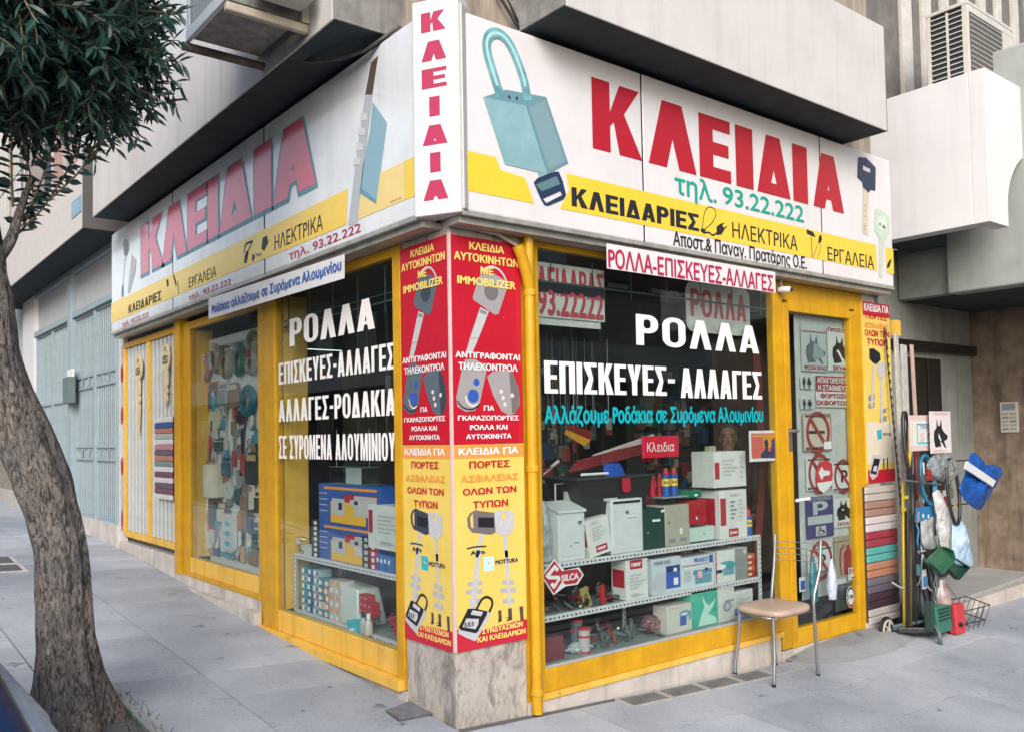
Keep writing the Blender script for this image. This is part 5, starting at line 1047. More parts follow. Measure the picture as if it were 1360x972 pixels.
# bottom of the right window -----------------------------------------------
Z2 = .236
for k,(u0,u1,v1) in enumerate(((727,736,846),(736,749,845))):
    ab = [(((0.714,0.216)[0],Z2),((0.771,0.372)[0],(0.742,0.376)[1])),(((0.767,0.22)[0],Z2),((0.847,0.364)[0],(0.806,0.371)[1]))][k]
    o = carton(RF, 'maroon_bracket', ['left','right'][k]+' of the two maroon plates standing in the bottom left corner', 'bracket', ab, -.10, .05, (.17,.03,.04), ()); tilt(o, 0, -5+2*k, 0)
def tin(u, x, y, z, r, h, label, body, ring):
    t = T('reel_tin', label, 'tin', (x,y,z), 'two clear tins with red rims'); q = MB(); q.lathe((x,y,z), [(r*.92,0.01),(r*.92,h-.01)], 18); q.out('body', pmat(body,.2), t, smooth=True)
    for zz in (0, h*.62, h-.012): q = MB(); q.lathe((x,y,z+zz), [(r,0),(r,.012)], 18); q.out('rim', pmat(ring,.4), t, smooth=True)
tin(0, (1.039,0.249)[0], .2, Z2, .042, .19, 'darker rear tin with red rims at the bottom left of the window', (.10,.13,.15), CR)
tin(0, (1.035,0.217)[0], .13, Z2, .040, .15, 'pale front tin with red rims at the bottom left of the window', (.45,.40,.40), CR)
junk(46, RF, (1.11,0.21)[0], (1.7,0.199)[0], Z2, -.33, -.10, 'loose heap of shiny hardware packets on the window floor', [JM[1],JM[4],JM[5],JM[2],JM[1]], 12, .10)
bag((1.024,0.168)[0], .10+.06, Z2, .22, .06, .10, BAGM, 'plastic_bag', 'flat clear bag round the two red rimmed tins', 'bag', 8, False)
bag((1.704,0.214)[0], .2, Z2+.02, .16, .10, .12, mat('bag_red_clear',(.36,.18,.18),.15,var=.5,scale=12), 'plastic_bag', 'clear bag with red contents at the right of the hardware heap', 'bag', 11, False)
K1 = (((1.747,0.225)[0],Z2),((1.994,0.401)[0],(1.857,0.415)[1]))
carton(RF, 'picture_carton', 'cream carton with a blue jigsaw pictured on the window floor', 'carton', K1, -.10, .12, (.56,.53,.48), (('e',.50,.50,.92,.78,I_DBL),('r',.52,.22,.78,.56,I_BLU),('r',.88,.40,.97,.72,I_DBL),('r',.58,.60,.80,.66,I_WHT),('t',.1,.86,.6,.92,I_PINK,'LINEA')))
K2 = (((1.995,0.231)[0],Z2),((2.274,0.457)[0],(2.13,0.48)[1]))
c = carton(RF, 'picture_carton', 'emerald green carton with a white machine pictured on the window floor', 'carton', K2, -.10, .12, (.03,.38,.27), ())
poly(RF, [(2.057,0.242),(2.257,0.243),(2.242,0.286),(2.163,0.318),(2.213,0.352),(2.247,0.409),(2.181,0.371),(2.142,0.392),(2.105,0.453),(2.125,0.364),(2.083,0.299)], -.098, flat('pale_mint',(.42,.66,.58)), c, 'printed_machine')
K3 = (((2.273,0.236)[0],Z2),((2.457,0.461)[0],(2.374,0.471)[1]))
carton(RF, 'picture_carton', 'narrow white carton with a grey grinder outline behind the chair seat', 'carton', K3, -.10, .12, (.58,.58,.56), (('e',.3,.28,.8,.58,I_GRY),('e',.4,.34,.7,.52,I_LGR),('r',.4,.56,.95,.62,I_GRY)))
K4 = (((2.491,0.232)[0],Z2),((2.708,0.396)[0],(2.611,0.418)[1]))
carton(RF, 'picture_carton', 'white carton with blue base on the window floor next to the shelf post', 'carton', K4, -.13, .12, (.60,.60,.60), (('r',.0,.05,1,.34,I_BLU),('t',.1,.12,.9,.26,I_WHT,'TOOL'),('g',.1,.5,.9,.9,LG)))
# dark hanging stock deeper in the shop
r = random.Random(21)
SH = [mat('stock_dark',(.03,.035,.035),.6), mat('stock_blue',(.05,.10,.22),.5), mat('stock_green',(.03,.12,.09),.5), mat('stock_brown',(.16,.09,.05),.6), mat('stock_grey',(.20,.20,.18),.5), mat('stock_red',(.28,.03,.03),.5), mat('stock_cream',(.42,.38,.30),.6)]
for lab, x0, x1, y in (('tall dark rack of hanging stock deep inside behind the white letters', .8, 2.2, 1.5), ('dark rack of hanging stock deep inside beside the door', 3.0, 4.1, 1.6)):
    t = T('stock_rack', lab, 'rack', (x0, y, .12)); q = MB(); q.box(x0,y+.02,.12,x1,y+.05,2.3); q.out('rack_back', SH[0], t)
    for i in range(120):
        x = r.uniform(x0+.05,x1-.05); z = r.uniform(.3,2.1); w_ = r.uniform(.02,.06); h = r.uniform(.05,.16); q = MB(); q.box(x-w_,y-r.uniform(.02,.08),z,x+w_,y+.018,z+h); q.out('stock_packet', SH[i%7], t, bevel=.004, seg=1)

# left window (four white lines) ---------------------------------------------
DL = -.13
U1 = ((1.889,0.713),(1.508,1.257))
def big_box(label, a_, b_, z0, z1, dep):
    t = T('display_box', label, 'box', LF.P((a_+b_)/2, z0, DL-dep/2), 'blue and yellow display boxes')
    q = MB(); q.fbox(LF, a_, z0, DL-dep, b_, z1, DL); q.out('box_body', pmat(CB), t, bevel=.002)
    W_ = a_-b_; H_ = z1-z0; e = DL+.0015; f_ = DL+.0026; g_ = DL+.0037
    def q4(x0,y0,x1,y1,d,m,nm='printed_panel'): rect(LF, (a_-W_*x0,z0+H_*y0), (a_-W_*x1,z0+H_*y1), d, m, t, nm)
    q4(.10,.86,.97,.93,e,I_ORG); q4(.45,.20,.98,.76,e,PR); q4(.22,.02,.80,.56,f_,flat('box_yellow',(.80,.42,.03))); q4(.25,.22,.46,.64,g_,I_LGR); q4(.36,.36,.42,.54,g_+.001,I_BLK)
    q4(.55,.48,.70,.64,g_,I_LGR); q4(.62,.52,.68,.62,g_+.001,I_NAV); q4(.62,.24,.97,.74,g_+.0005,flat('box_pale',(.50,.48,.47)))
    for k in range(4): q4(.02,.74-.15*k,.16,.755-.15*k,e,I_WHT,'small_print')
    return t
zs0 = .735
a_, b_ = (1.828,0.733)[0], (0.991,0.721)[0]; zm = (1.426,0.984)[1]; ztop = (1.816,1.249)[1]
big_box('lower blue box with yellow panel and red swirl, bottom of the pair', a_, b_, zs0, zm, .20)
big_box('upper blue box with yellow stripe, on top of its twin in the left window', a_, b_, zm+.002, ztop, .20)
t = T('glass_case', 'small empty glass case standing on the upper blue box', 'case', LF.P(1.3,ztop,-.2))
ga, gb = (1.688,1.268)[0], (1.234,1.281)[0]; gt = (1.333,1.366)[1]
q = MB(); q.fbox(LF, ga, ztop+.002, -.27, gb, ztop+.006, -.14); q.fbox(LF, ga, gt-.004, -.27, gb, gt, -.14); q.out('case_plates', mat('case_teal',(.16,.26,.26),.2), t)
q = MB(); q.fbox(LF, (ga+gb)/2-.02, ztop+.007, -.141, gb, gt-.005, -.138); q.out('case_front', mat('case_cloudy',(.40,.46,.46),.2), t)
q = MB(); q.fbox(LF, ga+(-.002), ztop+.007, -.27, ga+.002, gt-.005, -.14); q.fbox(LF, gb-.002, ztop+.007, -.27, gb+.002, gt-.005, -.14); q.out('case_side', glass('case_glass',(.85,.93,.92)), t)
q = MB(); q.tube([LF.P(ga,gt,-.2),LF.P(ga+.0,gt+.25,-.2)], .0015, 4); q.tube([LF.P(gb,gt,-.2),LF.P(gb,gt+.25,-.2)], .0015, 4); q.out('hanging_wire', I_LGR, t)
a_ = (1.1,0.936)[0]; b2 = (0.747,0.919)[0]
carton(LF, 'carton', 'white carton with a red end stripe against the marble pillar in the left window', 'carton', ((a_,(0.998,0.87)[1]),(.60,(0.9,1.14)[1])), -.11, .16, CW, (('r',.02,.35,.12,.88,PR),('g',.25,.35,.78,.80,LG),('g',.3,.1,.7,.2,LG)))
zz0 = .735
for k in range(4):
    carton(LF, 'small_carton', ['first','second','third','fourth'][k]+' blue carton from the left under the white carton with red stripe', 'carton', (((1.02,0.718)[0]-.045*k,zz0),((1.02,0.718)[0]-.045*k-.043,(0.925,0.839)[1]-.006*(k%2))), -.12, .12, CB if k%2==0 else (.02,.14,.40), (('r',.2,.5,.7,.75,I_WHT),), 'blue cartons under the white carton')
for k in range(5):
    for j in range(2):
        carton(LF, 'lock_packet', ['lowest','second','middle','fourth','topmost'][k]+(' dark' if j==0 else ' red')+' packet in the stack right of the blue and yellow box', 'packet', (((1.192,0.724)[0]-.10*j,zz0+.040*k),((1.192,0.724)[0]-.10*j-(.095 if j==0 else .075),zz0+.040*k+.037)), -.115, .08, CK if j==0 else CR, (('r',.35,.15,.8,.8,I_LGR if j==0 else I_WHT),), 'lock packets stacked right of the blue box')
# jars and tubes at the left end of that shelf
junk(16, LF, (2.006,0.735)[0], (2.462,0.721)[0], .735, -.34, -.13, 'small metal parts and a teal tube heaped in the white tub on the left shelf', [JM[1],mat('tube_teal',(.02,.20,.26),.3),JM[4],mat('goods_white',(.55,.55,.55),.5)], 5, .13)
carton(LF, 'parts_tub', 'white open tub holding small parts at the left end of the left shelf', 'tub', ((2.09,.735),((1.901,0.727)[0]+.0,.80)), -.12, .15, (.52,.53,.53), ())
for k in range(7):
    carton(LF, 'lock_packet', ['bottom','second from bottom','third from bottom','middle','third from top','second from top','top'][k]+' packet in the black column left of the blue and yellow box', 'packet', (((1.915,0.7)[0],.735+.037*k),((1.832,0.708)[0]-.012,.735+.037*k+.034)), -.115, .07, CK, (('r',.45,.15,.9,.8,I_WHT),), 'lock packets stacked left of the blue box')
# lower shelf of that window
zl = .335
n = 0
POSN = ['far left','second','third','fourth','fifth','sixth','seventh']
for k in range(6):
    for j in range(6-(k//3)):
        x = 2.09-.088*k; col = [(.03,.30,.38),(.02,.10,.30),(.30,.42,.46),(.02,.20,.32),(.50,.26,.18),(.56,.50,.48)][k if (j+k)%4 else (k+2)%6]
        if x < 1.66: continue
        carton(LF, 'small_carton', POSN[k]+' column, '+['bottom','second','third','fourth','fifth','top'][j]+' layer of the piled small blue and white cartons', 'carton', ((x,zl+.052*j),(x-.085,zl+.052*j+.050)), -.12-.004*((j*k)%3), .10, col, (('r',.12,.2,.55,.8,I_WHT),('r',.6,.3,.9,.7,I_NAV if k<3 else I_ORG)), 'small cartons piled on the lower left shelf'); n += 1
for k in range(2):
    for j in range(6):
        x = 1.655-.085*k
        carton(LF, 'small_carton', ['left','right'][k]+' pinkish column, '+['bottom','second','third','fourth','fifth','top'][j]+' layer beside the big white cabinet', 'carton', ((x,zl+.045*j),(x-.083,zl+.045*j+.043)), -.12, .10, (.58,.44,.40) if (j+k)%2 else (.56,.52,.52), (('r',.1,.2,.5,.8,I_ORG if j%2 else I_WHT),), 'pinkish cartons beside the white cabinet')
ca, cb, ct = (1.681,0.291)[0], (1.259,0.357)[0], (1.522,0.589)[1]
q = MB(); q.hexa([LF.P(ca,zl,-.12),LF.P(cb,zl,-.12),LF.P(cb,zl,-.34),LF.P(ca,zl,-.34),LF.P(ca,ct,-.13),LF.P(cb+.03,ct-.01,-.13),LF.P(cb+.03,ct-.01,-.30),LF.P(ca,ct,-.30)]); o = q.out('white_cabinet', mat('cabinet_white',(.56,.60,.58),.35,var=.04), None, 'large plain white plastic cabinet on the lower shelf of the left window', 'cabinet', bevel=.02, seg=3)
q = MB(); q.fbox(LF, cb+.04, zl+.03, -.119, cb+.03, zl+.045, -.113); q.out('catch', I_GRY, o)
junk(36, LF, (1.367,0.279)[0], .64, zl, -.36, -.12, 'pile of red and dark packets and tools right of the white cabinet', [JM[2],JM[0],mat('goods_navy',(.02,.03,.09),.5),JM[0],mat('goods_red',(.40,.02,.05),.5)], 6, .19)
for k in range(8):
    carton(LF, 'lock_packet', ['first','second','third','fourth','fifth','sixth','seventh','eighth'][k]+' of the little red packets stacked against the white cabinet', 'packet', (((1.248,0.43)[0]-.055*(k%3),zl+.10+.042*(k//3)),((1.248,0.43)[0]-.055*(k%3)-.052,zl+.10+.042*(k//3)+.04)), -.12, .06, CR, (('r',.3,.4,.7,.6,I_PINK),), 'red packets against the cabinet')
c = carton(LF, 'tissue_pack', 'bright cyan pack leaning at the front of the lower left shelf', 'pack', ((1.308,0.299),(1.186,0.399)), -.07, .05, (.02,.42,.55), (('r',.2,.3,.8,.5,I_WHT),)); tilt(c, -10, 0, 0)
for k, x in enumerate(((1.128,0.327)[0], (1.062,0.319)[0])):
    t = T('small_bottle', ['clear bottle with dark blue cap','cream bottle with white cap'][k]+' at the front of the lower left shelf', 'bottle', (.08,x,.334)); q = MB(); q.lathe((.085,x,.334), [(.026,0),(.027,.005),(.027,.075),(.012,.095),(.012,.10)], 14); q.out('bottle_body', mat('bottle_%d'%k,[(.30,.36,.38),(.52,.48,.42)][k],.15), t, smooth=True); q = MB(); q.lathe((.085,x,.434), [(.014,0),(.014,.03)], 12); q.out('cap', [I_NAV,I_WHT][k], t, smooth=True)

# far left window: pegboard with hanging goods -------------------------------
PB = -.17
q = MB(); q.fbox(LF, 2.30, .45, PB-.02, 4.075, 2.46, PB); pbd = q.out('pegboard', mat('white_pegboard',(.74,.74,.74),.5,var=.06), None, 'white pegboard full of hanging goods in the far left window', 'pegboard')
q = MB()
for k in range(3): q.fbox(LF, 2.32, 2.36-.06*k, PB, 4.06, 2.385-.06*k, PB+.012)
q.out('rail', mat('rail_grey',(.36,.38,.38),.5), pbd)
def coil(c, rx, rz, m, label, band=None, cat='coil'):
    t = T('rope_coil', label, cat, LF.P(c[0],c[1]-rz,PB+.03)); 
    for j in range(4):
        q = MB(); k = 1-.13*j; q.tube([LF.P(c[0]+rx*k*math.cos(a*PI/10),c[1]+rz*k*math.sin(a*PI/10)-rz*.04*j,PB+.03+.012*(j%2)) for a in range(20)], .012, 6, closed=True); q.out('loop', m, t, smooth=2)
    if band: q = MB(); q.fbox(LF, c[0]-rx*.25, c[1]+rz*.55, PB+.01, c[0]+rx*.25, c[1]+rz*1.12, PB+.07); q.out('binding', band, t)
def hang(kind, ab, m, label, cat, m2=None):
    (a, b) = ab; ew, eh = (a[0]-b[0])*.13, (b[1]-a[1])*.08; a = (a[0]+ew, a[1]-eh); b = (b[0]-ew, b[1]+eh)
    W_ = a[0]-b[0]; H_ = b[1]-a[1]; X = lambda f: a[0]-W_*f; Z = lambda f: a[1]+H_*f; m2 = m2 or I_WHT
    t = T(kind, label, cat, LF.P(X(.5),a[1],PB+.01))
    q = MB(); q.tube([LF.P(X(.5),Z(.97),PB),LF.P(X(.5),Z(.97),PB+.03)], .003, 5); q.out('peg', STEEL, t)
    if kind == 'blister_pack':
        q = MB(); q.fbox(LF, a[0], a[1], PB+.012, b[0], b[1], PB+.016); q.out('card', m2, t)
        q = MB(); q.fbox(LF, X(.15), Z(.1), PB+.016, X(.85), Z(.68), PB+.035); q.out('content', m, t, bevel=.006)
        rect(LF, (X(.12),Z(.74)), (X(.88),Z(.9)), PB+.0175, m, t, 'printed_header')
    elif kind == 'brush':
        q = MB(); q.prism(LF, disc((X(.5),Z(.62)),W_*.45,H_*.36,18), PB+.015, PB+.035); q.out('back', m, t)
        q = MB(); q.fbox(LF, X(.30), Z(0), PB+.018, X(.70), Z(.30), PB+.03); q.out('handle', m2, t, bevel=.004)
    elif kind == 'hand_tool':
        q = MB(); q.fbox(LF, X(.30), Z(.0), PB+.015, X(.70), Z(.48), PB+.035); q.out('handle', m, t, bevel=.006)
        q = MB(); q.prism(LF, [(X(.42),Z(.48)),(X(.58),Z(.48)),(X(.66),Z(.98)),(X(.50),Z(1)),(X(.36),Z(.95))], PB+.018, PB+.028); q.out('blade', m2, t)
    elif kind == 'pliers':
        for s_ in (-1,1):
            q = MB(); q.tube([LF.P(X(.5+.35*s_),Z(0),PB+.025),LF.P(X(.5+.28*s_),Z(.35),PB+.025),LF.P(X(.5+.03*s_),Z(.62),PB+.025)], .009, 6); q.out('grip', m, t, smooth=2)
            q = MB(); q.tube([LF.P(X(.5-.02*s_),Z(.60),PB+.025+.004*s_),LF.P(X(.5-.12*s_),Z(.8),PB+.025+.004*s_),LF.P(X(.5-.02*s_),Z(.98),PB+.025+.004*s_)], [.009,.009,.003], 6); q.out('jaw', m2, t)
    elif kind == 'power_strip':
        q = MB(); q.prism(LF, rr(X(.08),Z(0),X(.92),Z(.92),.04), PB+.012, PB+.045); o = q.out('body', m, t)
        for k in range(3): poly(LF, disc((X(.5),Z(.2+.24*k)),W_*.22,.022,12), PB+.0465, m2, t, 'socket')
    elif kind == 'bag_of_parts':
        q = MB(); q.prism(LF, [(X(.05),Z(.05)),(X(.5),Z(0)),(X(.95),Z(.06)),(X(.88),Z(.62)),(X(.70),Z(.96)),(X(.28),Z(.95)),(X(.10),Z(.55))], PB+.012, PB+.04); q.out('pouch', m, t, bevel=.006)
        rect(LF, (X(.2),Z(.70)), (X(.8),Z(.88)), PB+.042, m2, t, 'label_card')
    elif kind == 'roller':
        q = MB(); q.lathe(LF.P(X(.5),Z(0),PB+.05), [(W_*.36,0),(W_*.40,.01),(W_*.40,H_*.7),(W_*.30,H_*.72)], 12); q.out('sleeve', m, t, smooth=True)
        q = MB(); q.tube([LF.P(X(.5),Z(.7),PB+.05),LF.P(X(.5),Z(.98),PB+.03)], .006, 6); q.out('handle', m2, t)
    return t
ROPE1 = mat('rope_orange_red',(.45,.13,.09),.7,var=.25,scale=30); ROPE2 = mat('rope_grey_pink',(.40,.33,.32),.7,var=.25,scale=30); ROPE3 = mat('rope_tan',(.40,.27,.16),.7,var=.3,scale=30); ROPE4 = mat('hose_green',(.04,.22,.11),.5,var=.3); ROPE5 = mat('rope_olive',(.26,.24,.10),.7,var=.3); ROPE6 = mat('cable_blue',(.01,.17,.26),.4,var=.3)
def Lc(p, q_): return ((p[0]+q_[0])/2, (p[1]+q_[1])/2), abs(p[0]-q_[0])/2, abs(p[1]-q_[1])/2
for (p, q_), m, lab, bd in ((((4.276,2.071),(3.962,2.357)),ROPE1,'orange-red rope coil, first in the top row of the pegboard',I_GRY),(((3.984,2.149),(3.722,2.408)),ROPE2,'pale grey rope coil, second in the top row',I_CRM),(((3.745,2.081),(3.444,2.363)),ROPE3,'tan rope coil, third in the top row',mat('band_green',(.1,.12,.05),.6)),(((3.448,2.075),(3.148,2.366)),ROPE4,'green hose coil, fourth in the top row',I_GRY),(((3.118,2.258),(2.899,2.439)),ROPE5,'olive coil high at the right of the pegboard',None),(((3.153,2.075),(2.902,2.282)),ROPE2,'brownish coil at the right end of the top row',I_MAG),(((3.288,1.733),(2.937,2.013)),ROPE6,'big bright blue cable coil at the right of the pegboard',None),(((4.282,1.676),(4.102,1.918)),ROPE2,'thin pinkish loop below the orange-red coil',None)):
    c_, rx, rz = Lc(p, q_); coil(c_, rx*.86, rz*.9, m, lab, bd)
GN = mat('pack_dark_teal',(.04,.10,.11),.5); GR = mat('pack_red',(.42,.05,.06),.5); GB = mat('pack_brown',(.28,.17,.11),.6); GC = mat('pack_cream',(.68,.60,.47),.6); GT = mat('pack_tan',(.56,.34,.17),.6); GBL = mat('pack_blue',(.02,.09,.20),.4); GCY = mat('pack_cyan',(.02,.30,.42),.4); GW = mat('pack_white',(.58,.58,.57),.5); GGY = mat('pack_grey',(.26,.28,.28),.5); GOR = mat('pack_orange',(.50,.15,.07),.5); GBK = mat('pack_black',(.025,.025,.03),.5)
HL = [
 ('blister_pack',((4.103,1.843),(3.836,2.066)),GN,'dark teal blister pack with orange base below the grey coil',GOR),
 ('blister_pack',((3.785,1.852),(3.604,2.052)),GGY,'pale packet below the tan rope coil',GW),
 ('bag_of_parts',((3.538,1.842),(3.299,2.035)),GB,'brown toy-like packet below the green hose',GC),
 ('hand_tool',((3.524,1.617),(3.352,1.829)),GB,'brown knob and latch set in the middle of the pegboard',GOR),
 ('blister_pack',((3.371,1.697),(3.222,1.8)),GBK,'small black packet left of the blue pliers',GR),
 ('pliers',((3.208,1.656),(3.002,1.804)),GBL,'blue handled pliers under the big blue cable coil',GGY),
 ('brush',((3.992,1.59),(3.749,1.837)),GC,'cream oval brush in the left half of the pegboard',GW),
 ('hand_tool',((4.108,1.483),(3.952,1.724)),GR,'pink handled tool near the left edge of the pegboard',GGY),
 ('brush',((4.348,1.288),(4.145,1.571)),GT,'long tan wooden brush at the left edge',GT),
 ('hand_tool',((4.151,1.183),(3.975,1.469)),GGY,'grey trowel beside the tan wooden brush',GBK),
 ('hand_tool',((4.053,1.287),(3.901,1.456)),GT,'orange-tan scraper with a dark spot',GB),
 ('blister_pack',((3.901,1.456),(3.681,1.587)),GN,'small dark packet under the cream brush',GW),
 ('roller',((3.906,1.091),(3.701,1.444)),GC,'long cream paint roller in the left half',GGY),
 ('hand_tool',((3.494,1.355),(3.372,1.603)),GR,'dark red slim tool in the middle',GGY),
 ('hand_tool',((3.328,1.283),(3.177,1.631)),GR,'long screwdriver with black grip and red shaft',GBK),
 ('blister_pack',((3.722,1.248),(3.527,1.419)),GBL,'dark blue cutter pack with pale top',GGY),
 ('pliers',((3.196,1.427),(3.006,1.562)),GGY,'pale grey scissors right of the long screwdriver',GGY),
 ('blister_pack',((3.007,1.519),(2.899,1.639)),GCY,'turquoise packet at the right edge of the pegboard',GCY),
 ('bag_of_parts',((3.153,1.213),(2.902,1.453)),GBK,'black and brown tool set at the right edge',GT),
 ('brush',((3.448,1.109),(3.231,1.303)),GGY,'grey curved bracket below the long screwdriver',GN),
 ('blister_pack',((4.353,0.9),(4.171,1.183)),GC,'cream packet low at the left edge',GW),
 ('hand_tool',((4.235,0.77),(4.056,1.132)),GOR,'axe-like tool with orange grip low at the left',GGY),
 ('blister_pack',((4.08,0.794),(3.851,1.086)),GN,'packet with two orange handles low at the left',GR),
 ('blister_pack',((3.837,0.85),(3.655,1.017)),GC,'cream and grey switch packet',GGY),
 ('brush',((3.638,1.018),(3.446,1.204)),GW,'white looped cord in the lower middle',GGY),
 ('power_strip',((3.661,0.642),(3.417,0.94)),GW,'white power strip with three sockets low in the middle',I_CYA),
 ('blister_pack',((3.303,0.835),(3.153,1.213)),GB,'tall narrow brown packet in the right half',GGY),
 ('blister_pack',((3.094,0.971),(2.908,1.148)),GBK,'yellowish black packet low at the right edge',GC),
 ('bag_of_parts',((4.5,0.598),(4.234,0.838)),GC,'cream ruffled brush head hanging at the lower left corner',GC),
 ('brush',((4.2,0.514),(3.93,0.765)),GW,'white oval pulley low at the left',GGY),
 ('blister_pack',((3.734,0.481),(3.473,0.596)),GCY,'bright cyan sponge pack at the bottom edge',GCY),
 ('hand_tool',((3.324,0.572),(3.191,0.812)),GT,'tan handled key file low at the right',GN),
 ('blister_pack',((3.053,0.683),(2.942,0.908)),GN,'tall teal packet low at the right edge',GW),
 ('blister_pack',((3.135,0.451),(2.961,0.697)),GB,'brown and grey packet at the bottom right corner',GGY),
 ('hand_tool',((3.915,0.502),(3.767,0.698)),GBL,'small blue handled file near the bottom edge',GW),
 ('pliers',((3.492,0.442),(3.324,0.585)),GGY,'grey wire cutter near the bottom edge',GGY),
]
for kd, ab, m, lab, m2 in HL:
    (a, b) = ab
    hang(kd, ((min(a[0],4.04) if True else 0, max(a[1],.56)), (b[0], b[1])), m, lab, kd.replace('_',' '), m2)
r = random.Random(77); KM = [GB,GC,GT,GN,GGY,GR,GBL,GW,GCY,GOR]; KN = ['brown','cream','tan','dark teal','grey','red','blue','white','cyan','orange']; used_ = []
for i in range(46):
    row = i // 6; col = i % 6; a0 = 3.98-.27*col-r.uniform(0,.12); z0 = .60+.205*row+r.uniform(-.03,.03)
    if z0 > 2.0: continue
    w_ = r.uniform(.06,.10); h = r.uniform(.10,.19); k = r.randrange(10)
    hang(['blister_pack','bag_of_parts','hand_tool','pliers'][r.randrange(4)], ((a0,z0),(a0-w_,z0+h)), KM[k], 'small '+KN[k]+' item, '+['bottom','second','third','fourth','fifth','sixth','seventh','top'][row]+' row of pegboard goods, '+['far left','near left','left middle','right middle','near right','far right'][col], 'small goods', KM[(k+3)%10])
# white bits over the shutter: key shaped signs and sample strips ------------
for (cu, v0, v1, txt_, lab) in ((0,0,0,'KESO','cream key-shaped sign reading KESO fixed on the white shutter slats'),(1,0,0,'USA','cream key-shaped sign reading USA, nearer the shop end')):
    c_ = [(4.7,2.348),(5.586,2.304)][cu]; zb_ = [(4.728,1.886)[1],(5.591,1.625)[1]][cu]
    t = T('key_sign', lab, 'sign', LF.P(c_[0],zb_,.03)); r_ = .11
    hd = disc(c_, r_, .13, 24); q = MB(); q.prism(LF, hd, .012, .028); q.out('key_head', mat('key_cream',(.68,.56,.32),.5,var=.08), t)
    q = MB(); q.prism(LF, [(c_[0]+.05,c_[1]-.11),(c_[0]-.05,c_[1]-.11),(c_[0]-.05,c_[1]-.25),(c_[0]-.03,c_[1]-.28),(c_[0]-.055,c_[1]-.32),(c_[0]-.03,c_[1]-.36),(c_[0]-.05,c_[1]-.40),(c_[0]-.0,zb_),(c_[0]+.05,zb_+.10)], .012, .027); q.out('key_blade', mat('key_cream',None), t)
    text(LF, txt_, (c_[0]+.075,c_[1]-.06), (c_[0]-.075,c_[1]+.02), .0295, I_BLK, t, off=.03); poly(LF, disc((c_[0],c_[1]+.08),.018,.025,12), .0295, I_BLK, t, 'key_hole')
t = T('colour_sample_board', 'hanging strip of coloured shutter slat samples fixed on the white shutter', 'sample board', LF.P(4.8,1.2,.03))
sa, sb = (4.988,1.458)[0], (4.488,1.46)[0]; st, sb2 = (4.729,1.786)[1], (4.737,1.012)[1]
MB().fbox(LF, sa+.01, sb2, .012, sb-.05, st, .02).out('backing', BLACKP, t)
cols = [(.6,.6,.6),(.03,.08,.25),(.40,.15,.12),(.35,.40,.40),(.60,.58,.58),(.42,.20,.24),(.12,.10,.12),(.45,.18,.13),(.20,.25,.24),(.62,.60,.60),(.16,.06,.09),(.60,.57,.57),(.12,.08,.12),(.18,.07,.10),(.60,.58,.58)]
for k, c_ in enumerate(cols):
    z1_ = st-(st-sb2)*k/15; q = MB(); q.fbox(LF, sa, z1_-(st-sb2)/15+.003, .02, sb, z1_, .045); q.out('sample_slat', pmat(c_), t, bevel=.006)
# small stock hanging on strings just behind the right pane, left of the red card
r = random.Random(33)
for i in range(26):
    x = r.uniform(.72,1.75); z = r.uniform(1.18,1.62); y = r.uniform(.42,.75); w_ = r.uniform(.012,.03); h = r.uniform(.04,.11)
    t = T('hanging_key_set', ['dark key set on a string','small steel key set on a string','maroon key fob on a string'][i%3]+' behind the right window above the black crate', 'key set', (x,y,z), 'key sets on strings behind the right window')
    q = MB(); q.box(x-w_,y-.012,z,x+w_,y+.012,z+h); q.out('key_card', [SH[0],SH[4],SH[5]][i%3], t, bevel=.005, seg=1)
    q = MB(); q.tube([(x,y,z+h),(x,y,2.2)], .0018, 4); q.out('string', I_GRY, t)
for i in range(30):
    a_ = r.uniform(.70,2.0); z = r.uniform(1.32,2.2); w_ = r.uniform(.015,.04); h = r.uniform(.05,.13); x = r.uniform(.55,.9)
    t = T('hanging_packet', ['dark packet','grey packet','brown packet'][i%3]+' hanging deep behind the four white lines of the left window', 'packet', (x,a_,z), 'packets hanging deep in the left window')
    q = MB(); q.box(x-.012,a_-w_,z,x+.012,a_+w_,z+h); q.out('packet_card', [SH[0],SH[4],SH[3]][i%3], t, bevel=.005, seg=1)
    q = MB(); q.tube([(x,a_,z+h),(x,a_,2.6)], .0018, 4); q.out('string', I_GRY, t)

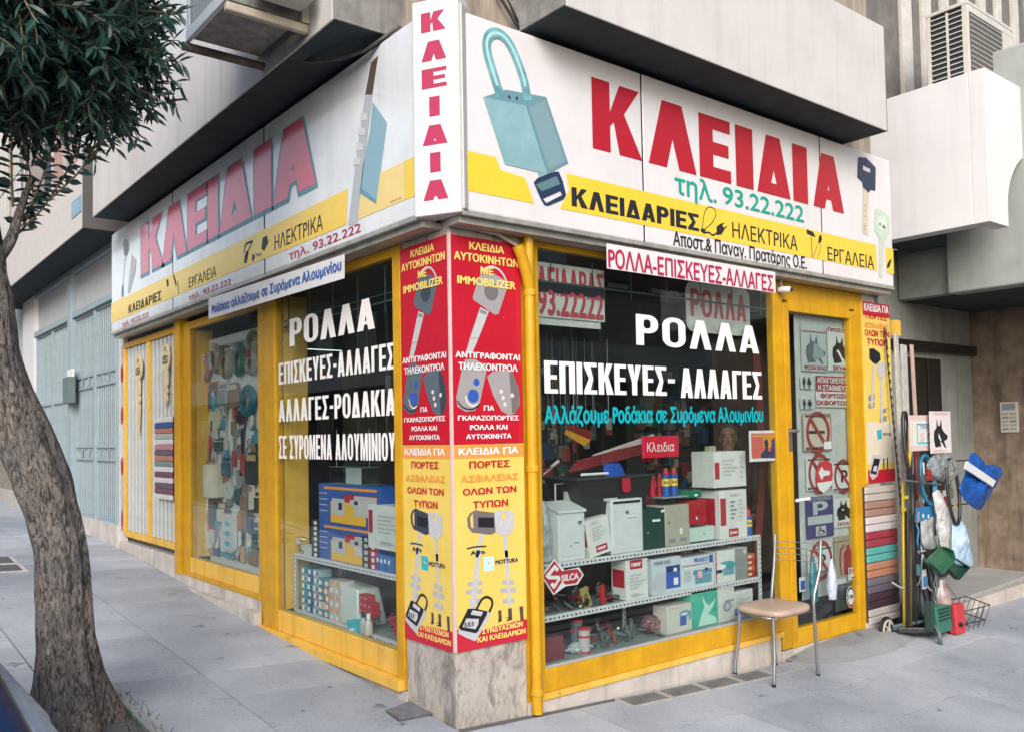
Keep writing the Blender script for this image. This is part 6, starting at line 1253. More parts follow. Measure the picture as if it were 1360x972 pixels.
# ------------------------------------------------------------------ notices behind the door glass
dg = -.045
def door_item(name, label, cat, ab, m, prints=(), d=dg, th=.002, pts=None):
    o = rect(RF, ab[0], ab[1], d, m, None, name, th); props(o, label, cat)
    (a, b) = ab
    for i, p in enumerate(prints):
        X = lambda f: a[0]+(b[0]-a[0])*f; Z = lambda f: a[1]+(b[1]-a[1])*f; e = d+.0008+.0006*i
        if p[0] == 't': text(RF, p[6], (X(p[1]),Z(p[2])), (X(p[3]),Z(p[4])), e, p[5], o, off=.045)
        elif p[0] == 'r': rect(RF, (X(p[1]),Z(p[2])), (X(p[3]),Z(p[4])), e, p[5], o, 'printed_panel')
        elif p[0] == 'ring':
            cx, cz, r, k = p[1:5]; R1 = disc((X(cx),Z(cz)), (b[0]-a[0])*r, (b[0]-a[0])*r*1.0, 36); R2 = disc((X(cx),Z(cz)), (b[0]-a[0])*r*k, (b[0]-a[0])*r*k, 36); poly(RF, [R1, R2], e, p[5], o, 'printed_ring')
            rr_ = (b[0]-a[0])*r*.93; ribbon(RF, [(X(cx)-rr_*.7,Z(cz)+rr_*.7),(X(cx)+rr_*.7,Z(cz)-rr_*.7)], (b[0]-a[0])*r*.22, e+.0004, p[5], o, 'printed_bar')
        elif p[0] == 'p': poly(RF, [(X(x), Z(z)) for x, z in p[1]], e, p[5] if len(p) > 5 else p[2], o, p[3])
        elif p[0] == 'e': poly(RF, disc((X(p[1]),Z(p[2])), (b[0]-a[0])*p[3], (b[1]-a[1])*p[4], 20), e, p[5], o, 'printed_spot')
    return o
PLW = flat('notice_white', (.58,.60,.60)); PLG = flat('notice_grey', (.42,.46,.46)); RNG = flat('ring_red', (.30,.03,.035))
q = rect(RF, (3.224,0.272), (4.169,2.502), -.06, mat('notice_board_grey',(.50,.52,.52),.6,var=.08), None, 'notice_board', .006); props(q, 'tall pale board behind the door glass that carries the notices', 'board')
DOGP = [(.20,.05),(.12,.30),(.15,.55),(.30,.66),(.33,.95),(.40,.72),(.50,.70),(.60,.93),(.64,.62),(.78,.50),(.98,.40),(.93,.28),(.74,.24),(.86,.04),(.80,.02),(.60,.20),(.50,.24),(.55,.08)]
door_item('dog_notice', 'left of the two dog warning notices at the top of the door, grey photo', 'notice', ((3.284,2.009),(3.644,2.367)), PLG, (('p',[(x*.9+.05,z*.7+.14) for x,z in DOGP],flat('dog_slate',(.10,.13,.14)),'printed_dog'),('p',[(.42,.30),(.52,.22),(.70,.30),(.86,.34),(.84,.44),(.66,.56),(.48,.62)],flat('dog_pale',(.26,.30,.31)),'printed_dog'),('t',.08,.03,.95,.12,RNG,'ΠΡΟΣΟΧΗ ΣΚΥΛΟΣ'),('r',.02,.84,.98,.86,RNG)))
door_item('dog_notice', 'right of the two dog warning notices, black dog head with open mouth', 'notice', ((3.635,2.02),(4.008,2.365)), PLW, (('p',[(x*.85+.1,z*.72+.14) for x,z in DOGP],I_BLK,'printed_dog'),('e',.42,.46,.05,.03,I_WHT),('p',[(.42,.42),(.55,.26),(.70,.24),(.56,.34),(.48,.46)],I_WHT,'printed_dog'),('p',[(.76,.36),(.92,.34),(.90,.18),(.84,.24)],RNG,'printed_tongue'),('t',.05,.90,.98,.99,RNG,'ΠΡΟΣΟΧΗ'),('t',.2,.02,.9,.12,RNG,'ΣΚΥΛΟΣ')))
def wc(label, ab):
    P = []
    for cx, w_ in ((.3,0),(.7,1)):
        P += [('e',cx,.84,.08,.09,I_BLK), ('p',[(cx-.12,.74),(cx+.12,.74),(cx+(.18 if w_ else .09),.36),(cx+.05,.34),(cx+.05,.06),(cx-.05,.06),(cx-.05,.34),(cx-(.18 if w_ else .09),.36)],I_BLK,'printed_figure')]
    door_item('toilet_notice', label, 'notice', ab, PLG, P)
wc('upper small square toilet notice on the door', ((3.256,1.87),(3.423,1.966))); wc('lower small square toilet notice on the door', ((3.248,1.715),(3.424,1.797)))
door_item('loading_notice', 'no parking loading bay notice with two white-on-red lines on the door', 'notice', ((3.462,1.733),(3.984,1.976)), PLW, (('r',.0,.50,1,1,RNG),('t',.04,.77,.97,.96,PLW,'ΑΠΑΓΟΡΕΥΕΤΑΙ'),('t',.06,.53,.95,.72,PLW,'Η ΣΤΑΘΜΕΥΣΗ'),('t',.12,.28,.88,.45,RNG,'ΦΟΡΤΩΣΗ'),('t',.0,.05,1,.22,RNG,'ΕΚΦΟΡΤΩΣΗ')))
door_item('no_smoking_notice', 'beige no smoking notice with red ring in the middle of the door', 'notice', ((3.263,1.394),(3.65,1.681)), flat('notice_beige',(.52,.47,.40)), (('r',.0,.0,1,.015,RNG),('r',.0,.985,1,1,RNG),('r',.0,.0,.02,1,RNG),('r',.98,.0,1,1,RNG),('r',.20,.46,.76,.54,I_BLK),('ring',.52,.50,.42,.78,RNG),('t',.08,.90,.95,.97,I_BLK,'ΜΗ ΚΑΠΝΙΖΕΤΕ'),('t',.08,.03,.66,.11,I_BLK,'NO SMOK'),('r',.70,.04,.98,.24,I_WHT)), d=-.04)
PL = [(.40,.30),(.50,.30),(.50,.44),(.58,.44),(.70,.49),(.72,.58),(.68,.68),(.58,.72),(.40,.72)]
for ab, lab in ((((3.297,1.09),(3.652,1.343)),'left no parking notice on the door, half covered by a red tag'),(((3.655,1.065),(3.965,1.297)),'right no parking notice on the door'),(((3.28,0.448),(3.631,0.654)),'lowest no parking notice, behind the chair back')):
    door_item('no_parking_notice', lab, 'notice', ab, PLW, (('p',PL,I_BLK,'printed_letter'),('p',[(.50,.52),(.58,.52),(.62,.58),(.58,.64),(.50,.64)],PLW,'printed_letter'),('ring',.52,.50,.44,.80,RNG),('t',.08,.89,.95,.97,I_BLK,'NO PARKING'),('t',.04,.03,.98,.11,I_BLK,'ΜΗ ΣΤΑΘΜΕΥΕΤΕ')))
o = poly(RF, [(3.433,1.083)]+[(3.504,1.067),(3.601,1.115),(3.638,1.202),(3.633,1.29),(3.55,1.316),(3.456,1.308),(3.411,1.24),(3.406,1.153)][1:]+[], -.03, flat('tag_red',(.60,.03,.05)), None, 'key_maker_tag', .002); props(o, 'oval red and white tag hanging over the left no parking notice', 'tag')
poly(RF, [(3.411,1.147),(3.63,1.155),(3.601,1.115),(3.504,1.067),(3.444,1.094)], -.0288, I_WHT, o, 'white_half'); poly(RF, [(3.441,1.227),(3.485,1.272),(3.514,1.242),(3.597,1.233),(3.596,1.203),(3.511,1.195),(3.479,1.167)], -.0286, I_WHT, o, 'printed_key')
door_item('disabled_parking_notice', 'navy disabled parking notice with big P and wheelchair sign', 'notice', ((3.277,0.727),(3.645,1.042)), flat('notice_navy',(.03,.035,.16)), (('r',.04,.33,.96,.53,PLG),('r',.32,.04,.70,.28,PLG),('p',[(.24,.56),(.40,.56),(.40,.66),(.60,.66),(.76,.71),(.80,.78),(.74,.85),(.60,.88),(.24,.88)],PLG,'printed_letter'),('p',[(.40,.72),(.56,.72),(.62,.77),(.56,.82),(.40,.82)],flat('notice_navy',None),'printed_letter'),('e',.49,.12,.11,.06,I_NAV),('e',.49,.12,.08,.043,PLG),('p',[(.44,.24),(.50,.24),(.50,.18),(.62,.18),(.66,.08),(.61,.08),(.58,.15),(.44,.15)],I_NAV,'printed_wheelchair'),('e',.47,.26,.03,.016,I_NAV),('t',.06,.955,.9,.985,PLG,'ΜΗ ΠΑΡΚΑΡΕΤΕ'),('t',.06,.91,.94,.94,PLG,'ΘΕΣΗ ΑΝΑΠΗΡΟΥ')), d=-.04)
door_item('dog_notice', 'lower black dog notice beside the navy parking notice', 'notice', ((3.66,0.781),(4.004,1.009)), PLW, (('p',[(x*.85+.02,z*.8+.2) for x,z in DOGP],I_BLK,'printed_dog'),('e',.38,.60,.05,.03,I_WHT),('t',.12,.05,.84,.17,RNG,'ΣΚΥΛΟΣ')))
o = door_item('extinguisher_notice', 'brownish notice with a red fire extinguisher low on the door', 'notice', ((3.648,0.389),(3.986,0.713)), flat('notice_tan',(.34,.29,.22)), (('r',.0,.86,1,.88,RNG),('p',[(.38,.05),(.80,.05),(.80,.56),(.66,.68),(.66,.76),(.52,.76),(.52,.68),(.38,.56)],RNG,'printed_extinguisher'),('p',[(.30,.05),(.26,.40),(.30,.66),(.45,.76),(.45,.80),(.26,.70),(.20,.45),(.24,.05)],RNG,'printed_hose')))
door_item('brand_sticker', 'small white sticker reading IFAM with red letters near the door bottom', 'sticker', ((3.816,0.359),(3.967,0.456)), PLW, (('t',.05,.45,.95,.9,PR,'IFAM'),('p',[(.2,.15),(.5,.25),(.9,.35),(.9,.2),(.4,.08)],I_BLK,'printed_key')), d=-.03)
q = rect(RF, (3.651,0.13), (4.005,0.335), -.05, flat('dark_panel',(.05,.06,.065)), None, 'dark_card', .003); props(q, 'dark card behind the round sticker near the door bottom', 'card'); text(RF, 'ΚΛΕΙΔΟΚ', *((3.737,0.301),(3.959,0.322)), -.048, I_GRY, q)
cc = (3.841,0.225); o = poly(RF, disc(cc,.062,.085,32), -.03, I_WHT, None, 'round_sticker', .002); props(o, 'round white red and black sticker reading CORBIN', 'sticker')
poly(RF, [disc(cc,.058,.080,32,0,180)+disc(cc,.046,.062,32,0,180)[::-1]], -.0288, I_BLK, o, 'ring_half'); poly(RF, [disc(cc,.058,.080,32,180,360)+disc(cc,.046,.062,32,180,360)[::-1]], -.0288, PR, o, 'ring_half'); text(RF, 'CORBIN', (cc[0]-.040,cc[1]-.014), (cc[0]+.040,cc[1]+.016), -.0286, I_NAV, o)
q = rect(RF, (3.723,0.082), (3.944,0.092), -.03, I_BLK, None, 'strip_sticker', .001); props(q, 'thin black strip sticker at the bottom right of the door glass', 'sticker'); text(RF, 'ΑΣΦΑΛΕΙΑΣ', *((3.745,0.085),(3.933,0.085)), -.0285, I_WHT, q)
bag((3.418,0.302)[0], -.07, (3.416,0.274)[1], .10, .30, .07, mat('bag_print_white',(.62,.60,.63),.3,var=.25,scale=30,col2=(.22,.33,.55)), 'hanging_bag', 'white and blue printed bag hanging in front of the door glass', 'bag', 6)
bag((3.206,0.325)[0], -.05, (3.203,0.281)[1], .10, .34, .05, mat('bag_teal',(.03,.20,.24),.3,var=.4,scale=20), 'hanging_bag', 'teal net bag hanging left of the white printed bag', 'bag', 7)
q = rect(RF, (3.128,0.351), (3.212,0.458), -.02, I_WHT, None, 'blue_tag', .002); props(q, 'small white tag with a blue square beside the teal bag', 'tag'); rect(RF, (3.143,0.366), (3.201,0.432), -.0185, I_BLU, q, 'blue_square')
q = MB(); q.tube([(3.0,.25,2.2),(3.12,.30,1.3),(3.02,.32,.5)], .03, 7); q.out('red_hanging_hose', mat('dark_red_hose',(.20,.02,.02),.5), None, 'dark red hose hanging inside just left of the door notices', 'hose', smooth=True)
q = MB(); q.tube([(3.14,.2,2.0),(3.2,.22,1.6),(3.12,.24,1.2),(3.16,.22,.9)], .028, 7); q.out('yellow_hanging_net', mat('dull_yellow',(.35,.28,.05),.6), None, 'dull yellow roll hanging inside at the left edge of the door glass', 'roll', smooth=True)

# yellow drain pipe -------------------------------------------------------------
t = T('drain_pipe', 'yellow painted drain pipe with an elbow between the red poster and the right window', 'pipe', RF.P(.515,.03,.06))
q = MB(); q.tube([RF.P(.513,.02,.045),RF.P(.510,2.66,.045)], .030, 14); q.out('pipe_run', YEL, t, smooth=True)
q = MB(); q.tube([RF.P(.512,2.36,.045),RF.P(.500,2.42,.05),RF.P(.455,2.53,.06),RF.P(.42,2.60,.06)], [.03,.034,.032,.032], 12); q.out('elbow', YEL, t, smooth=True)
for z in (.12, 1.35, 2.33): q = MB(); q.lathe(RF.P(.513,z,.045), [(.034,0),(.036,.005),(.036,.03),(.034,.035)], 14); q.out('pipe_collar', YEL, t)
q = MB(); q.tube([RF.P(.03,2.69,.02),RF.P(.15,2.665,.03),RF.P(.30,2.655,.035),RF.P(.45,2.60,.04),RF.P(.48,2.56,.03)], .011, 8); q.out('cream_conduit', mat('cream_conduit',(.40,.36,.30),.5), None, 'cream conduit sagging across the pillar above the red poster', 'cable', smooth=True)

# board of coloured slats right of the door -----------------------------------------
t = T('slat_sample_board', 'tall board of coloured roller shutter slats leaning below the narrow poster', 'sample board', RF.P(4.2,.0,.03))
x0, x1 = (4.002,0.525)[0], (4.486,0.476)[0]; zt, zb = (4.189,1.088)[1], -.02
MB().fbox(RF, x0+.005, zb, .002, x1-.005, zt, .018).out('backing', mat('goods_backing',(.06,.05,.05),.6), t)
SCOL = [(.50,.46,.42),(.48,.44,.40),(.36,.20,.16),(.36,.21,.17),(.60,.54,.54),(.58,.53,.54),(.32,.04,.06),(.30,.05,.07),(.10,.36,.34),(.10,.38,.36),(.45,.20,.13),(.43,.19,.12),(.14,.13,.16),(.12,.10,.13),(.055,.03,.04),(.05,.028,.04),(.42,.38,.36),(.45,.40,.38)]
N_ = len(SCOL)
for k, c_ in enumerate(SCOL):
    z1 = zt-(zt-zb)*k/N_; z0 = zt-(zt-zb)*(k+1)/N_+.004; q = MB(); q.fbox(RF, x0, z0, .018, x1, z1, .034); q.out('slat', pmat(c_, .35, .05), t, bevel=.008, seg=2)

# pale leaning strips to the right of the shop ---------------------------------------
def bar(pts, w_, th, m, name, label, cat, parent=None):
    q = MB(); n = len(pts)
    for i in range(n-1):
        a, b = Vector(pts[i]), Vector(pts[i+1]); d = (b-a).normalized(); sx = Vector((1,0,0)); sx = (sx-d*sx.dot(d)).normalized(); sy = d.cross(sx)
        q.hexa([tuple(p) for p in (a-sx*w_/2-sy*th/2,a+sx*w_/2-sy*th/2,a+sx*w_/2+sy*th/2,a-sx*w_/2+sy*th/2,b-sx*w_/2-sy*th/2,b+sx*w_/2-sy*th/2,b+sx*w_/2+sy*th/2,b-sx*w_/2+sy*th/2)])
    return q.out(name, m, parent, label, cat, bevel=.002, seg=1)
PALEP = mat('pale_plastic_profile', (.48,.47,.44), .5, var=.12, scale=20)
P1 = (4.59,2.348); P2 = (4.471,0.014)
for k,(ua,va,ub,vb,w_,lab) in enumerate(((1189,432,1201,800,.05,'pale ribbed profile strip leaning closest to the sample board'),(1203,458,1215,800,.09,'wide pale blind panel leaning at the shop corner'),(1212,470,1222,760,.035,'thin pinkish strip leaning outermost at the shop corner'))):
    A_ = [(4.553,2.356),(4.673,2.266),(4.816,2.275)][k]; B_ = [(4.43,-0.005),(4.517,0.016),(4.734,0.712)][k]
    bar([(B_[0],-.13,-.1),(A_[0],-.04,A_[1])], w_, .02, PALEP if k < 2 else mat('pinkish_strip',(.50,.36,.30),.6), 'leaning_strip', lab, 'strip')
q = MB()
for k in range(34): 
    zz = .1+k*.068; x = 4.47+(zz-.1)*(-.035); q.box(x-.012,-.135+.04*zz,zz,x+.012,-.125+.04*zz,zz+.03)
q.tube([(4.47,-.125,.1),(4.39,-.03,2.4)], .006, 5)
q.out('ladder_chain_strip', mat('dark_notches',(.04,.04,.04),.7), None, 'strip of dark notches hanging between the slat board and the pale profiles', 'strip')
A_ = (4.567,2.476); B_ = (4.621,2.344)
q = MB(); q.box(A_[0],-.03,B_[1],B_[0]+.04,.01,A_[1]); q.out('yellow_bracket', YELF, B)

# ------------------------------------------------------------------ cart with hanging tools
HY = -.33
ct = T('shopping_trolley', 'black tubular hand trolley loaded with poles and tools beside the sample board', 'trolley', (4.5,-.4,-.12))
RUB = mat('black_tube', (.02,.022,.025), .35); GRT = mat('grey_green_tube', (.09,.13,.14), .35)
c1 = (4.09,-0.043); q = MB(); q.lathe((c1[0],-.135,c1[1]), [(.085,0),(.10,.006),(.10,.024),(.085,.03)], 24, (0,1,0)); wl_ = q.out('wheel', RUB, ct, smooth=True)
q = MB(); q.tube([(c1[0]+.072*math.cos(a*PI/9),-.137,c1[1]+.072*math.sin(a*PI/9)) for a in range(18)], .010, 6, closed=True)
for k in range(5): a = k*2*PI/5; q.tube([(c1[0],-.142,c1[1]),(c1[0]+.07*math.cos(a),-.142,c1[1]+.07*math.sin(a))], .007, 5)
q.lathe((c1[0],-.15,c1[1]), [(.02,0),(.02,.05)], 10, (0,1,0)); q.out('rim', mat('rim_cream',(.45,.43,.36),.5), wl_)
P_ = [(c1[0]+.02,-.16,c1[1]+.02),(4.35,-.30,.01),(4.28,-.42,.0),(4.24,-.47,-.04),(4.22,-.49,-.12)]
q = MB(); q.tube(P_, .017, 8); q.out('base_tube', GRT, ct, smooth=2)
q = MB(); q.tube([(c1[0]+.02,-.16,c1[1]),(4.6,-.30,-.06),(4.75,-.38,-.08)], .014, 8); q.tube([(4.35,-.30,.0),(4.6,-.30,-.06)], .012, 6); q.out('base_tube', RUB, ct, smooth=2)
q = MB(); q.hexa([(4.12,-.20,-.07),(4.32,-.42,-.07),(4.72,-.40,-.08),(4.6,-.16,-.06),(4.12,-.20,-.02),(4.32,-.42,-.02),(4.72,-.40,-.03),(4.6,-.16,-.01)]); q.out('platform', BLACKP, ct, bevel=.01)
q = MB(); q.tube([(4.44,-.15,-.05),(4.42,-.14,.9)], .012, 6); q.tube([(4.62,-.30,-.05),(4.58,-.28,1.15)], .010, 6); q.tube([(4.40,-.15,.88),(4.62,-.30,.86)], .010, 6); q.out('upright', RUB, ct, smooth=2)
# wire basket part
bs = [(4.733,0.048), (5.26,0.033), (5.055,-0.19), (4.651,-0.146)]
q = MB(); y0, y1 = -.42, -.20
BL = [(bs[3][0],y0,bs[3][1]),(bs[2][0],y0,bs[2][1]),(bs[2][0]+.02,y1,bs[2][1]+.03),(bs[3][0]+.02,y1,bs[3][1]+.03)]
BT = [(bs[0][0],y0,bs[0][1]),(bs[1][0],y0,bs[1][1]),(bs[1][0]+.04,y1,bs[1][1]+.04),(bs[0][0]+.02,y1,bs[0][1]+.04)]
for ring in (BL, BT, [tuple((Vector(a)+Vector(b))/2) for a, b in zip(BL, BT)]): q.tube(ring, .005, 5, closed=True)
for i in range(4):
    for k in range(5):
        a = Vector(BL[i]).lerp(Vector(BL[(i+1)%4]), k/5); b = Vector(BT[i]).lerp(Vector(BT[(i+1)%4]), k/5); q.tube([a, b], .003, 4)
for k in range(1,6): q.tube([Vector(BL[0]).lerp(Vector(BL[1]),k/6), Vector(BL[3]).lerp(Vector(BL[2]),k/6)], .003, 4)
q.out('wire_basket', mat('basket_wire',(.05,.06,.06),.4,.6), ct)
q = MB(); q.tube([(bs[3][0]+.03,-.38,bs[3][1]+.10),(bs[2][0]-.05,-.33,bs[2][1]+.10),(bs[2][0]-.0,-.32,bs[2][1]+.02)], .014, 7); q.out('basket_grip', mat('rust_brown',(.16,.09,.04),.7), ct, smooth=2)
# poles standing in it
poles = [((4.317,1.117),(4.185,-0.024),.012,mat('pole_yellow',(.55,.38,.03),.4),'yellow pole standing in the trolley'),
 ((4.353,1.608),(4.167,-0.015),.013,mat('pole_black',(.02,.025,.02),.5),'black pole standing left of the yellow pole'),
 ((4.394,1.36),(4.282,-0.014),.018,mat('pole_darkgreen',(.02,.04,.035),.5),'dark green pole right of the yellow pole'),
 ((4.35,0.813),(4.207,-0.012),.015,mat('pole_rust',(.10,.05,.03),.6),'dark rusty bar leaning in the trolley'),
 ((4.441,0.747),(4.36,-0.031),.016,mat('pole_slate',(.05,.06,.08),.4),'slate tube behind the grey hose loop'),
 ((4.468,0.807),(4.482,-0.022),.014,RUB,'short black tube behind the dustpans'),
 ((4.523,1.606),(4.503,0.799),.012,mat('pole_red',(.40,.04,.04),.5),'thin red rod hanging above the trolley')]
for (a, b, r_, m, lab) in poles:
    y = -.2 if r_ == .012 else -.24
    q = MB(); q.tube([(a[0],y+.02,a[1]),((a[0]+b[0])/2,y-.0,(a[1]+b[1])/2),(b[0],y-.02,max(b[1],-.08))], r_, 8); q.out('tool_pole', m, None, lab, 'pole', smooth=2)
# signs
o = rect(RF, (4.211,1.371), (4.618,1.659), .30, flat('plate_rose',(.66,.50,.48)), None, 'parking_plate', .002); props(o, 'rose edged plate with turquoise frame and steering wheel hanging over the trolley', 'sign')
rect(RF, (4.232,1.412), (4.615,1.616), .3012, flat('plate_pale',(.64,.66,.64)), o, 'white_field')
q = MB(); a, b = (4.337,1.428), (4.613,1.591); q.prism(RF, [[(a[0],a[1]),(b[0],a[1]),(b[0],b[1]),(a[0],b[1])],[(a[0]+.012,a[1]+.012),(b[0]-.012,a[1]+.012),(b[0]-.012,b[1]-.012),(a[0]+.012,b[1]-.012)]], None, .3022); q.out('turquoise_frame', I_CYA, o)
c_ = (4.528,1.486); poly(RF, [disc(c_,.020,.027,20),disc(c_,.014,.020,20)], .303, I_BLK, o, 'printed_wheel'); ribbon(RF, [(c_[0]-.014,c_[1]+.008),(c_[0],c_[1]),(c_[0]+.014,c_[1]+.008)], .006, .3032, I_BLK, o, 'printed_wheel')
text(RF, 'S', ((4.387,1.446)[0],(4.387,1.446)[1]), ((4.454,1.506)[0],(4.454,1.512)[1]), .303, I_PINK, o); text(RF, 'ΓΕΡΑΝΟΣ', (4.395,1.549), (4.573,1.579), .303, I_GRY, o)
o = rect(RF, (4.474,1.346), (4.838,1.69), .34, flat('plate_rose2',(.68,.62,.62)), None, 'dog_plate', .002); props(o, 'white dog warning plate with a black dog head hanging over the trolley', 'sign')
a, b = (4.502,1.382), (4.781,1.646); poly(RF, [(a[0]+(b[0]-a[0])*x, a[1]+(b[1]-a[1])*z) for x, z in DOGP], .3415, I_BLK, o, 'printed_dog'); poly(RF, [(a[0]+(b[0]-a[0])*x, a[1]+(b[1]-a[1])*z) for x, z in ((.42,.5),(.40,.36),(.52,.24),(.58,.26),(.50,.36))], .3425, I_WHT, o, 'printed_dog')
text(RF, 'ΠΡΟΣΟΧΗ', (4.548,1.658), (4.797,1.68), .3425, I_PINK, o); text(RF, 'ΣΚΥΛΟΣ', (4.525,1.357), (4.733,1.37), .3425, I_PINK, o)
# rack arms carrying the hanging goods
q = MB(); a, b = (4.1,1.148), (4.591,1.091); q.tube([(a[0],-.30,a[1]),(b[0],-.36,b[1])], .008, 6); q.out('rack_arm', STEEL, None, 'chromed rail sticking out across the blue hose coil', 'rail')
q = MB(); a, b = (4.632,1.28), (5.062,1.273); q.tube([(a[0]-.12,-.30,a[1]),(b[0],-.38,b[1])], .006, 6); a, b = (4.552,0.91), (5.043,0.911); q.tube([(a[0],-.36,a[1]),(b[0],-.38,b[1])], .006, 6)
q.tube([(4.50,-.26,.85),(4.50,-.26,1.62)], .008, 6); q.out('hook_rack', RUB, None, 'thin black wire rack from which the bags and hoses hang', 'rack')
def loop(name, u, v, rx, rz, y, r_, m, label, n=22, tiltx=0, ell=1.0, turns=1):
    c = u; q = MB()
    for j in range(turns): 
        q.tube([(c[0]+rx*(1-.08*j)*math.cos(a*2*PI/n)*(1+.0*a), y+.02*math.sin(a*2*PI/n)+.012*j, c[1]+rz*(1-.05*j)*math.sin(a*2*PI/n)) for a in range(n)], r_, 7, closed=True)
    return q.out(name, m, None, label, 'hose', smooth=2)
loop('hose_coil', (4.436,1.134), 0, .115, .20, -.33, .013, mat('hose_blue',(.02,.16,.30),.35), 'blue hose coil hanging over the trolley', turns=2)
loop('hose_coil', (4.71,1.031), 0, .095, .27, -.40, .014, mat('hose_black',(.015,.018,.025),.35), 'long black rubber loop hanging at the front of the tool rack')
loop('hose_coil', (4.227,1.425), 0, .055, .26, -.28, .016, mat('hose_black',None), 'narrow black and yellow hose loop hanging beside the pale profiles')
q = MB(); a = (4.245,1.569); q.tube([(a[0]+.03,-.285,a[1]+.05),(a[0]-.0,-.285,a[1]-.2),(a[0]-.03,-.285,a[1]-.32)], .018, 7); q.out('yellow_hose', mat('pole_yellow',None), None, 'yellow hose end inside the narrow black loop', 'hose', smooth=2)
q = MB(); q.tube([(x,-.30+.01*i,z) for i,(x,z) in enumerate(smooth_pts([(4.359,0.545),(4.368,0.334),(4.302,0.276),(4.182,0.284),(4.091,0.336)],3))][:13], .008, 6); q.tube([(x,-.32,z) for x,z in smooth_pts([(4.366,0.304),(4.448,0.24),(4.586,0.223),(4.682,0.297)],3)], .008, 6); q.out('grey_hose', mat('hose_grey',(.36,.37,.37),.4), None, 'thin grey hose looped below the dustpans', 'hose', smooth=2)
q = MB()
for k in range(9): 
    c_ = Vector((4.45+.012*(k%2)-.004*k, -.36, .52-.055*k)); q.tube([c_+Vector((.012*math.cos(a),(.0 if k%2 else .012*math.sin(a)),.03*math.sin(a)+0)) if k%2 else c_+Vector((0,.012*math.cos(a),.03*math.sin(a))) for a in [i*PI/4 for i in range(8)]], .005, 5, closed=True)
q.out('steel_chain', STEEL, None, 'short steel chain hanging in front of the slate tube', 'chain')
# bags
def bagp(pts, y, th, m, name, label, cat, extra=None):
    q = MB(); pp = smooth_pts(pts+[pts[0]], 5)[:-1]; n = len(pp); cx = sum(p[0] for p in pp)/n; cz = sum(p[1] for p in pp)/n; K = 9
    for sd in (-1, 1):
        b0 = len(q.v)
        for k in range(K):
            f_ = 1-k/K
            for x, z in pp:
                X, Z = cx+(x-cx)*f_, cz+(z-cz)*f_; w_ = noise.noise(Vector((X*7,Z*7,y*3+sd))); rg_ = abs(noise.noise(Vector((X*21,Z*21,y+sd*2))))+.5*abs(noise.noise(Vector((X*45,Z*45,y))))
                q.v.append((X, y+sd*(th*1.3*math.sqrt(max(0,1-f_*f_))*(1+.6*w_)-(.032*rg_ if k else 0)+(.002 if k == 0 else 0)), Z))
        q.v.append((cx, y+sd*th*1.2, cz))
        for k in range(K-1):
            for i in range(n): i2 = (i+1)%n; q.f.append((b0+k*n+i,b0+k*n+i2,b0+(k+1)*n+i2,b0+(k+1)*n+i))
        for i in range(n): q.f.append((b0+(K-1)*n+i, b0+(K-1)*n+(i+1)%n, b0+K*n))
        if sd == 1:
            for i in range(n): i2 = (i+1)%n; q.f.append((i,i2,b0+i2,b0+i))
    return q.out(name, m, None, label, cat, smooth=2)
bb = [(4.876,1.148),(4.925,1.246),(5.03,1.338),(5.168,1.296),(5.277,1.228),(5.424,1.223),(5.586,1.177),(5.469,1.063),(5.328,0.973),(5.203,0.877),(5.101,0.852),(4.952,0.906),(4.835,0.975),(4.774,1.053)]
o = bagp(bb, -.42, .05, mat('blue_polythene',(.01,.10,.42),.22,var=.35,scale=7,bump=.6,bscale=22), 'blue_bag', 'crumpled blue bag with a white band at the right of the tool rack', 'bag')
qq = [(4.771,1.277),(5.289,1.093),(5.226,1.045),(4.726,1.217)]; poly(RF, qq, .495, flat('bag_white_band',(.62,.64,.66)), o, 'white_band', .012)
bagp([(4.387,1.288),(4.517,1.339),(4.724,1.327),(4.853,1.273),(4.815,1.137),(4.706,1.105),(4.502,1.139),(4.358,1.229)], -.36, .05, mat('clear_poly_white',(.50,.55,.58),.1,var=.4,scale=12,bump=.5,bscale=30,trans=.45), 'clear_bag', 'clear crumpled bag at the top of the tool rack', 'bag')
bagp([(4.677,0.781),(4.824,0.788),(4.924,0.687),(4.998,0.41),(4.847,0.408),(4.653,0.483)], -.40, .04, mat('pale_blue_white_bag',(.50,.56,.62),.3,var=.4,scale=14,col2=(.15,.35,.55)), 'white_bag', 'white and pale blue bag hanging right of the green dustpan', 'bag')
bagp([(4.271,0.827),(4.396,0.853),(4.546,0.843),(4.642,0.738),(4.605,0.606),(4.425,0.574),(4.281,0.635)], -.34, .03, mat('grey_fan_cover',(.42,.43,.42),.4,var=.25,scale=12), 'round_cover', 'pale grey round cover hanging above the dustpans', 'cover')
bagp([(4.418,1.028),(4.545,1.039),(4.682,0.798),(4.638,0.568),(4.535,0.578),(4.477,0.813)], -.37, .03, mat('white_brush_plastic',(.58,.58,.58),.5,var=.2,scale=14), 'white_brush', 'long white plastic piece hanging in the middle of the tool rack', 'brush')
o = rect(RF, (4.181,0.821), (4.548,0.928), .35, flat('card_blue',(.02,.16,.36)), None, 'blue_card', .004); props(o, 'blue hanging card with small white squares under the blue hose', 'card')
for u_ in (0,1,2): a = [(4.195,0.843),(4.28,0.843),(4.365,0.831)][u_]; rect(RF, a, (a[0]+.025,a[1]+.03), .3515, I_WHT, o, 'white_square')
q = MB()
for k,(x,z) in enumerate(((4.608,0.913),(4.792,0.907),(4.15,1.01),(4.108,0.917))): q.box(x-.02,[-.38,-.38,-.3,-.3][k],z-.012,x+.02,[-.36,-.36,-.28,-.28][k],z+.012)
q.out('yellow_clips', mat('pole_yellow',None), None, 'little yellow clips fixed on the tool rack', 'clips', kind='stuff')
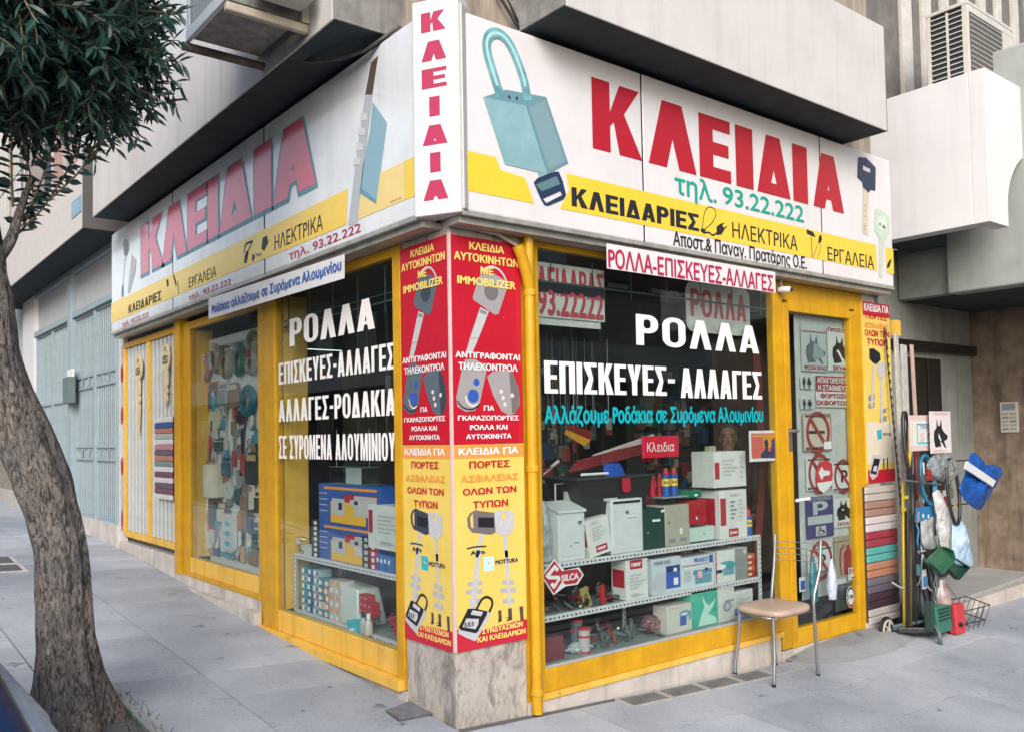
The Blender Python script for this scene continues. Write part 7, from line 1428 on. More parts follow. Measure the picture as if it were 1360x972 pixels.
q = MB(); a = (4.381,1.155); q.box(a[0]-.045,-.38,a[1]-.02,a[0]+.045,-.35,a[1]+.02); q.box(a[0]-.02,-.38,a[1]+.02,a[0]+.02,-.35,a[1]+.07); q.out('red_square', mat('tool_dark_red',(.28,.02,.02),.5), None, 'dark red sliding grip on the chromed rail', 'grip', bevel=.006)
def dustpan(pts, y, m, label):
    t = T('dustpan', label, 'dustpan', (pts[0][0],y,pts[0][1])); 
    q = MB(); n = len(pts); q.v += [(x,y,z) for x,z in pts]+[(x,y+.012,z) for x,z in pts]; q.f += [tuple(range(n)),tuple(range(n,2*n))[::-1]]+[(i,(i+1)%n,n+(i+1)%n,n+i) for i in range(n)]; q.out('pan', m, t)
    q = MB()
    for i in range(n-1): 
        a, b = pts[i], pts[i+1]; q.hexa([(a[0],y-.04,a[1]),(b[0],y-.04,b[1]),(b[0],y,b[1]),(a[0],y,a[1]),(a[0],y-.04,a[1]-.006),(b[0],y-.04,b[1]-.006),(b[0],y,b[1]-.006),(a[0],y,a[1]-.006)])
    q.out('rim', m, t); return t
dustpan([(4.163,0.517),(4.362,0.407),(4.585,0.492),(4.552,0.568),(4.428,0.609)], -.42, mat('green_dustpan',(.04,.16,.09),.4,var=.2), 'green dustpan hanging upside down above the trolley')
dustpan([(4.516,0.435),(4.701,0.318),(4.895,0.395),(4.675,0.486)], -.39, mat('dark_green_dustpan',(.015,.06,.045),.4), 'darker green dustpan right behind the first one')
bar([((4.868,0.751)[0],-.36,(4.868,0.751)[1]),((5.086,0.384)[0],-.36,(5.086,0.384)[1])], .02, .015, mat('bleached_wood',(.48,.42,.35),.7), 'broom_stick', 'pale wooden stick behind the white and blue bag', 'stick')
# more small goods hooked on the rack
rg = random.Random(17)
GP = [mat('rack_teal',(.03,.12,.14),.4),mat('rack_grey',(.22,.23,.23),.5),mat('rack_white',(.50,.51,.52),.4),mat('rack_black',(.02,.02,.025),.4),mat('rack_blue',(.03,.14,.32),.35),mat('rack_maroon',(.22,.03,.03),.5),mat('rack_olive',(.20,.18,.06),.6)]
NMC = ['teal','grey','white','black','blue','maroon','olive']
SPOTS = [(4.359,1.058),(4.465,0.979),(4.585,1.059),(4.666,0.93),(4.764,1.006),(4.851,1.096),(4.24,0.765),(4.332,0.686),(4.235,0.527),(4.561,0.74),(4.751,0.507),(4.205,0.947),(4.486,0.746),(4.263,0.405),(4.467,0.322),(4.42,0.873),(4.675,1.216),(4.262,1.243)]
for i, (x, z) in enumerate(SPOTS):
    y = -.28-.006*i; k = i % 3; m = GP[(i*3)%7]; nm = NMC[(i*3)%7]; lab = [nm+' hose tail',nm+' blister card',nm+' hand brush'][k]+' on the tool rack, number '+['one','two','three','four','five','six'][i//3]+' from the top'
    lab = {0:'thin '+nm+' hose tail',1:'little '+nm+' card pack',2:nm+' bristle brush'}[k]+' hooked on the tool rack '+['below the chromed rail','left of the black loop','above the round cover','beside the yellow pole','under the blue card','behind the dustpans'][i//3]
    t = T(['hose_tail','card_pack','bristle_brush'][k], lab, ['hose','packet','brush'][k], (x,y,z-.12))
    if k == 0: q = MB(); q.tube([(x,y,z+.05),(x+.02,y-.01,z-.02),(x-.015,y-.015,z-.10),(x+.01,y-.01,z-.18)], .009, 7); q.out('tube', m, t, smooth=2); q = MB(); q.lathe((x+.01,y-.01,z-.21), [(.012,0),(.012,.03)], 8); q.out('end_fitting', STEEL, t)
    elif k == 1:
        q = MB(); q.box(x-.035,y,z-.12,x+.035,y+.003,z+.03); q.out('card', GP[2] if m is not GP[2] else GP[4], t)
        q = MB(); q.box(x-.024,y-.018,z-.10,x+.024,y,z-.02); q.out('blister', m, t, bevel=.006)
    else:
        q = MB(); q.tube([(x,y,z+.04),(x+.004,y,z-.06)], .008, 7); q.out('handle', m, t, smooth=True)
        q = MB()
        for j in range(34): a = rg.uniform(0,6.28); rr_ = rg.uniform(.004,.028); bx, by = x+.004+rr_*math.cos(a), y+rr_*.6*math.sin(a); q.tube([(x+.004+rr_*.5*math.cos(a),by,z-.05),(bx,by,z-.12-rg.uniform(0,.02))], .0022, 3, cap=False)
        q.out('bristles', GP[(i*5+2)%7], t, kind='stuff')
for i, (u_, lab) in enumerate((((4.36,-.22),'dark rubber boot tube bent at the foot of the yellow pole'),((4.41,-.27),'black corrugated hose bundle standing behind the grey hose'),((4.46,-.30),'charcoal hose end leaning on the trolley platform'),((4.52,-.24),'dark green hose bend behind the garden machine'),((4.39,-.19),'brown strap hanging down beside the dark poles'))):
    x, y = u_; q = MB(); sgn = 1 if i % 2 else -1
    q.tube([(x,y,.62-.05*i),(x+.03*sgn,y-.01,.45),(x-.02*sgn,y-.02,.25),(x+.04*sgn,y-.03,.08),(x+.02,y-.04,-.03)], [.018,.022,.024,.022,.018], 8); q.out('rubber_hose', [RUB,mat('hose_black',None),mat('charcoal_rubber',(.04,.045,.05),.5),mat('pole_darkgreen',None),mat('strap_brown',(.10,.06,.03),.7)][i], None, lab, 'hose', smooth=2)
# small machines in the trolley
t = T('garden_tool', 'green ribbed plastic machine with dark sides standing in the trolley', 'tool', (4.5,-.38,-.08))
a, b = (4.28,-0.086), (4.536,0.145)
q = MB(); q.hexa([(a[0]+.02,-.44,a[1]+.02),(b[0]-.01,-.44,a[1]+.02),(b[0]-.01,-.34,a[1]+.02),(a[0]+.02,-.34,a[1]+.02),(a[0],-.43,b[1]),(b[0],-.43,b[1]),(b[0],-.35,b[1]),(a[0],-.35,b[1])]); bd = q.out('body', mat('machine_green',(.03,.15,.11),.4), t, bevel=.012, seg=3)
q = MB()
for k in range(4): q.box(a[0]+.035,-.443,a[1]+.12+.028*k,b[0]-.03,-.436,a[1]+.128+.028*k)
q.out('vent_slots', SLOT, bd)
for s_, x in ((0,a[0]-.03),(1,b[0]-.0)): q = MB(); q.hexa([(x,-.42,a[1]+.04),(x+.045,-.42,a[1]+.04),(x+.045,-.35,a[1]+.04),(x,-.35,a[1]+.04),(x+.005,-.42,b[1]+.05),(x+.03,-.42,b[1]+.01),(x+.03,-.35,b[1]+.01),(x+.005,-.35,b[1]+.05)]); q.out('side_cheek', mat('machine_dark',(.02,.05,.045),.5), t, bevel=.006)
t = T('red_machine', 'red plastic machine with a black knob beside the green one', 'tool', (4.65,-.40,-.08))
a, b = (4.588,-0.124), (4.739,0.121)
q = MB(); q.hexa([(a[0],-.45,a[1]+.01),(b[0],-.45,a[1]+.01),(b[0],-.38,a[1]+.01),(a[0],-.38,a[1]+.01),(a[0]-.01,-.44,b[1]),(b[0]+.01,-.44,b[1]-.01),(b[0],-.38,b[1]),(a[0]-.01,-.38,b[1]+.02)]); q.out('body', mat('machine_red',(.50,.04,.05),.35), t, bevel=.012, seg=3)
q = MB(); q.lathe((a[0]+.04,-.455,a[1]+.09), [(.018,0),(.016,.02)], 14, (0,-1,0)); q.out('knob', BLACKP, t)
q = MB(); q.tube([(b[0]+.02,-.41,a[1]+.12),(b[0]+.0,-.41,b[1]),(a[0]-.05,-.40,b[1]+.18)], .006, 6); q.out('handle', mat('rim_grey',(.2,.2,.2),.5), t)
q = MB(); q.lathe(((4.518,0.142)[0],-.36,(4.517,0.13)[1]), [(.07,0),(.075,.02),(.07,.09),(.04,.16),(.03,.2)], 16); q.out('pink_jug', mat('clear_pink',(.52,.36,.36),.25,var=.3,scale=9), None, 'cloudy pink jug behind the green machine in the trolley', 'jug', smooth=True)
q = MB(); a = (4.512,0.086); q.box(a[0]-.05,-.33,a[1]-.09,a[0]+.02,-.27,a[1]+.03); q.out('orange_case', mat('dark_orange',(.28,.05,.02),.5), None, 'dark orange case between the chain and the green machine', 'case', bevel=.01)

# ------------------------------------------------------------------ the chair
t = T('cafe_chair', 'steel tube chair with a beige seat on the pavement in front of the window', 'chair', (2.5,-.2,-.1))
FL = [(2.24,-.36),(2.24,-.055),(2.73,-.37),(2.70,-.055)]
zf = [gz(*p) for p in FL]; CH = mat('brushed_chair_steel',(.36,.38,.41),.32,.85,var=.08); r_ = .0115; zs = .335
for k, (x, y) in enumerate(FL[:2]):
    q = MB(); q.tube([(x,y,zf[k]+.004),(x+.006,y,zf[k]+.08),(x+.024,y+(.006 if k==0 else -.006),zf[k]+.18),(x+.036,y+(.014 if k==0 else -.014),zf[k]+.28),(x+.040,y+(.02 if k==0 else -.02),zs)], r_, 10)
    q.out('leg', CH, t, smooth=True)
    q = MB(); q.lathe((x,y,zf[k]), [(.0135,0),(.0135,.02)], 10); q.out('foot_cap', BLACKP, t)
TP = [(2.81,0.8), (2.737,0.819)]
for k, (x, y) in enumerate(FL[2:]):
    tx, tz = TP[k]; q = MB(); q.tube([(x,y,zf[k+2]+.004),(x-.012,y,zf[k+2]+.14),(x-.026,y,.28),(x-.030,y,.37),(x-.018,y,.44),(tx-.02,y,tz-.2),(tx,y,tz)], r_, 10); q.out('back_leg', CH, t, smooth=True)
    q = MB(); q.lathe((x,y,zf[k+2]), [(.0135,0),(.0135,.02)], 10); q.out('foot_cap', BLACKP, t)
for k in range(4):
    z = TP[0][1]-.035-.042*k; f_ = (TP[0][1]-z)/.4
    q = MB(); q.tube([(TP[0][0]-.05*f_,-.37,z),(TP[0][0]+.014-.05*f_,-.21,z+.002),(TP[1][0]-.05*f_,-.055,z+.004)], .0030, 6); q.out('back_rod', CH, t, smooth=True)
q = MB(); cx, cy = 2.475, -.213
def seat_ring(k, z, e=0): return [(cx+(.225*k+e)*(abs(math.cos(a))**.55)*(1 if math.cos(a)>0 else -1), cy+(.19*k*(1-.06*math.cos(a))+e)*(abs(math.sin(a))**.55)*(1 if math.sin(a)>0 else -1), z) for a in [i*2*PI/36 for i in range(36)]]
R_s = [seat_ring(.93,zs+.0),seat_ring(1,zs+.012),seat_ring(1.015,zs+.026),seat_ring(.985,zs+.040),seat_ring(.9,zs+.047),seat_ring(.5,zs+.050)]
for r in R_s: q.v += r
for i in range(5):
    for k in range(36): k2 = (k+1)%36; q.f.append((i*36+k,i*36+k2,(i+1)*36+k2,(i+1)*36+k))
q.f.append(tuple(range(36))[::-1]); q.f.append(tuple(180+k for k in range(36)))
q.out('seat', mat('beige_vinyl_seat',(.46,.335,.26),.45,var=.08,scale=6,bump=.1,bscale=80), t, smooth=2)
q = MB(); q.tube([(2.28,-.34,zs-.008),(2.70,-.355,zs-.008),(2.68,-.07,zs-.008),(2.28,-.075,zs-.008)], .009, 8, closed=True); q.out('seat_frame', CH, t, smooth=2)

# ------------------------------------------------------------------ neighbour on the right
N = T('right_neighbour_building', 'building right of the shop with white arched balcony and brown travertine entrance', 'building', (7,.5,0))
zp = .055
MB().box(7.2,-4.0,-.3,9.5,.6,2.80).out('travertine_wall', TRAV, N)
for k in range(5):
    y0 = .51-.62*(k+1); q = MB(); q.box(7.186,y0+.003,zp-.1,7.2,y0+.617,2.79); q.out('travertine_slab', TRAV, N)
MB().box(4.36,.51,-.2,7.2,.7,3.3).out('recess_wall', GREYW, N)
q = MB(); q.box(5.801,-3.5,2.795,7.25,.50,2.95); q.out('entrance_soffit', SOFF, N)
yb = (0.001,2.795)[0]
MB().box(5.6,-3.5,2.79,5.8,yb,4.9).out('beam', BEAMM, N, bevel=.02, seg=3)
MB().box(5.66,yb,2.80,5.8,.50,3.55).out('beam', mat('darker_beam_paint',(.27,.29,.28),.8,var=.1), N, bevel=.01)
# white balcony box: left cheek and arched front
yc = (-0.691,3.233)[0]; zbot = (-0.691,3.233)[1]; ztp = (-0.649,4.513)[1]
MB().box(4.9,yc+.1305,zbot,5.05,.34,ztp).out('balcony_cheek', STUC2, N, bevel=.006)
MB().box(5.051,.0,zbot+.0,5.6,.34,zbot+.10).out('balcony_floor', SOFF, N)
x1 = (5.26,3.226)[0]; za = (5.635,3.96)[1]
arch = [(x1+.95-.95*math.cos(a*PI/24), za-.55+.62*math.sin(a*PI/24)) for a in range(0,25)]
q = MB(); q.prism(Fr((0,yc,0),(1,0,0),(0,-1,0)), [(4.9,zbot),(x1,zbot)]+arch+[(x1+1.9,zbot),(9,zbot),(9,ztp),(4.9,ztp)], -.13, .0); q.out('arched_front', STUC2, N, bevel=.004)
MB().box(5.051,yc+.131,4.05,9,.34,4.15).out('balcony_floor', BEAMM, N)
MB().box(4.37,.36,3.3,9.5,.5,7.0).out('fluted_wall', FLUT, N)
for a, b in (((5.567,5.667)[0],(5.76,5.725)[0]),((5.991,5.793)[0],(6.165,5.845)[0]),((6.409,5.918)[0],(6.56,5.963)[0]),((6.836,6.045)[0],(6.978,6.087)[0]),((7.27,6.175)[0],(7.44,6.225)[0]),((7.712,6.306)[0],(7.851,6.348)[0]),((8.159,6.439)[0],(8.306,6.483)[0]),((8.566,6.56)[0],(8.721,6.607)[0])):
    MB().box(a,.315,3.3,b,.36,7.0).out('wall_rib', FLUTL, N, bevel=.006)
# entrance door and rail
a, b = (5.765,2.283), (6.098,2.298); c_, d_ = (6.145,2.3), (6.415,2.312)
DK = mat('dark_brown_door', (.012,.010,.010), .35)
dd_ = MB().box(a[0],.47,zp,b[0],.508,a[1]-.03).out('entrance_door', DK, N, bevel=.004)
MB().box(c_[0],.47,zp,d_[0],.508,a[1]-.03).out('entrance_door', DK, N, bevel=.004)
ra, rb = (5.493,2.377), (7.146,2.357); MB().box(ra[0],.44,rb[1]-.04,rb[0]+.04,.505,rb[1]+.06).out('door_canopy', DK, N, bevel=.004)
# porch
q = MB(); q.hexa([(4.9,-.10,-.3),(7.2,-.04,-.3),(7.2,.52,-.3),(4.9,.52,-.3),(4.9,-.10,zp-.05),(7.2,-.04,zp),(7.2,.52,zp),(4.9,.52,zp-.05)]); q.out('porch_floor', mat('porch_cement',(.40,.40,.39),.8,var=.1,scale=3), N)
q = MB(); q.hexa([(4.7,-.17,-.3),(9.4,-.10,-.3),(9.4,-.04,-.3),(4.7,-.10,-.3),(4.7,-.17,zp-.065),(9.4,-.10,zp+.004),(9.4,-.04,zp+.004),(4.7,-.10,zp-.065)]); q.out('porch_kerb', SILL, N, bevel=.004)
# keypad
a, b = (0.223,1.494), (0.048,1.812)
KF = Fr((7.186,0,0),(0,-1,0),(-1,0,0)); A_ = (-a[0],a[1]); B_ = (-b[0],b[1])
t = T('entry_phone', 'cream entry phone panel with a dark display on the travertine wall', 'intercom', (7.17,(a[0]+b[0])/2,a[1]))
q = MB(); q.fbox(KF, A_[0], A_[1], 0, B_[0], B_[1], .02); q.out('panel', mat('entry_cream',(.58,.55,.47),.4), t, bevel=.004)
W_ = B_[0]-A_[0]; Hh = B_[1]-A_[1]
q = MB(); q.fbox(KF, A_[0]+W_*.12, A_[1]+Hh*.74, .0205, A_[0]+W_*.86, A_[1]+Hh*.95, .022); q.out('display', I_GRY, t)
for i in range(5):
    for j in range(2): q = MB(); q.fbox(KF, A_[0]+W_*(.10+.44*j), A_[1]+Hh*(.08+.125*i), .0205, A_[0]+W_*(.46+.44*j), A_[1]+Hh*(.15+.125*i), .025); q.out('button', I_GRY if (i+j)%3 == 0 else mat('button_grey',(.35,.36,.34),.5), t)
# outdoor unit on the right
ax0 = 5.12; ya, yb2 = (-0.137,4.961)[0], (-0.48,4.902)[0]; zt = (-0.491,5.201)[1]; xe = (6.034,5.081)[0]
t = T('outdoor_unit', 'beige air conditioner outdoor unit standing on the white balcony box at the top right', 'air conditioner', (ax0,yb2,ztp-.35))
ACM = mat('ac_cream_paint', (.60,.57,.52), .45, var=.06); z0 = ztp-.4
MB().box(ax0+.01,yb2+.01,z0,xe,ya,zt-.02).out('casing', mat('ac_dark_core',(.02,.03,.035),.6), t)
for bx in ((ax0,yb2,z0,ax0+.035,yb2+.05,zt),(ax0,ya-.02,z0,ax0+.03,ya+.015,zt),(ax0-.004,yb2-.004,zt,xe+.01,ya+.02,zt+.03),(ax0+.036,yb2-.001,zt-.06,xe,yb2+.02,zt-.001),(xe-.22,yb2-.002,z0,xe+.004,yb2+.03,zt-.062),(xe-.02,yb2+.04,z0,xe+.002,ya,zt)):
    MB().box(*bx).out('casing_panel', ACM, t, bevel=.004)
q = MB()
for k in range(22):
    z = zt-.045-.045*k
    if z < z0: break
    q.box(ax0-.004,yb2+.045,z,ax0+.006,ya-.02,z+.008)
q.box(ax0-.006,(ya+yb2)/2-.01,z0,ax0-.002,(ya+yb2)/2+.012,zt-.02); q.out('side_grille', ACM, t, kind='stuff')
q = MB()
for k in range(22):
    z = zt-.09-.045*k
    if z < z0: break
    q.box(ax0+.05,yb2-.003,z,xe-.225,yb2+.006,z+.010)
q.out('front_grille', mat('ac_grey_wire',(.40,.38,.34),.5), t, kind='stuff')
MB().box(ax0+.045,yb2+.003,z0,xe-.222,yb2+.009,zt-.065).out('fan_guard', mat('fan_grey',(.12,.11,.10),.6), t)
poly(RF, [(xe-.14,zt-.20),(xe-.10,zt-.16),(xe-.07,zt-.24),(xe-.10,zt-.23)], -yb2+.0035, I_CYA, t, 'printed_mark'); rect(RF, (xe-.15,zt-.40), (xe-.08,zt-.36), -yb2+.0035, I_BLK, t, 'dark_label')
t = T('outdoor_unit', 'darker outdoor unit just entering the picture at the right edge above the balcony box', 'air conditioner', (7.0,-.2,4.4))
a = (6.374,4.866); MB().box(a[0],-.35,a[1]-.9,a[0]+.8,.1,a[1]).out('casing', mat('ac_dark_core',None), t); MB().box(a[0]-.01,-.37,a[1],a[0]+.85,.12,a[1]+.05).out('lid', ACM, t)
q = MB()
for k in range(8): q.box(a[0],-.357,a[1]-.05-.05*k,a[0]+.8,-.351,a[1]-.042-.05*k)
q.out('grille', ACM, t, kind='stuff')

# ------------------------------------------------------------------ neighbour on the left
M = T('left_neighbour_building', 'pale building up the left street with barred gates under a stucco balcony', 'building', (0,8,.6))
MB().box(.06,6.40,.2,.3,40,3.9).out('ground_floor_wall', mat('pale_grey_front',(.50,.52,.53),.7,var=.06), M)
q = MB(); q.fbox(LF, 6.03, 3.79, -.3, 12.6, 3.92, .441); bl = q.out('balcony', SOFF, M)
q = MB(); q.fbox(LF, 6.03, 3.79, .441, 12.6, (5.943,4.542)[1], .455); q.out('parapet', mat('pinkish_stucco',(.60,.55,.53),.85,var=.04,bump=.2), bl, bevel=.006)
q = MB(); q.fbox(LF, 6.015, 3.79, -.3, 6.03, (5.934,4.642)[1], .455); q.out('end_panel', mat('grey_brown_panel',(.10,.094,.09),.8), bl)
zt1 = (7.571,3.174)[1]; GZ0 = .70
MB().box(-.02,6.4,.2,.1,8.3,.66).out('base_slab', SILL, M, bevel=.004); MB().box(-.08,8.304,.3,.1,40,.80).out('base_slab', SILL, M, bevel=.004)
yy = [6.42, (8.421,2.409)[0], (8.63,2.423)[0], (10.875,2.567)[0]]
for (y0, y1, z0_, mid, lab) in ((yy[0], yy[1], .66, True, 'blue-grey barred gate with two zigzag bands next to the shop'), (yy[2], yy[3], .80, False, 'blue-grey barred double gate with a lock farther up the left street')):
    t = T('barred_gate', lab, 'gate', (-.02,(y0+y1)/2,z0_)); zt_ = (7.571,3.165)[1]
    q = MB(); q.fbox(LF, y0, z0_, -.055, y1, zt_, -.035); q.out('rear_panel', GATED, t)
    for a0, a1 in ((y0,y0+.05),(y1-.05,y1),((y0+y1)/2-.05,(y0+y1)/2+.05)): q = MB(); q.fbox(LF, a0, z0_, -.03, a1, zt_, .02); q.out('gate_post', GATE, t, bevel=.003)
    rails = [z0_, zt_-.05]+([1.35,1.50,2.36,2.22] if mid else [1.25,2.10])
    for z in rails: q = MB(); q.fbox(LF, y0+.05, z, -.028, y1-.05, z+.028, .012); q.out('gate_rail', GATE, t)
    nb = int((y1-y0)/.085)
    for k in range(nb):
        a = y0+.05+(y1-y0-.1)*(k+.5)/nb
        if abs(a-(y0+y1)/2) < .06: continue
        q = MB(); q.tube([LF.P(a,z0_+.03,-.01),LF.P(a,zt_-.05,-.01)], .009, 6); q.out('gate_bar', GATE, t, smooth=True)
    if mid:
        for zz in (1.378, 2.248):
            q = MB(); n_ = 6
            for k in range(n_):
                a = y0+.06+(y1-y0-.12)*k/n_; b = y0+.06+(y1-y0-.12)*(k+1)/n_; q.fbox(LF, a, zz, .0, a+.02, zz+.112, .008)
                q.hexa([LF.P(a,zz,.0),LF.P(a+.02,zz,.0),LF.P(b,zz+.11,.0),LF.P(b-.02,zz+.11,.0),LF.P(a,zz,.008),LF.P(a+.02,zz,.008),LF.P(b,zz+.11,.008),LF.P(b-.02,zz+.11,.008)])
            q.out('zigzag_band', GATE, t)
            q = MB(); q.fbox(LF, y0+.05, zz, -.03, y1-.05, zz+.112, -.015); q.out('band_back', GATED, t)
    else:
        q = MB(); q.fbox(LF, (y0+y1)/2-.05, 1.50, .02, (y0+y1)/2+.05, 1.64, .05); q.out('lock', I_NAV, t)
# frames and panels above the gates
for (y0, y1) in ((yy[0],yy[1]),(yy[2],yy[3])):
    za, zb_ = (7.571,3.183)[1], (7.571,3.723)[1]
    q = MB(); q.fbox(LF, y0, zt_+.02, -.03, y1, zb_, -.01); q.out('upper_panel', mat('pale_upper_panel',(.52,.52,.54),.6,var=.05), M)
    q = MB(); q.fbox(LF, y0-.1, zt_-.02, -.03, y1, zt_+.06, .05); q.out('transom', GATE, M, bevel=.004)
    q = MB(); q.fbox(LF, y0-.1, zb_, -.03, y1, zb_+.07, .05); q.out('transom', GATE, M, bevel=.004)
    for k in range(2):
        q = MB(); a = y0+(y1-y0)*(.06+.5*k); q.fbox(LF, a, zb_+.09, -.02, a+(y1-y0)*.40, 3.77, .0); q.out('fanlight', mat('dark_fanlight',(.02,.025,.03),.15), M)
q = MB(); q.fbox(LF, yy[1], .6, -.05, yy[2], 3.78, .06); q.out('gate_pillar', GATE, M, bevel=.004)
q = MB(); q.fbox(LF, yy[3], .8, -.05, yy[3]+.9, 3.78, .05); q.out('white_pillar', STUC2, M)
q = MB(); q.fbox(LF, yy[3]+.9, .3, -.06, 40, 2.2, .02); q.out('stone_wall', mat('beige_stone',(.36,.32,.26),.8,var=.2), M)
t = T('letter_box', 'grey-green wall letter box hanging on the pillar between the two gates', 'letter box', LF.P(8.4,1.8,.06)); a, b = (8.5,2.065), (8.169,2.391)
q = MB(); q.fbox(LF, b[0], a[1], .06, a[0], b[1], .14); q.out('box_body', mat('greygreen_box',(.14,.19,.19),.5), t, bevel=.004); q = MB(); q.fbox(LF, b[0]+.02, b[1], .07, a[0]-.02, b[1]+.10, .09); q.out('paper', I_WHT, t)
# street name plate
a, b = (6.492,3.97), (6.05,4.148)
t = T('street_plate', 'pale blue street name plate on the left neighbour balcony', 'sign', LF.P((a[0]+b[0])/2,a[1],.46)); q = MB(); q.fbox(LF, b[0], a[1], .456, a[0], b[1], .462); q.out('plate', mat('plate_blue',(.20,.36,.46),.4,var=.1), t)
for k in range(3): rect(LF, (a[0]-(a[0]-b[0])*.2,a[1]+(b[1]-a[1])*(.2+.24*k)), (b[0]+(a[0]-b[0])*.2,a[1]+(b[1]-a[1])*(.28+.24*k)), .4635, I_PBL, t, 'faded_line')
# upper wall of the neighbour
ys_ = [40,15.38,14.89,14.19,13.68,11.98,11.52,11.29,10.66,10.45,10.11,9.64,8.9,6.3]
for k, c_ in enumerate(((.60,.56,.50),(.42,.34,.24),(.55,.52,.50),(.24,.20,.18),(.36,.30,.26),(.05,.05,.07),(.55,.55,.60),(.44,.27,.24),(.50,.48,.44),(.40,.37,.33),(.47,.30,.27),(.48,.53,.55),(.52,.53,.54))):
    MB().box(.30-.01*(k%2),ys_[k+1],3.9,.5,ys_[k]-.003,8.0).out('wall_panel', mat('upper_panel_%d'%k,c_,.8,var=.1), M)
q = MB(); 
for k in range(14): q.fbox(LF, 9.0+.3*k, 4.55, .44, 9.012+.3*k, 5.3, .452)
q.fbox(LF, 9.0, 5.28, .435, 13.0, 5.31, .455); q.out('balcony_railing', mat('white_railing',(.55,.55,.55),.5), M)

# ------------------------------------------------------------------ outdoor unit and brackets on the left balcony
t = T('outdoor_unit', 'old outdoor unit with blue-white grille on brackets in front of the left balcony', 'air conditioner', (-.7,1.0,3.88))
zb_ = 3.905; xo, xi = -.93, -.50; ya, yb_ = .70, 1.33
MB().box(xo+.02,ya+.03,zb_+.01,xi,yb_-.02,4.60).out('casing', mat('ac_grey_under',(.27,.27,.26),.6,var=.3,scale=14), t)
for bx in ((xo,ya,zb_,xo+.03,ya+.05,4.62),(xo,yb_-.05,zb_,xo+.03,yb_,4.62),(xo-.004,ya-.004,zb_-.012,xo+.022,yb_+.004,zb_+.06),(xo,ya+.0,4.56,xo+.03,yb_,4.62)): MB().box(*bx).out('casing_panel', mat('ac_bluish_white',(.55,.60,.66),.35), t, bevel=.006)
MB().box(xo+.008,ya+.05,zb_+.06,xo+.018,yb_-.05,4.56).out('grille_back', mat('grille_teal',(.04,.10,.13),.4), t)
q = MB()
for k in range(22): y = ya+.06+(yb_-ya-.12)*k/21; q.box(xo+.002,y-.002,zb_+.06,xo+.007,y+.002,4.56)
q.out('grille_wire', mat('grille_grey',(.30,.36,.40),.4), t, kind='stuff')
bk = T('unit_bracket', 'rusty pipe and cream angle brackets under the old outdoor unit', 'bracket', (-.7,1.0,3.84))
q = MB(); q.tube([(-.95,1.34,3.872),(-.45,1.34,3.872)], .026, 12); q.out('bracket_pipe', mat('rusty_pipe',(.14,.11,.09),.7,var=.35,scale=14), bk, smooth=True)
CRB = mat('cream_bracket', (.50,.43,.34), .6, var=.15)
MB().box(-.93,.69,3.838,-.455,.735,3.888).out('bracket_arm', CRB, bk, bevel=.01)
MB().box(-.50,.685,3.89,-.455,.74,4.65).out('bracket_post', CRB, bk, bevel=.003)
MB().box(-.50,1.30,3.90,-.46,1.33,4.1).out('bracket_post', CRB, bk, bevel=.003)
t = T('compressor_box', 'small cream cooling unit with ribbed front on the bracket beside the concrete balcony end', 'air conditioner', (-.7,.6,3.9))
MB().box(-.82,.50,3.93,-.52,.66,4.5).out('casing', mat('ac_cream_paint',None), t, bevel=.004)
q = MB()
for k in range(8): q.box(-.80+.03*k,.49,3.99,-.79+.03*k,.50,4.4)
q.out('ribs', mat('rib_grey',(.2,.2,.19),.5), t, kind='stuff')
cb = [(1.523,4.068),(1.393,3.99),(1.169,3.878),(0.883,3.779),(0.669,3.737),(0.513,3.741)]
q = MB(); q.tube([LF.P(p[0],p[1],[.45,.42,.38,.32,.26,.2][i]) for i, p in enumerate(cb)]+[(-.1,.3,3.83)], .011, 8); q.out('sagging_cable', mat('grey_black_cable',(.07,.065,.06),.5,var=.3), None, 'dark cable sagging from the outdoor unit down to the corner sign', 'cable', smooth=2)
q = MB(); q.tube([Vector(p) for p in [(.30,-.02,4.05),(.36,-.05,3.96),(.42,-.06,3.88),(.47,-.08,3.80)]], .010, 7); q.tube([Vector(p) for p in [(.33,-.02,4.08),(.40,-.05,3.97),(.45,-.07,3.86)]], .007, 7); q.out('black_cable', CABLE, None, 'black cables bunched where the right balcony meets the marble pillar', 'cable', smooth=2)

# ------------------------------------------------------------------ man standing inside the shop
def body(name, chain, rad, m, parent, sub=1):
    me = bpy.data.meshes.new(name); me.from_pydata(*chain, []); me.update(); o = bpy.data.objects.new(name, me); COL.objects.link(o)
    sk_ = o.modifiers.new('skin', 'SKIN'); sk_.use_smooth_shade = True
    for i, v in enumerate(me.skin_vertices[0].data): v.radius = rad[i]; v.use_root = (i == 0)
    o.modifiers.new('sub', 'SUBSURF').levels = sub; o.modifiers['sub'].render_levels = sub
    me.materials.append(m); ORG[o.name] = Vector((0,0,0))
    if parent is not None: o.parent = parent; o.location = -ORG[parent.name]
    return o
mx, my, mz = 3.50, .92, .12; hz = 1.50     # head centre height
t = T('person', 'grey haired man in dark jacket and pale collar standing inside behind the cartons', 'person', (mx,my,mz))
SKIN = mat('skin_tone', (.38,.21,.15), .5, var=.1, scale=8)
f = Vector((-.80,-.60,0)); s_ = Vector((.60,-.80,0))      # facing, his left
def pt(a, b, z): return tuple(Vector((mx,my,0))+s_*a+f*b+Vector((0,0,z)))
V_ = [pt(0,0,.92),pt(0,.01,1.12),pt(0,.0,1.26),pt(0,.0,1.335),pt(.19,-.01,1.26),pt(.24,.0,1.02),pt(.20,.16,.88),pt(-.19,-.01,1.26),pt(-.24,0,1.02),pt(-.20,.16,.88),pt(.10,0,.86),pt(.11,.01,.50),pt(.11,0,.18),pt(-.10,0,.86),pt(-.11,.01,.50),pt(-.11,0,.18)]
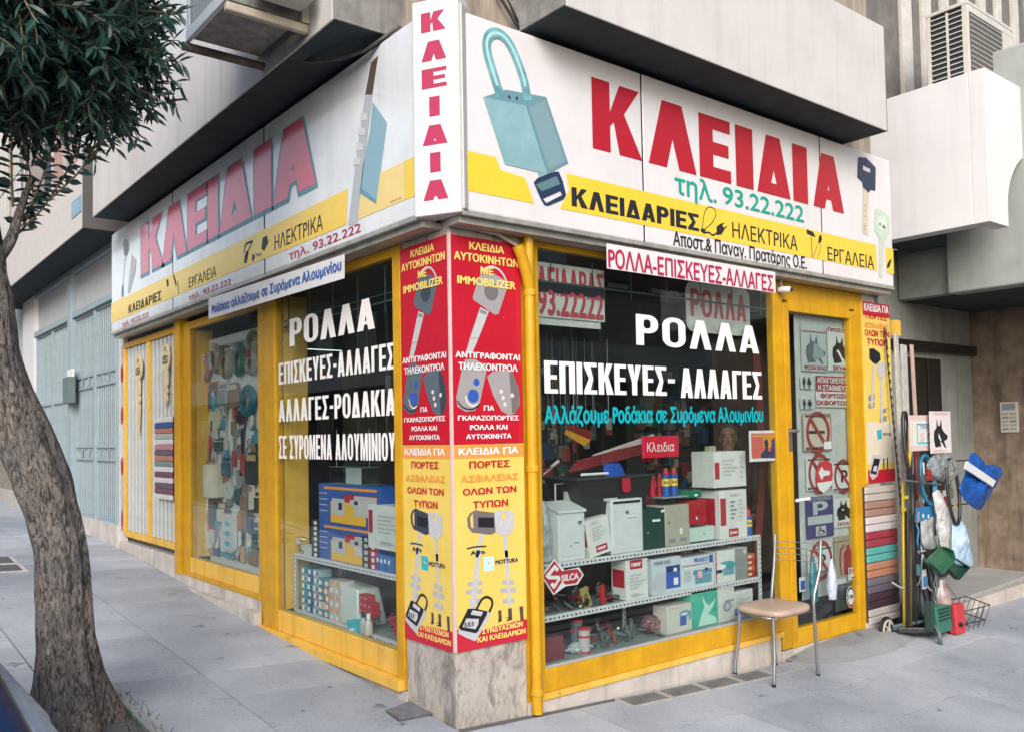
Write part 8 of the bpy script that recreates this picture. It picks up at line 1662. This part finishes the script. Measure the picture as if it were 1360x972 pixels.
E_ = [(0,1),(1,2),(2,3),(2,4),(4,5),(5,6),(2,7),(7,8),(8,9),(0,10),(10,11),(11,12),(0,13),(13,14),(14,15)]
R_b = [(.15,.12),(.16,.13),(.15,.11),(.06,.06),(.075,.075),(.052,.052),(.038,.038),(.075,.075),(.052,.052),(.038,.038),(.09,.09),(.065,.065),(.045,.045),(.09,.09),(.065,.065),(.045,.045)]
body('body', (V_, E_), R_b, mat('dark_jacket',(.018,.018,.022),.8), t, 2)
q = MB(); n = 20
prof = [(-.125,.030,.0),(-.115,.048,.012),(-.09,.060,.012),(-.05,.070,.006),(0,.077,.0),(.04,.079,-.004),(.075,.070,-.010),(.10,.050,-.012),(.118,.015,-.012)]
for h, r, sh in prof:
    for k in range(n):
        a = 2*PI*k/n; q.v.append(pt(r*.88*math.cos(a), r*1.12*math.sin(a)+sh, hz+h))
for i in range(len(prof)-1):
    for k in range(n): k2 = (k+1)%n; q.f.append((i*n+k,i*n+k2,(i+1)*n+k2,(i+1)*n+k))
q.f.append(tuple(range(n))[::-1]); q.f.append(tuple((len(prof)-1)*n+k for k in range(n)))
q.out('head', SKIN, t, smooth=2)
q = MB(); q.tube([pt(0,-.01,1.31),pt(0,.0,1.42)], [.055,.050], 14); q.out('neck', SKIN, t, smooth=2)
q = MB(); q.hexa([pt(-.012,.080,hz-.03),pt(.012,.080,hz-.03),pt(.015,.072,hz-.03),pt(-.015,.072,hz-.03),pt(-.006,.084,hz+.02),pt(.006,.084,hz+.02),pt(.006,.074,hz+.02),pt(-.006,.074,hz+.02)]); q.v = [v for v in q.v]; q.tube([pt(0,.088,hz+.015),pt(0,.098,hz-.015),pt(0,.102,hz-.026),pt(0,.088,hz-.034)], [.007,.010,.014,.010], 8); q.out('nose', SKIN, t, smooth=2)
for sg in (-1, 1):
    q = MB(); q.lathe(pt(.030*sg,.074,hz+.012), [(.0115,0),(.010,.004),(.004,.007)], 10, tuple(f)); q.out('eye', I_BRN, t, smooth=2)
    q = MB(); q.tube([pt(.014*sg,.082,hz+.030),pt(.032*sg,.082,hz+.035),pt(.048*sg,.070,hz+.028)], .005, 6); q.out('eyebrow', mat('hair_grey',(.12,.11,.10),.9), t, smooth=2)
    q = MB(); q.lathe(pt(.066*sg,-.005,hz-.01), [(.022,0),(.026,.006),(.015,.012)], 12, tuple(s_*sg)); q.out('ear', SKIN, t, smooth=2)
    q = MB(); q.prism(Fr(pt(0,.095,1.28), tuple(s_), tuple(f)), [(.0,-.10),(.065*sg,.07),(.040*sg,.095),(.012*sg,.05)], -.01, .012); q.out('collar', mat('pale_collar',(.42,.42,.45),.7), t)
q = MB(); q.tube([pt(-.024,.083,hz-.055),pt(0,.090,hz-.053),pt(.024,.083,hz-.055)], .0055, 6); q.out('mouth', mat('lip_tone',(.26,.09,.08),.5), t, smooth=2)
q = MB(); 
for h, r, sh in ((.02,.078,-.028),(.06,.080,-.026),(.09,.070,-.022),(.115,.046,-.018),(.128,.01,-.015)):
    for k in range(n): a = 2*PI*k/n; q.v.append(pt(r*.93*math.cos(a), r*1.14*math.sin(a)+sh, hz+h))
for i in range(4):
    for k in range(n): k2 = (k+1)%n; q.f.append((i*n+k,i*n+k2,(i+1)*n+k2,(i+1)*n+k))
q.f.append(tuple(4*n+k for k in range(n))); q.out('hair', mat('hair_grey',None), t, smooth=2)
for sg in (-1, 1):
    q = MB(); c_ = Vector(pt(.20*sg,.19,.86)); q.hexa([tuple(c_+s_*a+f*b+Vector((0,0,z))) for z in (-.012,.012) for a, b in ((-.03,-.03),(.03,-.03),(.035,.04),(-.035,.04))]); 
    for k in range(4): b0 = c_+s_*(-.027+.018*k)+f*.04; q.tube([b0, b0+f*.030+Vector((0,0,-.006)), b0+f*([.052,.060,.056,.044][k])+Vector((0,0,-.022))], [.009,.0085,.007], 7)
    b0 = c_-s_*sg*.03; q.tube([b0, b0-s_*sg*.02+f*.02, b0-s_*sg*.024+f*.045], [.011,.010,.008], 7); q.out('hand', SKIN, t, smooth=2, bevel=.004)
    q = MB(); c_ = Vector(pt(.11*sg,.06,.14)); q.hexa([tuple(c_+s_*a+f*b+Vector((0,0,z))) for z, k in ((-.02,1),(.04,.8)) for a, b in ((-.045*k,-.11),(.045*k,-.11),(.05*k,.14),(-.05*k,.14))]); q.out('shoe', BLACKP, t, bevel=.02, seg=3)

# ------------------------------------------------------------------ street tree
t = T('street_tree', 'leaning street tree with grey fissured bark and dark pointed leaves at the left', 'tree', (-1.58,.95,.17))
BARK = bpy.data.materials.new('grey_brown_bark'); BARK.use_nodes = True; nt = BARK.node_tree; b = nt.nodes['Principled BSDF']; N_n = nt.nodes.new; LK = nt.links.new
tc = N_n('ShaderNodeTexCoord'); mp = N_n('ShaderNodeMapping'); mp.inputs['Scale'].default_value = (1,1,.28); LK(tc.outputs['Object'], mp.inputs['Vector'])
mp.inputs['Scale'].default_value = (1,1,.30)
def nzt(sc, det, ro, dist, src):
    n = N_n('ShaderNodeTexNoise'); n.inputs['Scale'].default_value = sc; n.inputs['Detail'].default_value = det; n.inputs['Roughness'].default_value = ro; n.inputs['Distortion'].default_value = dist; LK(src, n.inputs['Vector']); return n.outputs['Fac']
def rmp(src, p0, c0, p1, c1):
    r = N_n('ShaderNodeValToRGB'); e = r.color_ramp.elements; e[0].position = p0; e[1].position = p1; e[0].color = (*c0,1); e[1].color = (*c1,1); LK(src, r.inputs['Fac']); return r.outputs[0]
fis = nzt(46, 9, .68, 1.6, mp.outputs[0]); big = nzt(5, 4, .6, .3, tc.outputs['Object']); fine = nzt(90, 6, .7, 0, mp.outputs[0])
cols_ = [rmp(fis, .40, (.05,.045,.042), .54, (.31,.285,.265)), rmp(big, .35, (.62,.64,.70), .65, (1.15,1.06,.98)), rmp(fine, .3, (.6,.6,.6), .7, (1.2,1.2,1.2))]
src_ = cols_[0]
for c_ in cols_[1:]:
    m_ = N_n('ShaderNodeMix'); m_.data_type = 'RGBA'; m_.blend_type = 'MULTIPLY'; m_.inputs[0].default_value = 1; LK(src_, m_.inputs[6]); LK(c_, m_.inputs[7]); src_ = m_.outputs[2]
LK(src_, b.inputs['Base Color'])
b.inputs['Roughness'].default_value = .9
bp = N_n('ShaderNodeBump'); bp.inputs['Strength'].default_value = 1; bp.inputs['Distance'].default_value = .03; LK(fis, bp.inputs['Height'])
b2_ = N_n('ShaderNodeBump'); b2_.inputs['Strength'].default_value = .5; b2_.inputs['Distance'].default_value = .008; LK(fine, b2_.inputs['Height']); LK(bp.outputs[0], b2_.inputs['Normal']); LK(b2_.outputs[0], b.inputs['Normal'])
def trunk(path, name, n=40, rough=.020, lob=0):
    q = MB(); P = [Vector(p[:3]) for p in path]; steps = []
    for i in range(len(path)-1):
        m_ = max(2, int((P[i+1]-P[i]).length/.022))
        for k in range(m_):
            u = k/m_; p0 = path[max(0,i-1)]; p1 = path[i]; p2 = path[i+1]; p3 = path[min(len(path)-1,i+2)]
            steps.append([.5*((2*b)+(-a+c)*u+(2*a-5*b+4*c-d)*u*u+(-a+3*b-3*c+d)*u**3) for a,b,c,d in zip(p0,p1,p2,p3)])
    steps.append(list(path[-1]))
    for s in steps:
        z = s[2]
        for k in range(n):
            a = 2*PI*k/n; r = s[3]; d = noise.noise(Vector((math.cos(a)*3.2, math.sin(a)*3.2, z*1.1+5)))*rough*2.0+noise.noise(Vector((math.cos(a)*11, math.sin(a)*11, z*3)))*rough*.9+noise.noise(Vector((math.cos(a)*26, math.sin(a)*26, z*9)))*rough*.45
            if lob: fl = max(0, (.52-(z-.17))/.52)**2; r = r*(1+fl*(.42+.40*math.sin(3*a+.6)+.22*math.sin(5*a+2)))
            q.v.append((s[0]+math.cos(a)*(r+d), s[1]+math.sin(a)*(r+d), z))
    for i in range(len(steps)-1):
        for k in range(n): k2 = (k+1)%n; q.f.append((i*n+k,i*n+k2,(i+1)*n+k2,(i+1)*n+k))
    return q.out(name, BARK, t, smooth=2)
trunk([(-1.60,.95,.10,.138),(-1.62,.95,.35,.132),(-1.655,.95,.62,.127),(-1.672,.95,1.03,.116),(-1.745,.95,1.32,.128),(-1.815,.95,1.53,.138),(-1.965,.95,1.93,.130),(-2.0,.95,2.25,.115),(-2.04,.95,2.55,.10),(-2.08,.96,2.9,.105),(-2.10,1.0,3.3,.095)], 'trunk', 64, .013, 1)
for p in ([(-2.08,.95,3.1,.06),(-1.95,.9,3.45,.04),(-1.7,.85,3.7,.025),(-1.45,.85,3.85,.012)], [(-2.08,.96,3.0,.07),(-2.2,1.2,3.4,.05),(-2.5,1.5,3.8,.02)], [(-2.1,1.0,3.25,.07),(-1.95,.9,3.7,.05),(-1.7,.95,4.2,.02)], [(-2.07,.95,2.9,.06),(-2.3,.7,3.2,.045),(-2.5,.4,3.6,.02)], [(-1.97,.93,2.40,.035),(-1.90,.93,2.52,.026),(-1.86,.95,2.66,.018),(-1.80,.98,2.86,.008)]):
    trunk(p, 'limb', 12, .006)
LEAF = mat('dark_oleaster_leaf', (.030,.095,.075), .40, var=.35, scale=6, col2=(.010,.030,.027))
LEAF2 = mat('paler_leaf', (.06,.13,.10), .42, var=.3, scale=6)
TW = mat('pale_twig', (.20,.16,.11), .7)
rl = random.Random(5)
def leaf(q, p, d, l, w_, up):
    d = d.normalized(); sd_ = d.cross(up); sd_ = sd_.normalized() if sd_.length > 1e-4 else Vector((1,0,0)); nn = sd_.cross(d)
    n = len(q.v); c = p+d*l*.5-nn*l*.04
    q.v += [tuple(p), tuple(p+d*l*.30+sd_*w_*.8+nn*w_*.3), tuple(p+d*l*.62+sd_*w_*.85+nn*w_*.25), tuple(p+d*l-nn*l*.08), tuple(p+d*l*.62-sd_*w_*.85+nn*w_*.25), tuple(p+d*l*.30-sd_*w_*.8+nn*w_*.3), tuple(c)]
    q.f += [(n,n+1,n+6),(n+1,n+2,n+6),(n+2,n+3,n+6),(n+3,n+4,n+6),(n+4,n+5,n+6),(n+5,n,n+6)]
q1 = MB(); q2 = MB(); qt = MB()
def twig(p, d, L_t, n, l, w_, droop=.25):
    pts = [p]; dd = d.normalized()
    for i in range(6): dd = (dd+Vector((rl.gauss(0,.10),rl.gauss(0,.10),-droop/6))).normalized(); pts.append(pts[-1]+dd*L_t/6)
    qt.tube(pts, [.006,.005,.0045,.004,.0035,.003,.002], 4, cap=False)
    for i in range(n):
        u = (i+.6)/n*6; k = min(5, int(u)); pp = pts[k].lerp(pts[k+1], u-k); ax = (pts[k+1]-pts[k]).normalized(); a = i*2.4+rl.uniform(-.4,.4)
        o = ax.orthogonal().normalized(); o2 = ax.cross(o); side = o*math.cos(a)+o2*math.sin(a)
        leaf(q1 if rl.random() < .8 else q2, pp, ax*.75+side*.9+Vector((0,0,-.12)), l*rl.uniform(.7,1.25), w_*rl.uniform(.75,1.2), Vector((rl.gauss(0,.5),rl.gauss(0,.5),1)))
C0 = Vector((-2.27,1.0,4.0)); n = 0
while n < 2300:
    v = Vector((rl.uniform(-1,1),rl.uniform(-1,1),rl.uniform(-1,1)))
    if v.length > 1: continue
    p = C0+Vector((v.x*.92, v.y*1.1, v.z*.92))
    if n % 6 == 0: p = Vector((-1.66,.95,3.56))+Vector((v.x*.36,v.y*.45,v.z*.36))
    # uneven outline: lobes and gaps
    if v.length > .66 and noise.noise(Vector((p.x*2.2, p.y*2.2, p.z*2.2))) < -.16: continue
    if v.length > .45 and noise.noise(Vector((p.x*4.1+9, p.y*4.1, p.z*4.1))) < -.34: continue
    if v.z < -.2 and (p-Vector((-1.98,.95,2.9))).length < .3: continue
    d = Vector((v.x, v.y, v.z*.6))+Vector((rl.gauss(0,.4),rl.gauss(0,.4),rl.gauss(-.1,.4)))
    twig(p, d, rl.uniform(.16,.30), 13, .086, .0135); n += 1
for a in ([(-1.92,1.0,3.35),(-1.82,1.0,2.99),(-1.78,1.0,2.74),(-1.86,1.0,2.62)], [(-1.70,1.0,3.35),(-1.70,1.0,3.05),(-1.75,1.0,2.86),(-1.83,1.0,2.62)], [(-1.56,1.0,3.3),(-1.58,1.0,3.06),(-1.65,1.0,2.89),(-1.75,1.0,2.71),(-1.85,1.0,2.58)], [(-1.89,.98,3.3),(-1.885,.98,2.87),(-1.88,.98,2.70)], [(-1.48,.95,3.2),(-1.50,.98,3.05),(-1.60,1.0,2.9),(-1.72,1.0,2.76)]):
    P = [Vector(p) for p in a]; qt.tube(P, [.004]+[.005]*(len(P)-2)+[.007], 5, cap=False)
    for i in range(len(P)-1):
        m_ = int((P[i+1]-P[i]).length/.013)
        for k in range(m_):
            if rl.random() < .15: continue
            pp = P[i].lerp(P[i+1], (k+.5)/m_); an = rl.uniform(0,6.28); leaf(q1 if rl.random() < .85 else q2, pp, Vector((math.cos(an),math.sin(an)*.6,rl.uniform(-.1,.5))), rl.uniform(.055,.085), rl.uniform(.015,.021), Vector((rl.gauss(0,.6),rl.gauss(0,.6),1)))
q1.out('crown', LEAF, t); q2.out('crown_light_leaves', LEAF2, t); qt.out('twigs', TW, t)

# ------------------------------------------------------------------ parked car at the kerb (only its shoulder enters the picture)
t = T('parked_car', 'pale blue parked car of which only the rear shoulder shows at the bottom left', 'car', (-3.0,-.9,gz(-3,-.9)-.15))
CP = mat('metallic_pale_blue', (.24,.38,.58), .25, .1, var=.03); CGL = mat('dark_car_glass', (.008,.02,.06), .3, spec=.2)
zc = .0; x1, x0 = -2.135, -3.80
sec = [(-3.0,[(.30,.0),(.72,.02),(.86,.06),(.90,.20)]),(-2.6,[(.22,.0),(.70,.0),(.90,.035),(.945,.22)]),(-1.4,[(.22,.0),(.66,-.01),(.885,.03),(.925,.10)]),(0.0,[(.22,.0),(.66,-.01),(.87,.03),(.92,.10)]),(.9,[(.26,.0),(.62,.01),(.78,.06),(.84,.20)]),(1.35,[(.36,.06),(.56,.08),(.66,.14),(.68,.30)])]
q = MB(); m_ = len(sec[0][1])
for y, pr in sec:
    for z, ins in pr: q.v.append((x1-ins, y, z))
    for z, ins in reversed(pr): q.v.append((x0+ins, y, z))
k = 2*m_
for i in range(len(sec)-1):
    for j in range(k): j2 = (j+1)%k; q.f.append((i*k+j,i*k+j2,(i+1)*k+j2,(i+1)*k+j))
q.f.append(tuple(range(k))); q.f.append(tuple((len(sec)-1)*k+j for j in reversed(range(k)))); q.out('car_body', CP, t, smooth=2, bevel=.03, seg=3)
def cabin(name, m, e, z0_, z1_):
    q = MB(); q.hexa([(x1-.13-e,-2.55+e,z0_),(x1-.13-e,.55-e,z0_),(x0+.13+e,.55-e,z0_),(x0+.13+e,-2.55+e,z0_),(x1-.32-e,-2.0,z1_),(x1-.32-e,-.35,z1_),(x0+.32+e,-.35,z1_),(x0+.32+e,-2.0,z1_)]); return q.out(name, m, t, bevel=.04, seg=3)
cabin('window_glass', CGL, .0, .88, 1.36)
q = MB(); q.hexa([(x1-.30,-2.05,1.355),(x1-.30,-.30,1.355),(x0+.30,-.30,1.355),(x0+.30,-2.05,1.355),(x1-.38,-1.9,1.41),(x1-.38,-.5,1.41),(x0+.38,-.5,1.41),(x0+.38,-1.9,1.41)]); q.out('roof', CP, t, bevel=.02)
q = MB(); q.tube([(x1-.115,-2.5,.935),(x1-.115,.35,.925)], .008, 6); q.out('window_trim', mat('highlight_trim',(.55,.6,.68),.4), t)  # pale colour stands in for a bright highlight along the shoulder
for y in (-2.15, .55):
    for x, ax in ((x1-.20,1),(x0+.02,1)):
        q = MB(); q.lathe((x,y,gz(x,y)+.17), [(.24,0),(.31,.02),(.31,.17),(.24,.19)], 28, (1,0,0)); w_ = q.out('wheel', mat('tyre_rubber',(.02,.02,.02),.8), t, smooth=True)
        q = MB(); q.lathe((x+.0,y,gz(x,y)+.17), [(.18,-.004),(.18,.196)], 20, (1,0,0)); q.out('rim', STEEL, w_, smooth=True)
for x in (x1-.25, x0+.25): q = MB(); q.box(x-.12,-3.02,.62,x+.12,-2.97,.74); q.out('tail_light', mat('lamp_red',(.35,.01,.01),.2), t, bevel=.01)

# ------------------------------------------------------------------ buildings across the two streets, out of view; added for pane reflections and to cut sky light
def facade(name, label, F, a0, a1, h, depth, col, seed):
    t = T(name, label, 'building', F.P((a0+a1)/2,0,0)); m = mat('facade_%d'%seed, col, .85, var=.08, scale=1.5); wg = mat('far_window_glass',(.03,.04,.05),.1); fr_ = mat('far_frame_white',(.55,.55,.53),.6)
    q = MB(); q.fbox(F, a0, -.3, -depth, a1, h, 0); q.out('wall', m, t); n_ = int((a1-a0)/2.9); proto = None
    for fl in range(int(h/3.1)):
        for k in range(n_):
            a = a0+(a1-a0)*(k+.5)/n_; z = .5+3.1*fl
            q = MB(); q.fbox(F, a-.62, z, .0, a+.62, z+2.0, .03)
            if proto is None: proto = q.out('window', fr_, t); pw = ORG[proto.name].copy(); q = MB(); q.fbox(F, a-.54, z+.08, .031, a+.54, z+1.92, .036); pane = q.out('pane', wg, proto); a_0, z_0 = a, z
            else:
                off = Vector(F.P(a,z,0))-Vector(F.P(a_0,z_0,0)); o = proto.copy(); COL.objects.link(o); o.parent = t; o.location = proto.location+off; p2 = pane.copy(); COL.objects.link(p2); p2.parent = o
        if fl: q = MB(); q.fbox(F, a0+.5, 3.1*fl, 0, a1-.5, 3.1*fl+.15, 1.2); q.fbox(F, a0+.5, 3.1*fl+.15, 1.12, a1-.5, 3.1*fl+1.0, 1.2); q.out('balcony', fr_, t)
    return t
facade('apartment_building', 'cream apartment block across the right street, mirrored in the display window', Fr((0,-15,0),(1,0,0),(0,1,0)), 2, 46, 11, 6, (.34,.30,.24), 1)
facade('apartment_building', 'grey apartment block across the left street, out of view, shaped to darken the left panes', Fr((-11.5,0,0),(0,1,0),(1,0,0)), 2, 62, 8.6, 6, (.12,.12,.115), 2)  # height and dark wall chosen to keep sky out of the left panes
